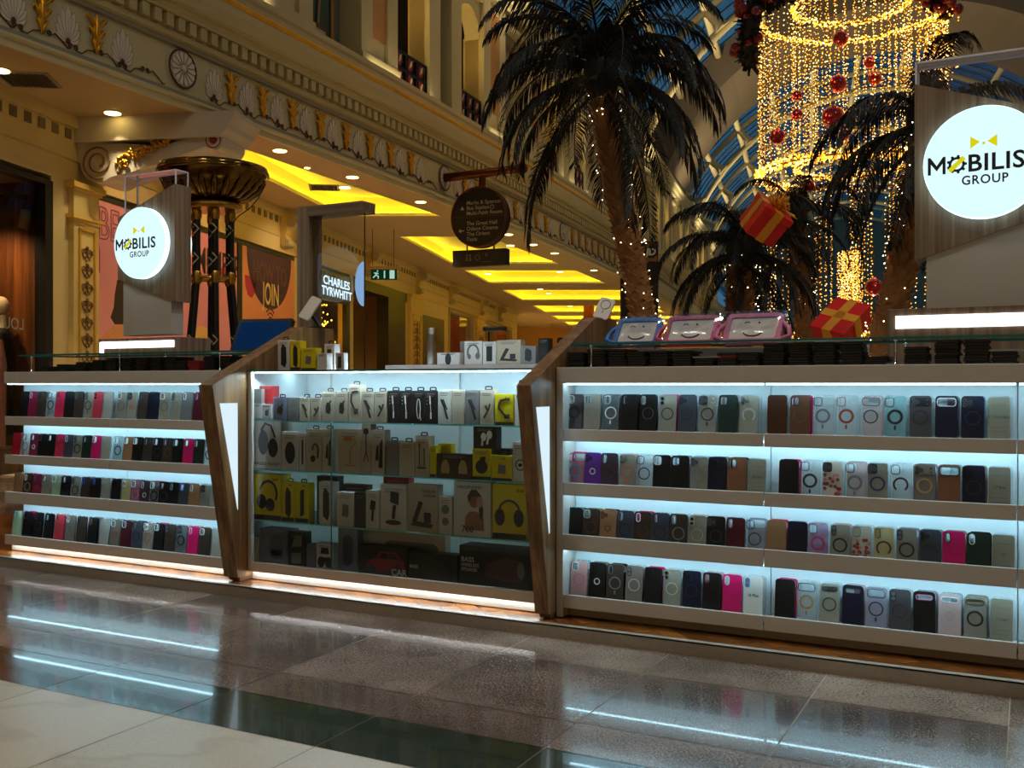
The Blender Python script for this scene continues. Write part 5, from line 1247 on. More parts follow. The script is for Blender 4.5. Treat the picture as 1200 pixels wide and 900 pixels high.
        m=prp; P([(-.1,.3),(.2,.2),(.42,.25),(.46,.5),(.42,.7),(.2,.78),(-.06,.62),(-.12,.45)]); m2=prg; n0=len(mb.f); mb.prism([(.40*w+.055*w*math.cos(q/3),.5*h+.2*h*math.sin(q/3)) for q in range(19)],.0008,.0016,f); mb.m[n0:]=[1]*(len(mb.f)-n0)
    elif kind=='lady':
        m=pm('print_skin',(166,110,92),.5); O(.05,.66,.13,.17); P([(-.2,.12),(.32,.12),(.3,.36),(.12,.46),(-.06,.46),(-.18,.36)]); m2=pm('print_hair',(48,30,28),.5); n0=len(mb.f); mb.prism([(u*w,v*h) for u,v in ((-.1,.62),(-.12,.74),(-.02,.86),(.12,.86),(.24,.76),(.3,.5),(.28,.3),(.2,.36),(.18,.6),(.12,.74),(.0,.74))],.0008,.0016,f); mb.m[n0:]=[1]*(len(mb.f)-n0); n0=len(mb.f); mb.prism([(.2*w+.09*w*math.cos(q/3),.64*h+.1*h*math.sin(q/3)) for q in range(19)],.0016,.0024,f); mb.m[n0:]=[2]*(len(mb.f)-n0)
    elif kind=='bag': P([(-.3,.15),(.3,.15),(.3,.8),(-.3,.8)]); 
    elif kind=='glitter':
        m=pm('print_glitter_gold',(170,140,90),.4)
        for q in range(2):
            u=-.25+.5*q; P([(u-.12,.2),(u+.12,.2),(u+.12,.5),(u+.05,.75),(u-.05,.75),(u-.12,.5)])
    elif kind=='buds': m=prw; O(-.05,.62,.12,.16); O(.2,.7,.12,.16); T([(-.08,.62),(-.12,.3)],.04); T([(.18,.7),(.1,.35)],.04)
    elif kind=='collage':
        m=prg; P([(-.3,.55),(.3,.6),(.3,.9),(-.1,.88)]); P([(-.3,.12),(.25,.15),(.25,.42),(-.3,.4)])
    elif kind=='wheel': mb.tube([(.1*w+.36*w*math.cos(q),-.0006,.42*h+.36*w*math.sin(q)) for q in [2*PI*i/20 for i in range(20)]],.04*s,6,True); O(.1,.42,.16,.12)
    elif kind=='round': O(.0,.42,.33,.33); P([(-.1,.6),(.2,.62),(.22,.75),(-.08,.74)])
    elif kind=='swirl': m=prg; mb.tube([(.3*s*math.cos(q),-.0006,.52*h+.36*s*math.sin(q)) for q in [-.6+(PI+1.2)*i/16 for i in range(17)]],.05*s,6); O(.26*s/w,.36,.13,.17); O(-.22*s/w,.33,.1,.13)
    elif kind=='slab': P([(-.22,.12),(.22,.12),(.22,.8),(-.22,.8)])
    elif kind=='laptop': m=pm('print_lavender',(96,92,112),.5); O(.1,.55,.25,.3); P([(-.1,.2),(.35,.2),(.35,.45),(-.1,.45)])
    mb.xf(lambda p:(p.x,-.0006+(p.y+.0006)*(.12 if abs(p.y+.0006)>.003 else .9),p.z)); return mb,[m,m2,pm('print_headset_pink',(206,160,160),.5)]
def carton(px0,px1,ptop,zb,Y,col,kind,label,group,dep=.05,txt=None,tab=False,second=None,rz=0,pbot=None):
    a,b=WX_(px0,Y),WX_(px1,Y); x=(a+b)/2; w=abs(b-a)-.002
    pm_=(px0+px1)/2; h=W(pm_,ptop,Y).z-zb
    if h<.02: h=.02
    t=thing('gadget_box',label,'box',(x,Y,zb+.0006),rz,group)
    mb=MB(); mb.box(-w/2,w/2,0,dep,0,h); obj('carton',mb,CM[col],t,world=False,bevel=.0012)
    if kind:
        mb,m=art(kind,w,h); obj('printed_picture',mb,m,t,world=False,label=f'printed picture of the product')
    if second:
        mb,m=art(second,w,h); obj('printed_picture',mb,m,t,world=False)
    if col=='y' and h>.1:
        mb=MB(); mb.box(-w/2+.0008,w/2-.0008,-.0006,.001,.001,h*.11); obj('black_band',mb,prk,t,world=False,label='black printed band')
    if txt:
        mb=MB()
        for (s,u,v,sz,al) in txt: letters(mb,s,sz*h,lambda p,q,r:(u*w+p,-.0022,v*h+q),align=al,bold=.012)
        obj('lettering',mb,(prk if col in 'wbyg' else prw),t,world=False,fixn=False)
    else:
        mb=MB(); 
        for k in range(2): mb.box(-w*.32,w*.32*(1-.3*k),-.0008,-.0002,h*(.9-.06*k)-.0015,h*(.9-.06*k)+.0015)
        obj('caption_lines',mb,(prg if col in 'wbyg' else prg),t,world=False)
    if tab:
        mb=MB(); mb.prism(rrect(min(.04,w*.6),.024,.008,3,0,h+.006),.02,.0212,FN,holes=[rrect(min(.028,w*.4),.008,.003,3,0,h+.008)]); obj('hang_tab',mb,prk,t,world=False,label='black hanging loop')
    return t
Z1,Z2,Z3,Z4=.89,.636,.37,.1355
G1='boxed gadgets on the top showcase shelf'; G2='boxed gadgets on the second showcase shelf'; G3='boxed gadgets on the third showcase shelf'; G4='boxed gadgets on the showcase floor'
Y1=YS+.024
B=carton
# top shelf
S='top showcase shelf'
B(296.5,306.5,473,Z1,Y1,'w',None,'small white box at the left end of the '+S,G1)
B(297,306.5,456,Z1+.083,Y1+.005,'g',None,'small grey box stacked on a white one, left end of the '+S,G1)
B(307,318.5,474,Z1,Y1,'w','plug','white box with a dark round print under the red topped box, '+S,G1)
B(304,320,452.5,Z1+.083,Y1+.03,'r',None,'red and white box stacked at the left of the '+S,G1)
B(320,336.5,466,Z1,Y1,'u','plug','blue-grey box with hanging loop, leftmost of a grey pair on the '+S,G1,tab=True)
B(337,350.5,466,Z1,Y1,'g','collage','grey box beside the blue-grey one on the '+S,G1)
B(351,363,466,Z1,Y1,'b','stick','beige box with black loop left of the cube charger box, '+S,G1,tab=True)
B(363.5,376.5,466,Z1,Y1,'b','two','second beige box with black loop left of the cube charger box, '+S,G1,tab=True)
B(377,392.5,459,Z1,Y1,'b','plug','beige box with a dark cube charger picture on the '+S,G1,tab=True)
B(393,408,459,Z1,Y1,'b','plug','beige box with a small plug picture right of the cube box, '+S,G1,tab=True)
B(408.5,422.5,451,Z1,Y1,'b','cable','tallest beige box with a curled cable picture on the '+S,G1,tab=True)
B(423,438,459,Z1,Y1,'b','stick','beige box with a pen shaped picture on the '+S,G1,tab=True)
B(438.5,453,459,Z1,Y1,'b','two','beige box with crossed plugs picture left of the black boxes, '+S,G1,tab=True)
for i,(a,c,k,n) in enumerate(((454,468.5,'wires','first of four black cable boxes'),(469,483,'wires','second of four black cable boxes'),(483.5,497.5,'loop','third of four black cable boxes, with a coiled cable,'),(498,512,'wires','last of four black cable boxes'))):
    B(a,c,458,Z1,Y1,'k',k,n+' on the '+S,G1,tab=True)
B(513,528.5,457,Z1,Y1,'w','stick','pale box with a long black cable right of the black boxes, '+S,G1)
B(529,544.5,457,Z1,Y1,'b',None,'plain beige box left of the grey fronted box, '+S,G1)
B(545,561.5,457,Z1,Y1,'g','stick','grey fronted box with a thin cable picture, '+S,G1)
B(562,578.5,457,Z1,Y1,'b','two','beige box left of the yellow box on the '+S,G1,tab=True)
B(580,602,462,Z1,Y1,'y','cable','yellow box with a black cable on the '+S,G1,txt=[('bud',.2,.88,.12,'CENTER')])
B(603,616,450,Z1,Y1,'w','stick','white box against the wooden fin on the '+S,G1,tab=True)
# second shelf
S='second showcase shelf'; Y2=Y1
B(296,329.5,490,Z2,Y2,'w','headset','large white box with black headphones on the left of the '+S,G2,dep=.09,txt=[('WIRELESS HEADSET',.0,.1,.075,'CENTER')])
B(330,350,506,Z2,Y2,'w','mouse','white box with a dark mouse picture on the '+S,G2)
B(350.5,358,508,Z2,Y2,'w','bankside','narrow white box beside the mouse box, '+S,G2)
B(330,349,499,Z2+.175,Y2+.06,'g',None,'grey box lying behind the mouse box, '+S,G2) if False else None
B(358.5,377,503,Z2,Y2,'b','hub','beige box with an adapter and curled cable on the '+S,G2,tab=True)
B(377.5,390.5,503,Z2,Y2,'b','holder','beige box with a black holder beside the shelf divider, '+S,G2,tab=True)
B(395.5,423,503,Z2,Y2,'b','ringlamp','wide beige box with an orange lamp picture on the '+S,G2)
B(423.5,434.5,497,Z2,Y2,'b','tripod','narrow box with a tripod picture on the '+S,G2)
B(435,451,504,Z2,Y2,'b','holder','beige box with a black holder right of the tripod box, '+S,G2,tab=True)
B(452.5,467,517,Z2,Y2,'g',None,'grey-beige plain box left of a wider beige one, '+S,G2,tab=True)
B(467.5,486,518,Z2,Y2,'b',None,'plain beige box left of the microphone box, '+S,G2,tab=True)
B(486.5,503,511,Z2,Y2,'b','mic','beige box with small microphones on the '+S,G2,tab=True)
B(503.5,511,523,Z2,Y2,'y',None,'narrow yellow box edge right of the microphone box, '+S,G2)
B(513,528,520,Z2,Y2+.06,'y',None,'yellow box behind the dark brown box, '+S,G2)
B(511.5,553,532,Z2,Y2,'d','glitter','wide dark brown box with two gold shapes on the '+S,G2)
B(553.5,575.5,526,Z2,Y2,'y','round','yellow and white box with a black round gadget under the black box, '+S,G2)
B(554.5,582,500,Z2+.1215,Y2+.004,'k','buds','black box with white earbuds stacked on the '+S,G2)
B(576,600,534,Z2,Y2,'y','adapter','yellow box with a pale adapter picture on the '+S,G2,txt=[('bud',.1,.88,.1,'CENTER')])
B(580,598,526,Z2,Y2+.06,'k',None,'black box peeking over the yellow adapter box, '+S,G2)
B(600.5,616,518,Z2,Y2,'w','wheel','white box with a looped cable against the wooden fin, '+S,G2)
# third shelf
S='third showcase shelf'
B(296,329.5,556,Z3,Y1,'y','phones_side','large yellow box with black headphones at the left of the '+S,G3,dep=.08,txt=[('bud',.3,.9,.1,'CENTER')])
B(330,345,565,Z3,Y1,'y','bank','yellow box with a black power bank on the '+S,G3,txt=[('bud',.2,.93,.07,'CENTER')],tab=True)
B(345.5,361.5,566,Z3,Y1,'y','bankside','yellow box with a black bar on the '+S,G3,txt=[('bud',.2,.93,.07,'CENTER')],tab=True)
B(373.5,390.5,565,Z3,Y1,'w','bank','white box with a slanted black power bank on the '+S,G3)
B(371,396,558,Z3,Y1+.08,'k',None,'black box behind the white power bank box, '+S,G3)
B(394.5,414.5,577,Z3,Y1,'w','adapter','white box with a pale adapter, lower than its neighbours, '+S,G3)
B(415,428,577,Z3,Y1,'k','plug','black box between two white boxes on the '+S,G3)
B(400,430,568,Z3,Y1+.08,'d',None,'dark box lying behind the black box, '+S,G3)
B(428.5,444.5,575,Z3,Y1,'w','dryer','white box with a small black handheld gadget on the '+S,G3)
B(445.5,476.5,568,Z3,Y1,'w','stand','pale box with a black phone stand on the '+S,G3)
B(449,479,558,Z3,Y1+.055,'r',None,'red box rising behind the phone stand box, '+S,G3)
B(477.5,513,568,Z3,Y1,'b','charger','beige box with a charging dock on the '+S,G3,txt=[('WIRELESS',.22,.86,.075,'CENTER'),('CHARGER',.22,.77,.075,'CENTER')])
B(514,530,582,Z3,Y1,'w','dots','narrow pale box with two green discs on the '+S,G3)
B(531.5,575.5,565,Z3,Y1,'w','lady','magazine styled box with a person wearing pink headphones on the '+S,G3,txt=[('HEADPHONE+',-.05,.9,.085,'CENTER'),('760',-.12,.13,.17,'CENTER')])
B(577,617,568,Z3,Y1,'y','phones','large yellow box with black headphones against the wooden fin, '+S,G3,dep=.08,txt=[('bud',.33,.9,.09,'CENTER')])
# showcase floor
S='showcase floor'
B(296,303.5,630,Z4,Y1,'b',None,'narrow beige box at the left end of the '+S,G4)
B(304,337,620,Z4,Y1,'u','laptop','blue-grey box with a dark gadget at the left of the '+S,G4,dep=.09)
B(337.5,358,623,Z4,Y1,'k','collage','black box with a grey photo collage on the '+S,G4)
B(359,370,638,Z4,Y1,'u',None,'slim blue-white box beside the game controller box, '+S,G4)
B(370.5,391,637,Z4,Y1,'w','pad','white box with a black game controller on the '+S,G4)
B(396,419,618,Z4,Y1,'u','capsule','blue-grey box with a dark capsule speaker on the '+S,G4)
B(419.5,522,614,Z4+.0,Y1+.09,'b','soundbar','long pale box with a grey sound bar behind the toy car box, '+S,G4)
B(419.5,478,641,Z4,Y1,'k','car','black box with a red toy car on the '+S,G4,dep=.07,txt=[('CAR',.33,.2,.3,'CENTER')])
B(478.5,536,649,Z4,Y1,'k','bank','black box with vertical letters right of the toy car box, '+S,G4,dep=.07,txt=[('BASS',-.38,.5,.16,'CENTER')])
B(538,619,642,Z4,Y1,'k','speaker','largest black box with a mauve cylinder speaker on the '+S,G4,dep=.11,txt=[('BASS',-.47,.66,.17,'LEFT'),('WIRELESS',-.47,.53,.115,'LEFT'),('SPEAKER',-.47,.42,.115,'LEFT')])
# on top of the showcase
Gt='boxed gadgets standing on top of the showcase'; ZT=1.1515; YT=4.22
B(306,324.5,405,ZT,YT,'w','bank','white box with a black speaker at the left end of the showcase top',Gt)
B(325,339.5,398.5,ZT,YT,'w','bank','tall white box with a black slab, next to the left end of the showcase top',Gt,tab=True)
B(340,352,399.5,ZT,YT,'y','bank','tall yellow box with a black slab on the showcase top',Gt)
B(352.5,370,408,ZT,YT,'y','adapter','lower yellow box with a pale slab on the showcase top',Gt)
B(371.5,383,414,ZT,YT,'w',None,'small white packet right of the yellow boxes on the showcase top',Gt)
B(380,392,403,ZT,YT+.06,'w','slab','white box with a dark remote behind the small white packet',Gt,tab=True)
B(393.5,402.5,413.5,ZT,YT,'w','slab','small white box with a black screen, last of the left group',Gt,rz=.2)
YR=4.50; ZR=1.1825
B(512,538.5,413.5,ZR,YR,'w','mouse','low white box with a black speaker beside the steel flask',Gt)
B(539,551,400,ZR,YR+.05,'g',None,'plain grey box behind the pale headphones box, counter ledge',Gt)
B(544,565,400,ZR,YR,'w','swirl','white box with pale headphones on the counter ledge',Gt)
B(565.5,581.5,400.5,ZR,YR,'w','slab','white box with a black slab under the dark flat box, counter ledge',Gt)
B(565.5,589,391,ZR+.172,YR+.005,'k',None,'dark flat box lying on two boxes on the counter ledge',Gt)
B(582,610.5,398.5,ZR,YR,'b','charger','pale box with a charging dock on the counter ledge',Gt)
B(609.5,628,405.5,ZR,YR-.03,'g','bank','grey box with a black speaker right of the charging dock box',Gt)
B(630.5,643,396.5,ZR,YR-.05,'k','plug','tall black box against the right wooden fin, counter ledge',Gt)
# steel flask
p=W(505.5,426,4.53); t=thing('steel_flask','tall brushed steel flask standing on the counter ledge','flask',(p.x,4.53,ZR))
mb=MB(); mb.lathe([(0,0),(.023,0),(.024,.01),(.024,.11),(.017,.16),(.016,.165)],24); obj('bottle',mb,pm('flask_steel',(176,172,164),.28,metal=1),t,world=False)
mb=MB(); mb.lathe([(.0165,.165),(.017,.168),(.017,.195),(.013,.2),(0,.2)],24); obj('cap',mb,pm('flask_cap',(206,202,194),.3,metal=.7),t,world=False)
# bagged item by the fin
t=thing('bagged_case','crinkled clear bag with a black framed case between the ledge and right wooden fin','bag',(-1.98,4.9,1.3))
a=W(645,425,4.75); b=W(676,378,4.75)
mb=MB(); g=random.Random(4); V=[];F=[]
for i in range(9):
    for j in range(7): V.append((a.x+(b.x-a.x)*i/8,4.75+(g.random()-.5)*.03,a.z+(b.z-a.z)*j/6))
for i in range(8):
    for j in range(6): F.append((i*7+j,i*7+j+1,i*7+j+8,i*7+j+7))
mb.add(V,F,None,True); obj('clear_bag',mb,glassm('bag_plastic',(1,1,1,1)),t,fixn=False)
mb=MB(); mb.prism(rrect(b.x-a.x-.04,(b.z-a.z)*.62,.012,4,(a.x+b.x)/2+.01,a.z+(b.z-a.z)*.33),4.77,4.785,lambda u,v,w:(u,w,v),holes=[rrect(b.x-a.x-.06,(b.z-a.z)*.5,.01,4,(a.x+b.x)/2+.01,a.z+(b.z-a.z)*.33)]); obj('black_case',mb,blackm,t)
mb=MB(); mb.prism(rrect(b.x-a.x-.06,(b.z-a.z)*.5,.01,4,(a.x+b.x)/2+.01,a.z+(b.z-a.z)*.33),4.775,4.783,lambda u,v,w:(u,w,v)); obj('sheet',mb,pm('tablet_sheet',(0,0,0)),t)
mb=MB(); mb.box(a.x-.02,b.x+.03,4.72,4.82,1.0,a.z-.001); tag(obj('counter_block',mb,white),'hidden white counter block carrying the bagged case','counter')
# ================================================================ PALMS
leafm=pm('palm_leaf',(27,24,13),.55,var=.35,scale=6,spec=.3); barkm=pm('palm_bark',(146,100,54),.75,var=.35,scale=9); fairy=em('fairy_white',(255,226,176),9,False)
def frond_mesh(e,droop,seed,L=2.0,drop=.9):
    g=random.Random(seed); mb=MB(); n=40; x=z=0.0; pts=[]; a=e; tw=(g.random()-.5)*.5
    for i in range(n+1):
        t=i/n; a=e-droop*(t**1.25); pts.append(Vector((x,tw*t*t*.5,z))); x+=math.cos(a)*L/n; z+=math.sin(a)*L/n
    mb.tube(pts,[.020*(1-.9*i/n)+.002 for i in range(n+1)],5)
    for i in range(4,n+1):
        t=i/n; d=(pts[min(n,i+1)]-pts[i-1]).normalized(); side=d.cross(Vector((0,0,1)));
        side=side.normalized() if side.length>.05 else Vector((0,1,0)); upv=side.cross(d).normalized()
        for sgn in (-1,1):
            for q in range(2):
                ln=(.16+.27*math.sin(PI*min(1,.12+.9*t))**.6)*(.8+.4*g.random())*L/2
                o=pts[i]+d*(q*.5-.25)*L/n
                v=(side*sgn*(.75+.2*g.random())+d*(.75+.3*g.random())+upv*(.25*(1-t))+Vector((0,0,-.15))).normalized()
                p1=o+v*ln*.5; v2=(v*.55+Vector((0,0,-drop*(.7+.5*g.random())))).normalized(); p2=p1+v2*ln*.55
                wv=d.cross(v); wd=(d*.0115+upv*.004)*(.8+.4*g.random())*L/2*1.15
                mb.add([o-wd*.4,o+wd*.4,p1+wd,p1-wd,p2],[(0,1,2,3),(3,2,4)])
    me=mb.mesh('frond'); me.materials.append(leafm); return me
FR={'up':[frond_mesh(1.15,2.2,s) for s in (1,2,3)],'mid':[frond_mesh(.5,1.95,s) for s in (4,5,6)],'low':[frond_mesh(-.1,1.5,s) for s in (7,8,9)],'hang':[frond_mesh(-.7,.95,s) for s in (10,11)]}
def palm(label,pts,r0,r1,L,counts,seed,lights=170,az0=0.0,tilt=0.0):
    g=random.Random(seed); P=[Vector(p) for p in pts]
    t=thing('palm_tree',label,'palm tree',(P[0].x,P[0].y,0),group='palm trees in the mall')
    # dense trunk curve
    Q=[]
    for i in range(len(P)-1):
        for k in range(10): Q.append(P[i].lerp(P[i+1],k/10))
    Q.append(P[-1]); n=len(Q); R_=[r0+(r1-r0)*i/(n-1) for i in range(n)]
    mb=MB(); mb.tube(Q,[r*.9 for r in R_],12)
    tot=sum((Q[i+1]-Q[i]).length for i in range(n-1)); rings=int(tot/.085)
    for k in range(rings):
        f=k/rings*(n-1); i=int(f); c=Q[i].lerp(Q[min(i+1,n-1)],f-i); rr=R_[i]; d=(Q[min(i+1,n-1)]-Q[i]).normalized() if i<n-1 else Vector((0,0,1))
        for m in range(9):
            a=2*PI*(m+.5*(k%2))/9+(g.random()-.5)*.2; o=Vector((math.cos(a),math.sin(a),0)); s=Vector((-math.sin(a),math.cos(a),0))
            b=c+o*rr*.86; l=.085+.05*g.random(); tip=c+o*(rr*1.16+.015*g.random())+d*l
            w=rr*.36
            mb.add([b-s*w,b+s*w,b+s*w*.7+d*l*.7+o*rr*.12,b-s*w*.7+d*l*.7+o*rr*.12,tip,b-s*w*.5+d*l*.9,b+s*w*.5+d*l*.9],[(0,1,2,3),(3,2,4),(2,6,4),(3,4,5),(0,3,5),(1,6,2)])
    obj('trunk',mb,barkm,t)
    mb=MB()
    for k in range(lights):
        f=g.random()*(n-1); i=int(f); c=Q[i].lerp(Q[min(i+1,n-1)],f-i); a=g.random()*2*PI; mb.octa(tuple(c+Vector((math.cos(a),math.sin(a),0))*(R_[i]*1.2+.02)),.0088*r0/.18)
    o=obj('fairy_lights',mb,fairy,t,fixn=False); o['kind']='stuff'
    top=P[-1]
    mb=MB(); mb.ball((0,0,0),r1*1.5,10,8,sc=(1,1,1.7)); mb.xf(lambda p:top+p); obj('crown_heart',mb,leafm,t)
    inv=MW[t.name].inverted()
    for kind,cnt in counts:
        for k in range(cnt):
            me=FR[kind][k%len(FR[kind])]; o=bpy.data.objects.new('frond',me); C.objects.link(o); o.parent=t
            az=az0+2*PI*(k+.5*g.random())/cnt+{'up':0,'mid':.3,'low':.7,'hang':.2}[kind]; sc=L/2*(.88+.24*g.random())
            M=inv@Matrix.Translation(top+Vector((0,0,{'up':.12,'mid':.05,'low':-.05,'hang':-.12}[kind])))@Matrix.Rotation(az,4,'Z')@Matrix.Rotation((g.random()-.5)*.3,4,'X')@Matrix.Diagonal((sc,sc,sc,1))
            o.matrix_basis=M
    return t
def pv(px,py,Z): return VW((px-600)/FL*Z,Z,(450-py)/FL*Z)
def fpos(o,M,t):
    pass
palm('tall leafy palm with fairy lit trunk in front of the mall facade',[pv(765,560,10.2),pv(757,390,10.2),pv(741,305,10.2),pv(723,225,10.2),pv(711,150,10.2),pv(705,88,10.2)],.14,.125,1.62,(('up',9),('mid',13),('low',11),('hang',3)),5,100,.55)
palm('palm with drooping fronds beside the right round sign, over the chandelier',[pv(1025,520,8.6),pv(1036,395,8.6),pv(1056,320,8.6),pv(1072,245,8.6),pv(1083,175,8.6),pv(1088,140,8.6)],.14,.125,1.25,(('up',2),('mid',7),('low',11),('hang',6)),9,90,.9)
palm('low palm below the hanging red gift box, left of the lit curtain',[pv(866,480,13),pv(866,380,13),pv(868,330,13),pv(872,292,13)],.2,.17,1.35,(('up',5),('mid',9),('low',11),('hang',5)),14,60,.4)
palm('dark slender palm just behind the light curtain, right of the red gift',[pv(942,480,15.5),pv(942,395,15.5),pv(940,320,15.5),pv(932,255,15.5)],.15,.13,1.2,(('up',4),('mid',7),('low',8),('hang',4)),19,40,.1)
# ================================================================ CHANDELIER OF LIGHT STRANDS
goldl=[em('bulb_gold',(255,160,34),2.6,False),em('bulb_warm',(255,206,120),4,False)]
wire=pm('light_wire',(120,88,40),.5,metal=.4)
cc_=pv(997,450,17); cx,cy=cc_.x,cc_.y
ch=thing('light_chandelier','huge cylindrical chandelier of golden light strands hung over the mall','chandelier',(cx,cy,CAMH+6.3))
def strand_mesh(L,seed,dense=.085,jit=.02):
    g=random.Random(seed); mb=MB(); mb.box(-.0025,.0025,-.0025,.0025,-L,0,0); z=0
    while z<L:
        mb.octa(((g.random()-.5)*jit,(g.random()-.5)*jit,-z),.0085+.007*g.random(),1 if g.random()<.62 else 2); z+=dense*(.6+.8*g.random())
    me=mb.mesh('light_strand'); 
    for m in (wire,goldl[0],goldl[1]): me.materials.append(m)
    return me
g=random.Random(31)
SM=[strand_mesh(2.75,s) for s in range(6)]; SM2=[strand_mesh(2.9,s+20) for s in range(5)]
def strand(me,r,a,h,par=ch,sc=1.0):
    o=bpy.data.objects.new('light_strand',me); C.objects.link(o); o.parent=par
    o.location=(r*math.cos(a),r*math.sin(a),h-6.3); o.scale=(1,1,sc); return o
for k in range(64): strand(SM[k%6],1.53,2*PI*k/64,6.35,sc=1+.03*g.random())
for k in range(36):
    a=2*PI*(k//4)/9+(k%4)*.11; strand(SM2[k%5],.9,a,3.75,sc=.8+.35*g.random())
extra=MB()
def addstr(L,r,a,h,seed,dense=.06):
    gg=random.Random(seed); z=0; x,y=cx+r*math.cos(a),cy+r*math.sin(a)
    while z<L:
        extra.octa((x+(gg.random()-.5)*.03,y+(gg.random()-.5)*.03,CAMH+h-z),.008+.007*gg.random(),0 if gg.random()<.62 else 1); z+=dense*(.6+.8*gg.random())
for k in range(40): addstr(2.75*(.96+.05*g.random()),1.50,2*PI*(k+.5)/40,6.35,k,.08)
for k in range(40): addstr(2.5,.95,2*PI*k/40+.05,6.5,100+k,.075)
for k in range(34): addstr(2.2,.8,2*PI*k/34,8.6,200+k)
for k in range(40): addstr(1.2+.5*g.random(),.28*g.random()**.5,g.random()*6.28,2.25,300+k,.05)
for k in range(26): addstr(2.3+.6*g.random(),1.15+.35*g.random(),g.random()*6.28,3.5,400+k,.085)
o=obj('light_strand_mass',extra,goldl,ch,fixn=False); o['kind']='stuff'
def hoop(r,h,th,n,seed,a0=0,a1=2*PI):
    gg=random.Random(seed); mb=MB()
    for k in range(n):
        a=a0+(a1-a0)*k/n; mb.octa((cx+(r+(gg.random()-.5)*th)*math.cos(a),cy+(r+(gg.random()-.5)*th)*math.sin(a),CAMH+h+(gg.random()-.5)*th),.012+.012*gg.random(),0 if gg.random()<.7 else 1)
    mb.tube([(cx+r*math.cos(2*PI*k/48),cy+r*math.sin(2*PI*k/48),CAMH+h) for k in range(48)],.018,5,True,2)
    obj('light_hoop',mb,[em('hoop_gold',(255,164,40),4),em('hoop_warm',(255,206,120),5),wire],ch,fixn=False,label='ring thick with golden bulbs')
hoop(1.53,6.37,.09,900,1); hoop(1.53,3.62,.16,900,2,PI*.75,PI*2.0); hoop(.95,6.5,.1,500,3); hoop(.9,3.72,.1,400,4); hoop(.8,8.6,.08,300,5); hoop(.9,.85,.12,420,6)
mb=MB()
for k in range(4):
    a=2*PI*k/4+.4; mb.tube([(cx+1.53*math.cos(a),cy+1.53*math.sin(a),CAMH+6.37),(cx,cy,CAMH+9.6)],.012,5)
mb.tube([(cx,cy,CAMH+9.5),(cx,cy,CAMH+14.5)],.03,6); obj('suspension',mb,wire,ch)
bred_=pm('bauble_red',(190,14,20),.22,coat=.6); bdk=pm('bauble_cap',(170,120,40),.3,metal=.8)
for (px,py,r,lab) in ((985,45,9,'topmost red bauble, just below the front rim of the chandelier'),(982,98,10,'big red bauble in the middle of the chandelier, above the arching frond'),(934,112,6,'small red bauble, upper of a pair at the chandelier left half'),(934,134,6.5,'small red bauble, lower of a pair at the chandelier left half'),(976,137,13,'largest red bauble, under the arch of the palm frond'),(911,160,9,'red bauble near the left edge of the light curtain'),(989,158,6.5,'small red bauble right under the largest bauble'),(1019,73,6.5,'small red bauble, upper of the pair right of centre in the chandelier'),(1025,92,8,'red bauble, lower of the pair right of centre in the chandelier'),(948,218,6.5,'red bauble below the lower rim, above the left light column'),(1048,304,8,'red bauble beside the right palm trunk below the curtain'),(1024,336,10,'red ornament low in the strands above the lower gift box')):
    p=pv(px,py,15.6); R=r/FL*15.6; t=thing('red_bauble',lab,'bauble',p,group='red baubles among the light strands')
    mb=MB(); mb.ball((0,0,0),R,18,12); gg=random.Random(px)
    obj('ball',mb,bred_,t,world=False)
    mb=MB(); mb.tube([(0,0,R*.95),(0,0,R*1.12)],R*.16,8); mb.tube([(0,0,R*1.1),(0,0,R*1.1+.5)],.003,4); obj('cap',mb,bdk,t,world=False)
    mb=MB()
    for k in range(26):
        a,b=gg.random()*6.28,gg.random()*PI; mb.octa((R*1.03*math.cos(a)*math.sin(b),R*1.03*math.sin(a)*math.sin(b),R*1.03*math.cos(b)),.012)
    o=obj('glitter_glints',mb,em('bauble_glint',(255,90,60),2.2,False),t,world=False,fixn=False); o['kind']='stuff'  # glints on the ball made as small glowing specks
# dark garlands with baubles at either side of the chandelier head
def garland(label,pts,r,seed):
    gg=random.Random(seed); p=pv(*pts[0]); t=thing('garland',label,'garland',p)
    mb=MB(); Q=[pv(*q) for q in pts]
    for i in range(len(Q)-1):
        for k in range(90):
            c=Q[i].lerp(Q[i+1],gg.random()); d=Vector((gg.gauss(0,1),gg.gauss(0,1),gg.gauss(0,1))).normalized()
            e=c+d*r*(.5+.6*gg.random()); s=d.orthogonal().normalized()*.035; mb.add([c-s,c+s,e+s*.6,e-s*.6],[(0,1,2,3)])
    mb.tube(Q,r*.55,8); obj('foliage',mb,pm('garland_leaf',(26,22,14),.6),t)
    for k in range(14):
        i=gg.randrange(len(Q)-1); c=Q[i].lerp(Q[i+1],gg.random())+Vector(((gg.random()-.5)*r*1.6,-(.3+.6*gg.random())*r,(gg.random()-.3)*r*1.5)); mb=MB(); mb.ball(tuple(c),.055+.04*gg.random(),10,8); obj('bauble',mb,pm('garland_bauble_red',(140,10,24),.25,coat=.5),t,label='dark red bauble')
garland('dark garland with red baubles at the upper left of the chandelier',[(884,8,15.4),(880,30,15.4),(877,52,15.6),(879,74,15.8)],.26,1)
garland('dark garland with red baubles across the picture top left of the chandelier',[(878,6,15.6),(905,-2,15.4),(925,-6,15.3)],.22,2)
garland('dark garland with red baubles at the upper right of the chandelier',[(1085,-4,15.6),(1102,6,15.6),(1110,16,15.8)],.2,3)
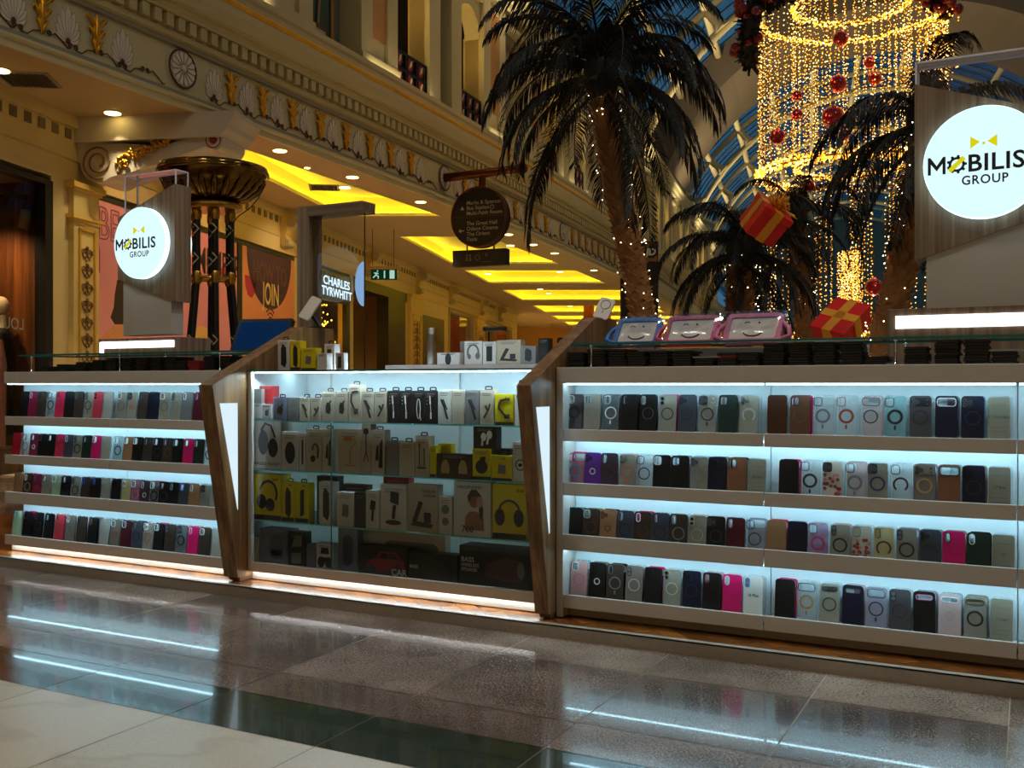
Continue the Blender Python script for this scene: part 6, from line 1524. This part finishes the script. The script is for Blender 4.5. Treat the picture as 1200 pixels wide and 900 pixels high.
# small bright cluster hanging right of the chandelier
mb=MB(); g=random.Random(77); c0=pv(1096,40,15.8)
for k in range(420):
    zz=-.75+1.5*g.random(); mb.octa((c0.x+g.gauss(0,.14),c0.y+g.gauss(0,.14),c0.z+zz),.010+.010*g.random(),0 if g.random()<.7 else 1)
o=tag(obj('light_cluster',mb,goldl,fixn=False),'golden light cluster hanging just above the clear box of the right sign','string lights'); o['kind']='stuff'
# ================================================================ GIFT BOXES
def gift(label,px,py,Z,sz,M,bow=True):
    p=pv(px,py,Z); M=Matrix.Translation(p)@M; t=thing('gift_box',label,'gift box',M=M,group='red gift box decorations')
    a,b,c=sz; rd=pm('gift_red',(226,24,14),.4); og=pm('gift_ribbon_gold',(240,160,30),.35)
    mb=MB(); mb.box(-a,a,-b,b,-c,c*.55,bev=.006); obj('box_body',mb,rd,t,world=False)
    mb=MB(); mb.box(-a-.012,a+.012,-b-.012,b+.012,c*.55,c,bev=.006); obj('lid',mb,rd,t,world=False)
    mb=MB(); w=.055; e=.016
    mb.box(-w,w,-b-e,b+e,-c-.004,c+.006); mb.box(-a-e,a+e,-w,w,-c-.004,c+.006); obj('ribbon',mb,og,t,world=False)
    if not bow: return t
    mb=MB()
    for k in range(10):
        an=2*PI*k/10; r=.13
        mb.tube([(0,0,c),(r*.8*math.cos(an-.2),r*.8*math.sin(an-.2),c+.12),(r*1.1*math.cos(an),r*1.1*math.sin(an),c+.07),(r*.7*math.cos(an+.2),r*.7*math.sin(an+.2),c+.03),(0,0,c+.01)],.022,6,flat=.35)
    for k in range(6):
        an=2*PI*k/6+.3; mb.tube([(0,0,c+.04),(.06*math.cos(an),.06*math.sin(an),c+.18),(.09*math.cos(an),.09*math.sin(an),c+.1),(0,0,c+.05)],.02,6,flat=.35)
    mb.prism([(0,-.03),(.3,-.05),(.26,0),(.3,.05),(0,.03)],c+.01,c+.02,lambda u,v,w:(u,v,w)); obj('bow',mb,og,t,world=False,label='gold ribbon bow')
    mb=MB(); mb.tube([M.inverted()@(p+Vector((0,0,.0))),M.inverted()@(p+Vector((0,0,9)))],.003,4); 
    return t
vq=Matrix.Rotation(TH,4,'Z')
gift('red gift box with gold ribbons hanging tilted above the low palm',897,258,12,(.2,.2,.2),vq@Matrix.Rotation(.62,4,'Y')@Matrix.Rotation(.5,4,'X')@Matrix.Rotation(.35,4,'Z'))
gift('red gift box with gold ribbon hanging low, just above the right glass top',986,380,11,(.26,.2,.13),vq@Matrix.Rotation(-.42,4,'Y')@Matrix.Rotation(.62,4,'X')@Matrix.Rotation(.5,4,'Z'),False)
for nm,px,y0,y1,Z,lab in (('hanging_wire',897,-300,240,12,'thin wire holding the upper red gift box'),):
    mb=MB(); mb.tube([pv(px,y1,Z),pv(px,y0,Z)],.003,4); tag(obj(nm,mb,wire),lab,'wire')
# ================================================================ SIGNS IN THE MALL
# round directory sign on a bracket
s0=9.85; t=thing('directory_sign','round dark hanging directory sign on a bronze bracket from the frieze','sign',FAC(s0,.9,3.3))
Fd=lambda u,v,w:FAC(s0-w,u,v)          # u outwards from the facade, v up, w toward the viewer
br_=pm('sign_bronze',(96,50,26),.28,metal=.8); dk_=pm('sign_dark_face',(12,8,6),.6); lt=pm('sign_letter',(176,166,146),.5)
mb=MB(); mb.tube([Fd(.03,4.0,0),Fd(.9,4.02,0),Fd(1.62,4.05,0)],[.085,.085,.075],14); mb.ball(tuple(Fd(1.66,4.05,0)),.11,12,8); mb.tube([Fd(.84,4.03,0),Fd(.84,3.7,0)],.07,10); obj('bracket_arm',mb,br_,t)
mb=MB(); mb.prism(circ(.565,48,.80,3.18),-.09,.09,Fd); obj('disc',mb,dk_,t)
mb=MB(); mb.tube([Fd(.80+.565*math.cos(2*PI*k/48),3.18+.565*math.sin(2*PI*k/48),.09) for k in range(48)],.02,6,True); mb.tube([Fd(.80+.565*math.cos(2*PI*k/48),3.18+.565*math.sin(2*PI*k/48),-.09) for k in range(48)],.02,6,True); mb.prism([(.80-.545,3.185),(.80+.545,3.185),(.80+.545,3.192),(.80-.545,3.192)],.09,.093,Fd); obj('rim',mb,br_,t)
mb=MB()
for i,(s_,v) in enumerate((('Marks & Spencer',3.455),('Bus Station',3.355),('Multi-Faith Room',3.255),('The Great Hall',3.06),('Odeon Cinema',2.96),('The Orient',2.86),('Taxis',2.76))): letters(mb,s_,.105,lambda u,q,w:Fd(.55+u,v+q,.094),align='LEFT',bold=.006)
mb.prism([(.42,3.33),(.50,3.33),(.46,3.40)],.09,.094,Fd); mb.prism([(.38,2.93),(.43,2.97),(.43,2.94),(.5,2.94),(.5,2.92),(.43,2.92),(.43,2.89)],.09,.094,Fd); mb.prism(circ(.04,16,1.08,3.355),.09,.094,Fd,holes=[circ(.032,16,1.08,3.355)])
obj('lettering',mb,lt,t,label='pale destination names and arrows',fixn=False)
mb=MB(); mb.tube([Fd(.52,2.7,0),Fd(.52,2.55,0)],.014,6); mb.tube([Fd(1.08,2.7,0),Fd(1.08,2.55,0)],.014,6); obj('hanger',mb,br_,t)
mb=MB(); mb.prism([(.25,2.25),(1.37,2.25),(1.37,2.56),(.25,2.56)],-.08,.08,Fd); obj('lower_box',mb,dk_,t,bevel=.01)
mb=MB()
for uc in (.55,.62): mb.prism(circ(.02,10,uc,2.46),.08,.084,Fd); mb.prism([(uc-.022,2.35),(uc+.022,2.35),(uc+.014,2.435),(uc-.014,2.435)],.08,.084,Fd)
mb.prism(circ(.055,16,.77,2.41),.08,.084,Fd,holes=[circ(.045,16,.77,2.41)]); letters(mb,'P',.11,lambda u,q,w:Fd(.96+u,2.44+q,.084)); mb.box(0,0,0,0,0,0); 
mb.prism([(.86,2.32),(1.08,2.32),(1.08,2.328),(.86,2.328)],.08,.083,Fd)
obj('pictograms',mb,pm('sign_picto',(110,96,76),.5),t,fixn=False)
# green running man exit sign on rods
ex=pv(450,321,22.3); t=thing('exit_sign','hanging green emergency exit sign with a running figure','sign',ex)
E_=lambda u,v,w:ex+Vector((CT*u,ST*u,v))+Vector((ST*w,-CT*w,0))
mb=MB(); mb.prism([(-.29,-.13),(.29,-.13),(.29,.10),(-.29,.10)],-.03,.03,E_); obj('panel',mb,em('exit_green',(20,74,44),.35),t)
mb=MB(); mb.prism([(-.34,.10),(.36,.10),(.36,.17),(-.34,.17)],-.06,.06,E_); obj('housing',mb,pm('exit_housing',(190,160,110),.5),t)
mb=MB(); mb.tube([E_(-.26,.17,0),E_(-.26,1.0,0)],.008,5); mb.tube([E_(.22,.17,0),E_(.22,1.0,0)],.008,5); obj('hanging_rods',mb,pm('exit_rod',(120,100,60),.5),t)
mb=MB(); mb.tube([E_(-.15,.06,.032),E_(-.13,.06,.032)],.02,8); mb.tube([E_(-.16,.03,.032),E_(-.18,-.03,.032),E_(-.24,-.09,.032)],.014,5); mb.tube([E_(-.18,-.03,.032),E_(-.12,-.06,.032),E_(-.13,-.11,.032)],.014,5); mb.tube([E_(-.22,.02,.032),E_(-.12,-.0,.032)],.012,5)
mb.prism([(.0,-.1),(.03,-.1),(.03,.07),(.0,.07)],.03,.033,E_); mb.prism([(.13,-.11),(.24,-.11),(.24,.08),(.13,.08)],.03,.033,E_); obj('running_figure',mb,em('exit_white',(190,230,206),.8),t,label='white running figure and doorway')
# dark banner of the sports shop
bz=33; bc=pv(749,329,bz); t=thing('shop_banner','tall dark shop banner with a round JD badge behind the palm trunk','banner',bc)
Bf=lambda u,v,w:bc+Vector((CT*u,ST*u,v))+Vector((ST*w,-CT*w,0)); k=bz/FL
mb=MB(); mb.prism([(-22*k,-60*k),(22*k,-60*k),(22*k,46*k),(-22*k,46*k)],-.08,.08,Bf); obj('panel',mb,pm('banner_dark',(26,14,8),.5,var=.5,scale=1.5),t)
mb=MB(); mb.prism(circ(7.2*k,28,13.5*k,33*k),.08,.1,Bf); obj('badge_disc',mb,pm('badge_black',(10,10,12),.4),t)
mb=MB(); letters(mb,'JD',11*k,lambda u,v,w:Bf(13.5*k+u+v*.15,33*k+v,.105),bold=.04); obj('badge_lettering',mb,pm('badge_white',(226,226,230),.4),t,label='white slanted initials',fixn=False)
mb=MB(); mb.prism([(8*k,45*k),(16*k,45*k),(21*k,26*k),(20*k,22*k),(6*k,23*k)],.08,.09,Bf); mb.prism(circ(9*k,16,-14*k,-8*k),.08,.09,Bf) if False else None; obj('gold_glow_shape',mb,pm('banner_glow_gold',(150,96,20),.5),t)  # yellow glow on the banner put in as a flat gold shape
# bronze bowl on its four legged stand
uz=10.4; uc=pv(250,450,uz); t=thing('bowl_uplighter','giant polished bronze bowl on black chevron banded legs','uplighter',(uc.x,uc.y,0))
bz_=pm('polished_bronze',(122,92,40),.16,metal=1,var=.35,scale=7); hz=CAMH+(450-197)/FL*uz
k=uz/FL
mb=MB(); prof=[(.0,-42*k),(20*k,-41*k),(36*k,-37*k),(50*k,-28*k),(58*k,-18*k),(62*k,-9*k),(63*k,-4*k),(61.5*k,0),(58*k,1*k),(55*k,-4*k),(40*k,-22*k),(0,-30*k)]
mb.lathe(prof,64,(uc.x,uc.y,hz)); mb.lathe([(62*k,-9*k),(64*k,-8*k),(64*k,-6*k),(62.5*k,-5*k)],64,(uc.x,uc.y,hz)); obj('bowl',mb,bz_,t)
mb=MB()
for q in range(24):
    a=2*PI*q/24; pts=[]
    for r,z in ((24*k,-40.5*k),(40*k,-35.5*k),(53*k,-26*k),(60*k,-15*k)): pts.append((uc.x+r*math.cos(a),uc.y+r*math.sin(a),hz+z))
    mb.tube(pts,[.012,.03,.035,.008],6,flat=.6)
obj('fluting',mb,bz_,t)
blk=pm('leg_black',(14,13,13),.35); br2=pm('brass',(190,150,60),.25,metal=.9); chv=pm('leg_chevron',(180,168,140),.5)
mb=MB(); mb.lathe([(30*k,-50*k),(33*k,-48*k),(33*k,-44*k),(28*k,-41*k)],32,(uc.x,uc.y,hz)); mb.lathe([(0,-50*k),(30*k,-50*k)],32,(uc.x,uc.y,hz)); obj('neck_ring',mb,br2,t)
tie=CAMH+(450-327)*k
for q in range(6):
    a=2*PI*q/6+.35
    top=Vector((uc.x+22*k*math.cos(a),uc.y+22*k*math.sin(a),hz-50*k)); mid=Vector((uc.x+22*k*math.cos(a),uc.y+22*k*math.sin(a),tie)); bot=Vector((uc.x+46*k*math.cos(a),uc.y+46*k*math.sin(a),.02))
    mb=MB(); mb.tube([top,mid],.034,10); mb.tube([mid,bot],.034,10)
    lg=obj('leg',mb,blk,t)
    for c,h in ((top-Vector((0,0,.06)),.12),(mid,.13),(bot+Vector((0,0,.1)),.12)):
        mb=MB(); mb.tube([c+Vector((0,0,-h/2)),c+Vector((0,0,-h/4)),c+Vector((0,0,h/4)),c+Vector((0,0,h/2))],[.036,.046,.046,.036],12)
        o=obj('brass_collar',mb,br2,None); o.parent=lg; o.location=-Vector(MW[t.name].translation)
    mb=MB()
    for (p,q2) in ((top,mid),(mid,bot)):
        for f in (.3,.72):
            c=p.lerp(q2,f); d=(q2-p).normalized()
            e=-VW(0,1,0).normalized() if False else Vector((ST,-CT,0)); sx=Vector((CT,ST,0)); c=c+e*.036
            mb.tube([c-sx*.022+Vector((0,0,.05)),c+sx*.026,c-sx*.022-Vector((0,0,.05))],.008,5)
    o=obj('chevron_band',mb,chv,None); o.parent=lg; o.location=-Vector(MW[t.name].translation)
mb=MB(); mb.tube([(uc.x+22*k*math.cos(2*PI*q/32),uc.y+22*k*math.sin(2*PI*q/32),tie) for q in range(32)],.018,8,True)
for q in range(3):
    a=2*PI*q/6+.35; mb.tube([(uc.x+22*k*math.cos(a),uc.y+22*k*math.sin(a),tie),(uc.x-22*k*math.cos(a),uc.y-22*k*math.sin(a),tie)],.012,8)
mb.ball((uc.x,uc.y,tie),.05,12,8); obj('tie_ring',mb,br2,t)
mb=MB(); mb.tube([pv(307,220,uz-.3),pv(303,232,uz-.4),pv(293,244,uz-.4),pv(280,253,uz-.4),pv(272,262,uz-.3),pv(270,300,uz-.2),pv(277,325,uz-.2)],.006,5); obj('power_cable',mb,blk,t)
# ================================================================ LIGHT, SKY, CAMERA
def area(name,p,target,energy,col,sx,sy=None,spread=None):
    l=bpy.data.lights.new(name,'AREA'); l.energy=energy; l.color=col; l.size=sx
    if sy: l.shape='RECTANGLE'; l.size_y=sy
    if spread: l.spread=spread
    o=bpy.data.objects.new(name,l); C.objects.link(o); o.location=p; o.rotation_euler=(Vector(target)-Vector(p)).to_track_quat('-Z','Y').to_euler(); return o
def spot(name,p,target,energy,col,ang=1.4,r=.08,blend=.6):
    l=bpy.data.lights.new(name,'SPOT'); l.energy=energy; l.color=col; l.spot_size=ang; l.spot_blend=blend; l.shadow_soft_size=r
    o=bpy.data.objects.new(name,l); C.objects.link(o); o.location=p; o.rotation_euler=(Vector(target)-Vector(p)).to_track_quat('-Z','Y').to_euler(); return o
WARM=(1,.80,.45); WARM2=(1,.62,.22)
# downlights of the walkway ceiling
for i,p in enumerate(dlpos):
    spot('downlight_beam',p+Vector((0,0,-.03)),p+Vector((0,0,-3)),(430 if i not in (1,2,4) else 110),(1,.86,.56),1.25,.08,.6)
# uplights lying on the cornice, washing the upper storey and the vault
for s in (-2,3,8,13,18,23,28,36,45,55,66):
    p=FAC(s,.9 if False else .22,5.31); q=FAC(s,.9,8.5); area('cornice_uplight',p,q,4,WARM,2.4,.10)
# lights inside the upper recesses
for c in bays:
    for a in (-1.3,1.24):
        p=FAC(c+a-.45,-.2,7.0); l=bpy.data.lights.new('recess_lamp','POINT'); l.energy=14; l.color=(1,.68,.24); l.shadow_soft_size=.06
        o=bpy.data.objects.new('recess_lamp',l); C.objects.link(o); o.location=p
for s in (4,12,20,28,36,45,54,63,72):
    p=FAC(s,.75,5.45); spot('vault_uplight',p,FAC(s+1,5,13),3200,(1,.82,.50),1.7,.15,.9)
for x_,z_,e_ in ((-.5,52,300),(5,54,400),(11,56,400)):
    p=VW(x_,z_,3.3); spot('hall_fill_spot',p,p+Vector((0,0,-3)),e_*3,(1,.78,.36),2.4,.15,.8)  # spots added to brighten the far hall
# lamps in the shop windows
for t_,h,e in ((-2.4,2.4,170),(-1.0,2.4,150)):
    p=wallp(t_,-.7,h); spot('window_lamp',p,p+Vector((0,0,-2)),e,(1,.7,.4),2.0,.05)
for px,e in ((386,16),(440,30),(540,60),(585,60)):
    p=wallp(t_of(px),-1.2,2.45); spot('window_lamp',p,p+Vector((0,0,-2)),e,(1,.74,.42),2.4,.06)
# hoarding and corbel wash from ceiling spots
for px in (150,230,320): 
    p=wallp(t_of(px),1.3,3.46); spot('wall_wash',p,wallp(t_of(px),0,.9),55,(1,.72,.42),1.9,.06)
# added fill for kiosk front and facades, behind the camera and under the vault
for s,n,e in ((-7,5,330),(-3,10,330),(2,13,260)):
    p=FAC(s,n,9.5); spot('mall_fill_spot',p,p+Vector((.0,.0,-6)),e*2.3,(1,.95,.87),2.6,.5,.9)
for s,e in ((12,500),(22,500),(34,600),(50,800),(70,900)):
    for n in (3.2,15):
        p=FAC(s,9.2,13.8); spot('mall_fill_spot',p,FAC(s,n-3 if n<9 else n+2,4.5),e,WARM,1.7,.3,.9)
# sky of early evening seen through the glass
w=bpy.data.worlds.new('dusk'); bpy.context.scene.world=w; w.use_nodes=True; nt=w.node_tree; nt.nodes.clear()
out=nt.nodes.new('ShaderNodeOutputWorld'); bg=nt.nodes.new('ShaderNodeBackground'); tc=nt.nodes.new('ShaderNodeTexCoord'); nz=nt.nodes.new('ShaderNodeTexNoise'); nz.inputs['Scale'].default_value=3; nz.inputs['Detail'].default_value=5
rp=nt.nodes.new('ShaderNodeValToRGB'); rp.color_ramp.elements[0].position=.35; rp.color_ramp.elements[0].color=lin((26,66,96)); rp.color_ramp.elements[1].position=.7; rp.color_ramp.elements[1].color=lin((66,118,150))
nt.links.new(tc.outputs['Generated'],nz.inputs['Vector']); nt.links.new(nz.outputs[0],rp.inputs[0]); nt.links.new(rp.outputs[0],bg.inputs[0]); bg.inputs[1].default_value=.75; nt.links.new(bg.outputs[0],out.inputs[0])
cam=bpy.data.cameras.new('camera'); co=bpy.data.objects.new('camera',cam); C.objects.link(co)
co.location=(0,0,CAMH); co.rotation_euler=(PI/2,0,TH); cam.sensor_width=36; cam.lens=36*FL/1200; cam.clip_start=.05; cam.clip_end=300
sc=bpy.context.scene; sc.camera=co
sc.view_settings.view_transform='Standard'; sc.view_settings.look='None'; sc.view_settings.exposure=0; sc.view_settings.gamma=1; sc.view_settings.use_curve_mapping=False
cy_=sc.cycles; cy_.use_denoising=True; cy_.max_bounces=7; cy_.diffuse_bounces=4; cy_.glossy_bounces=4; cy_.transparent_max_bounces=24; cy_.transmission_bounces=6; cy_.sample_clamp_indirect=6; cy_.caustics_reflective=False; cy_.caustics_refractive=False; cy_.blur_glossy=.5
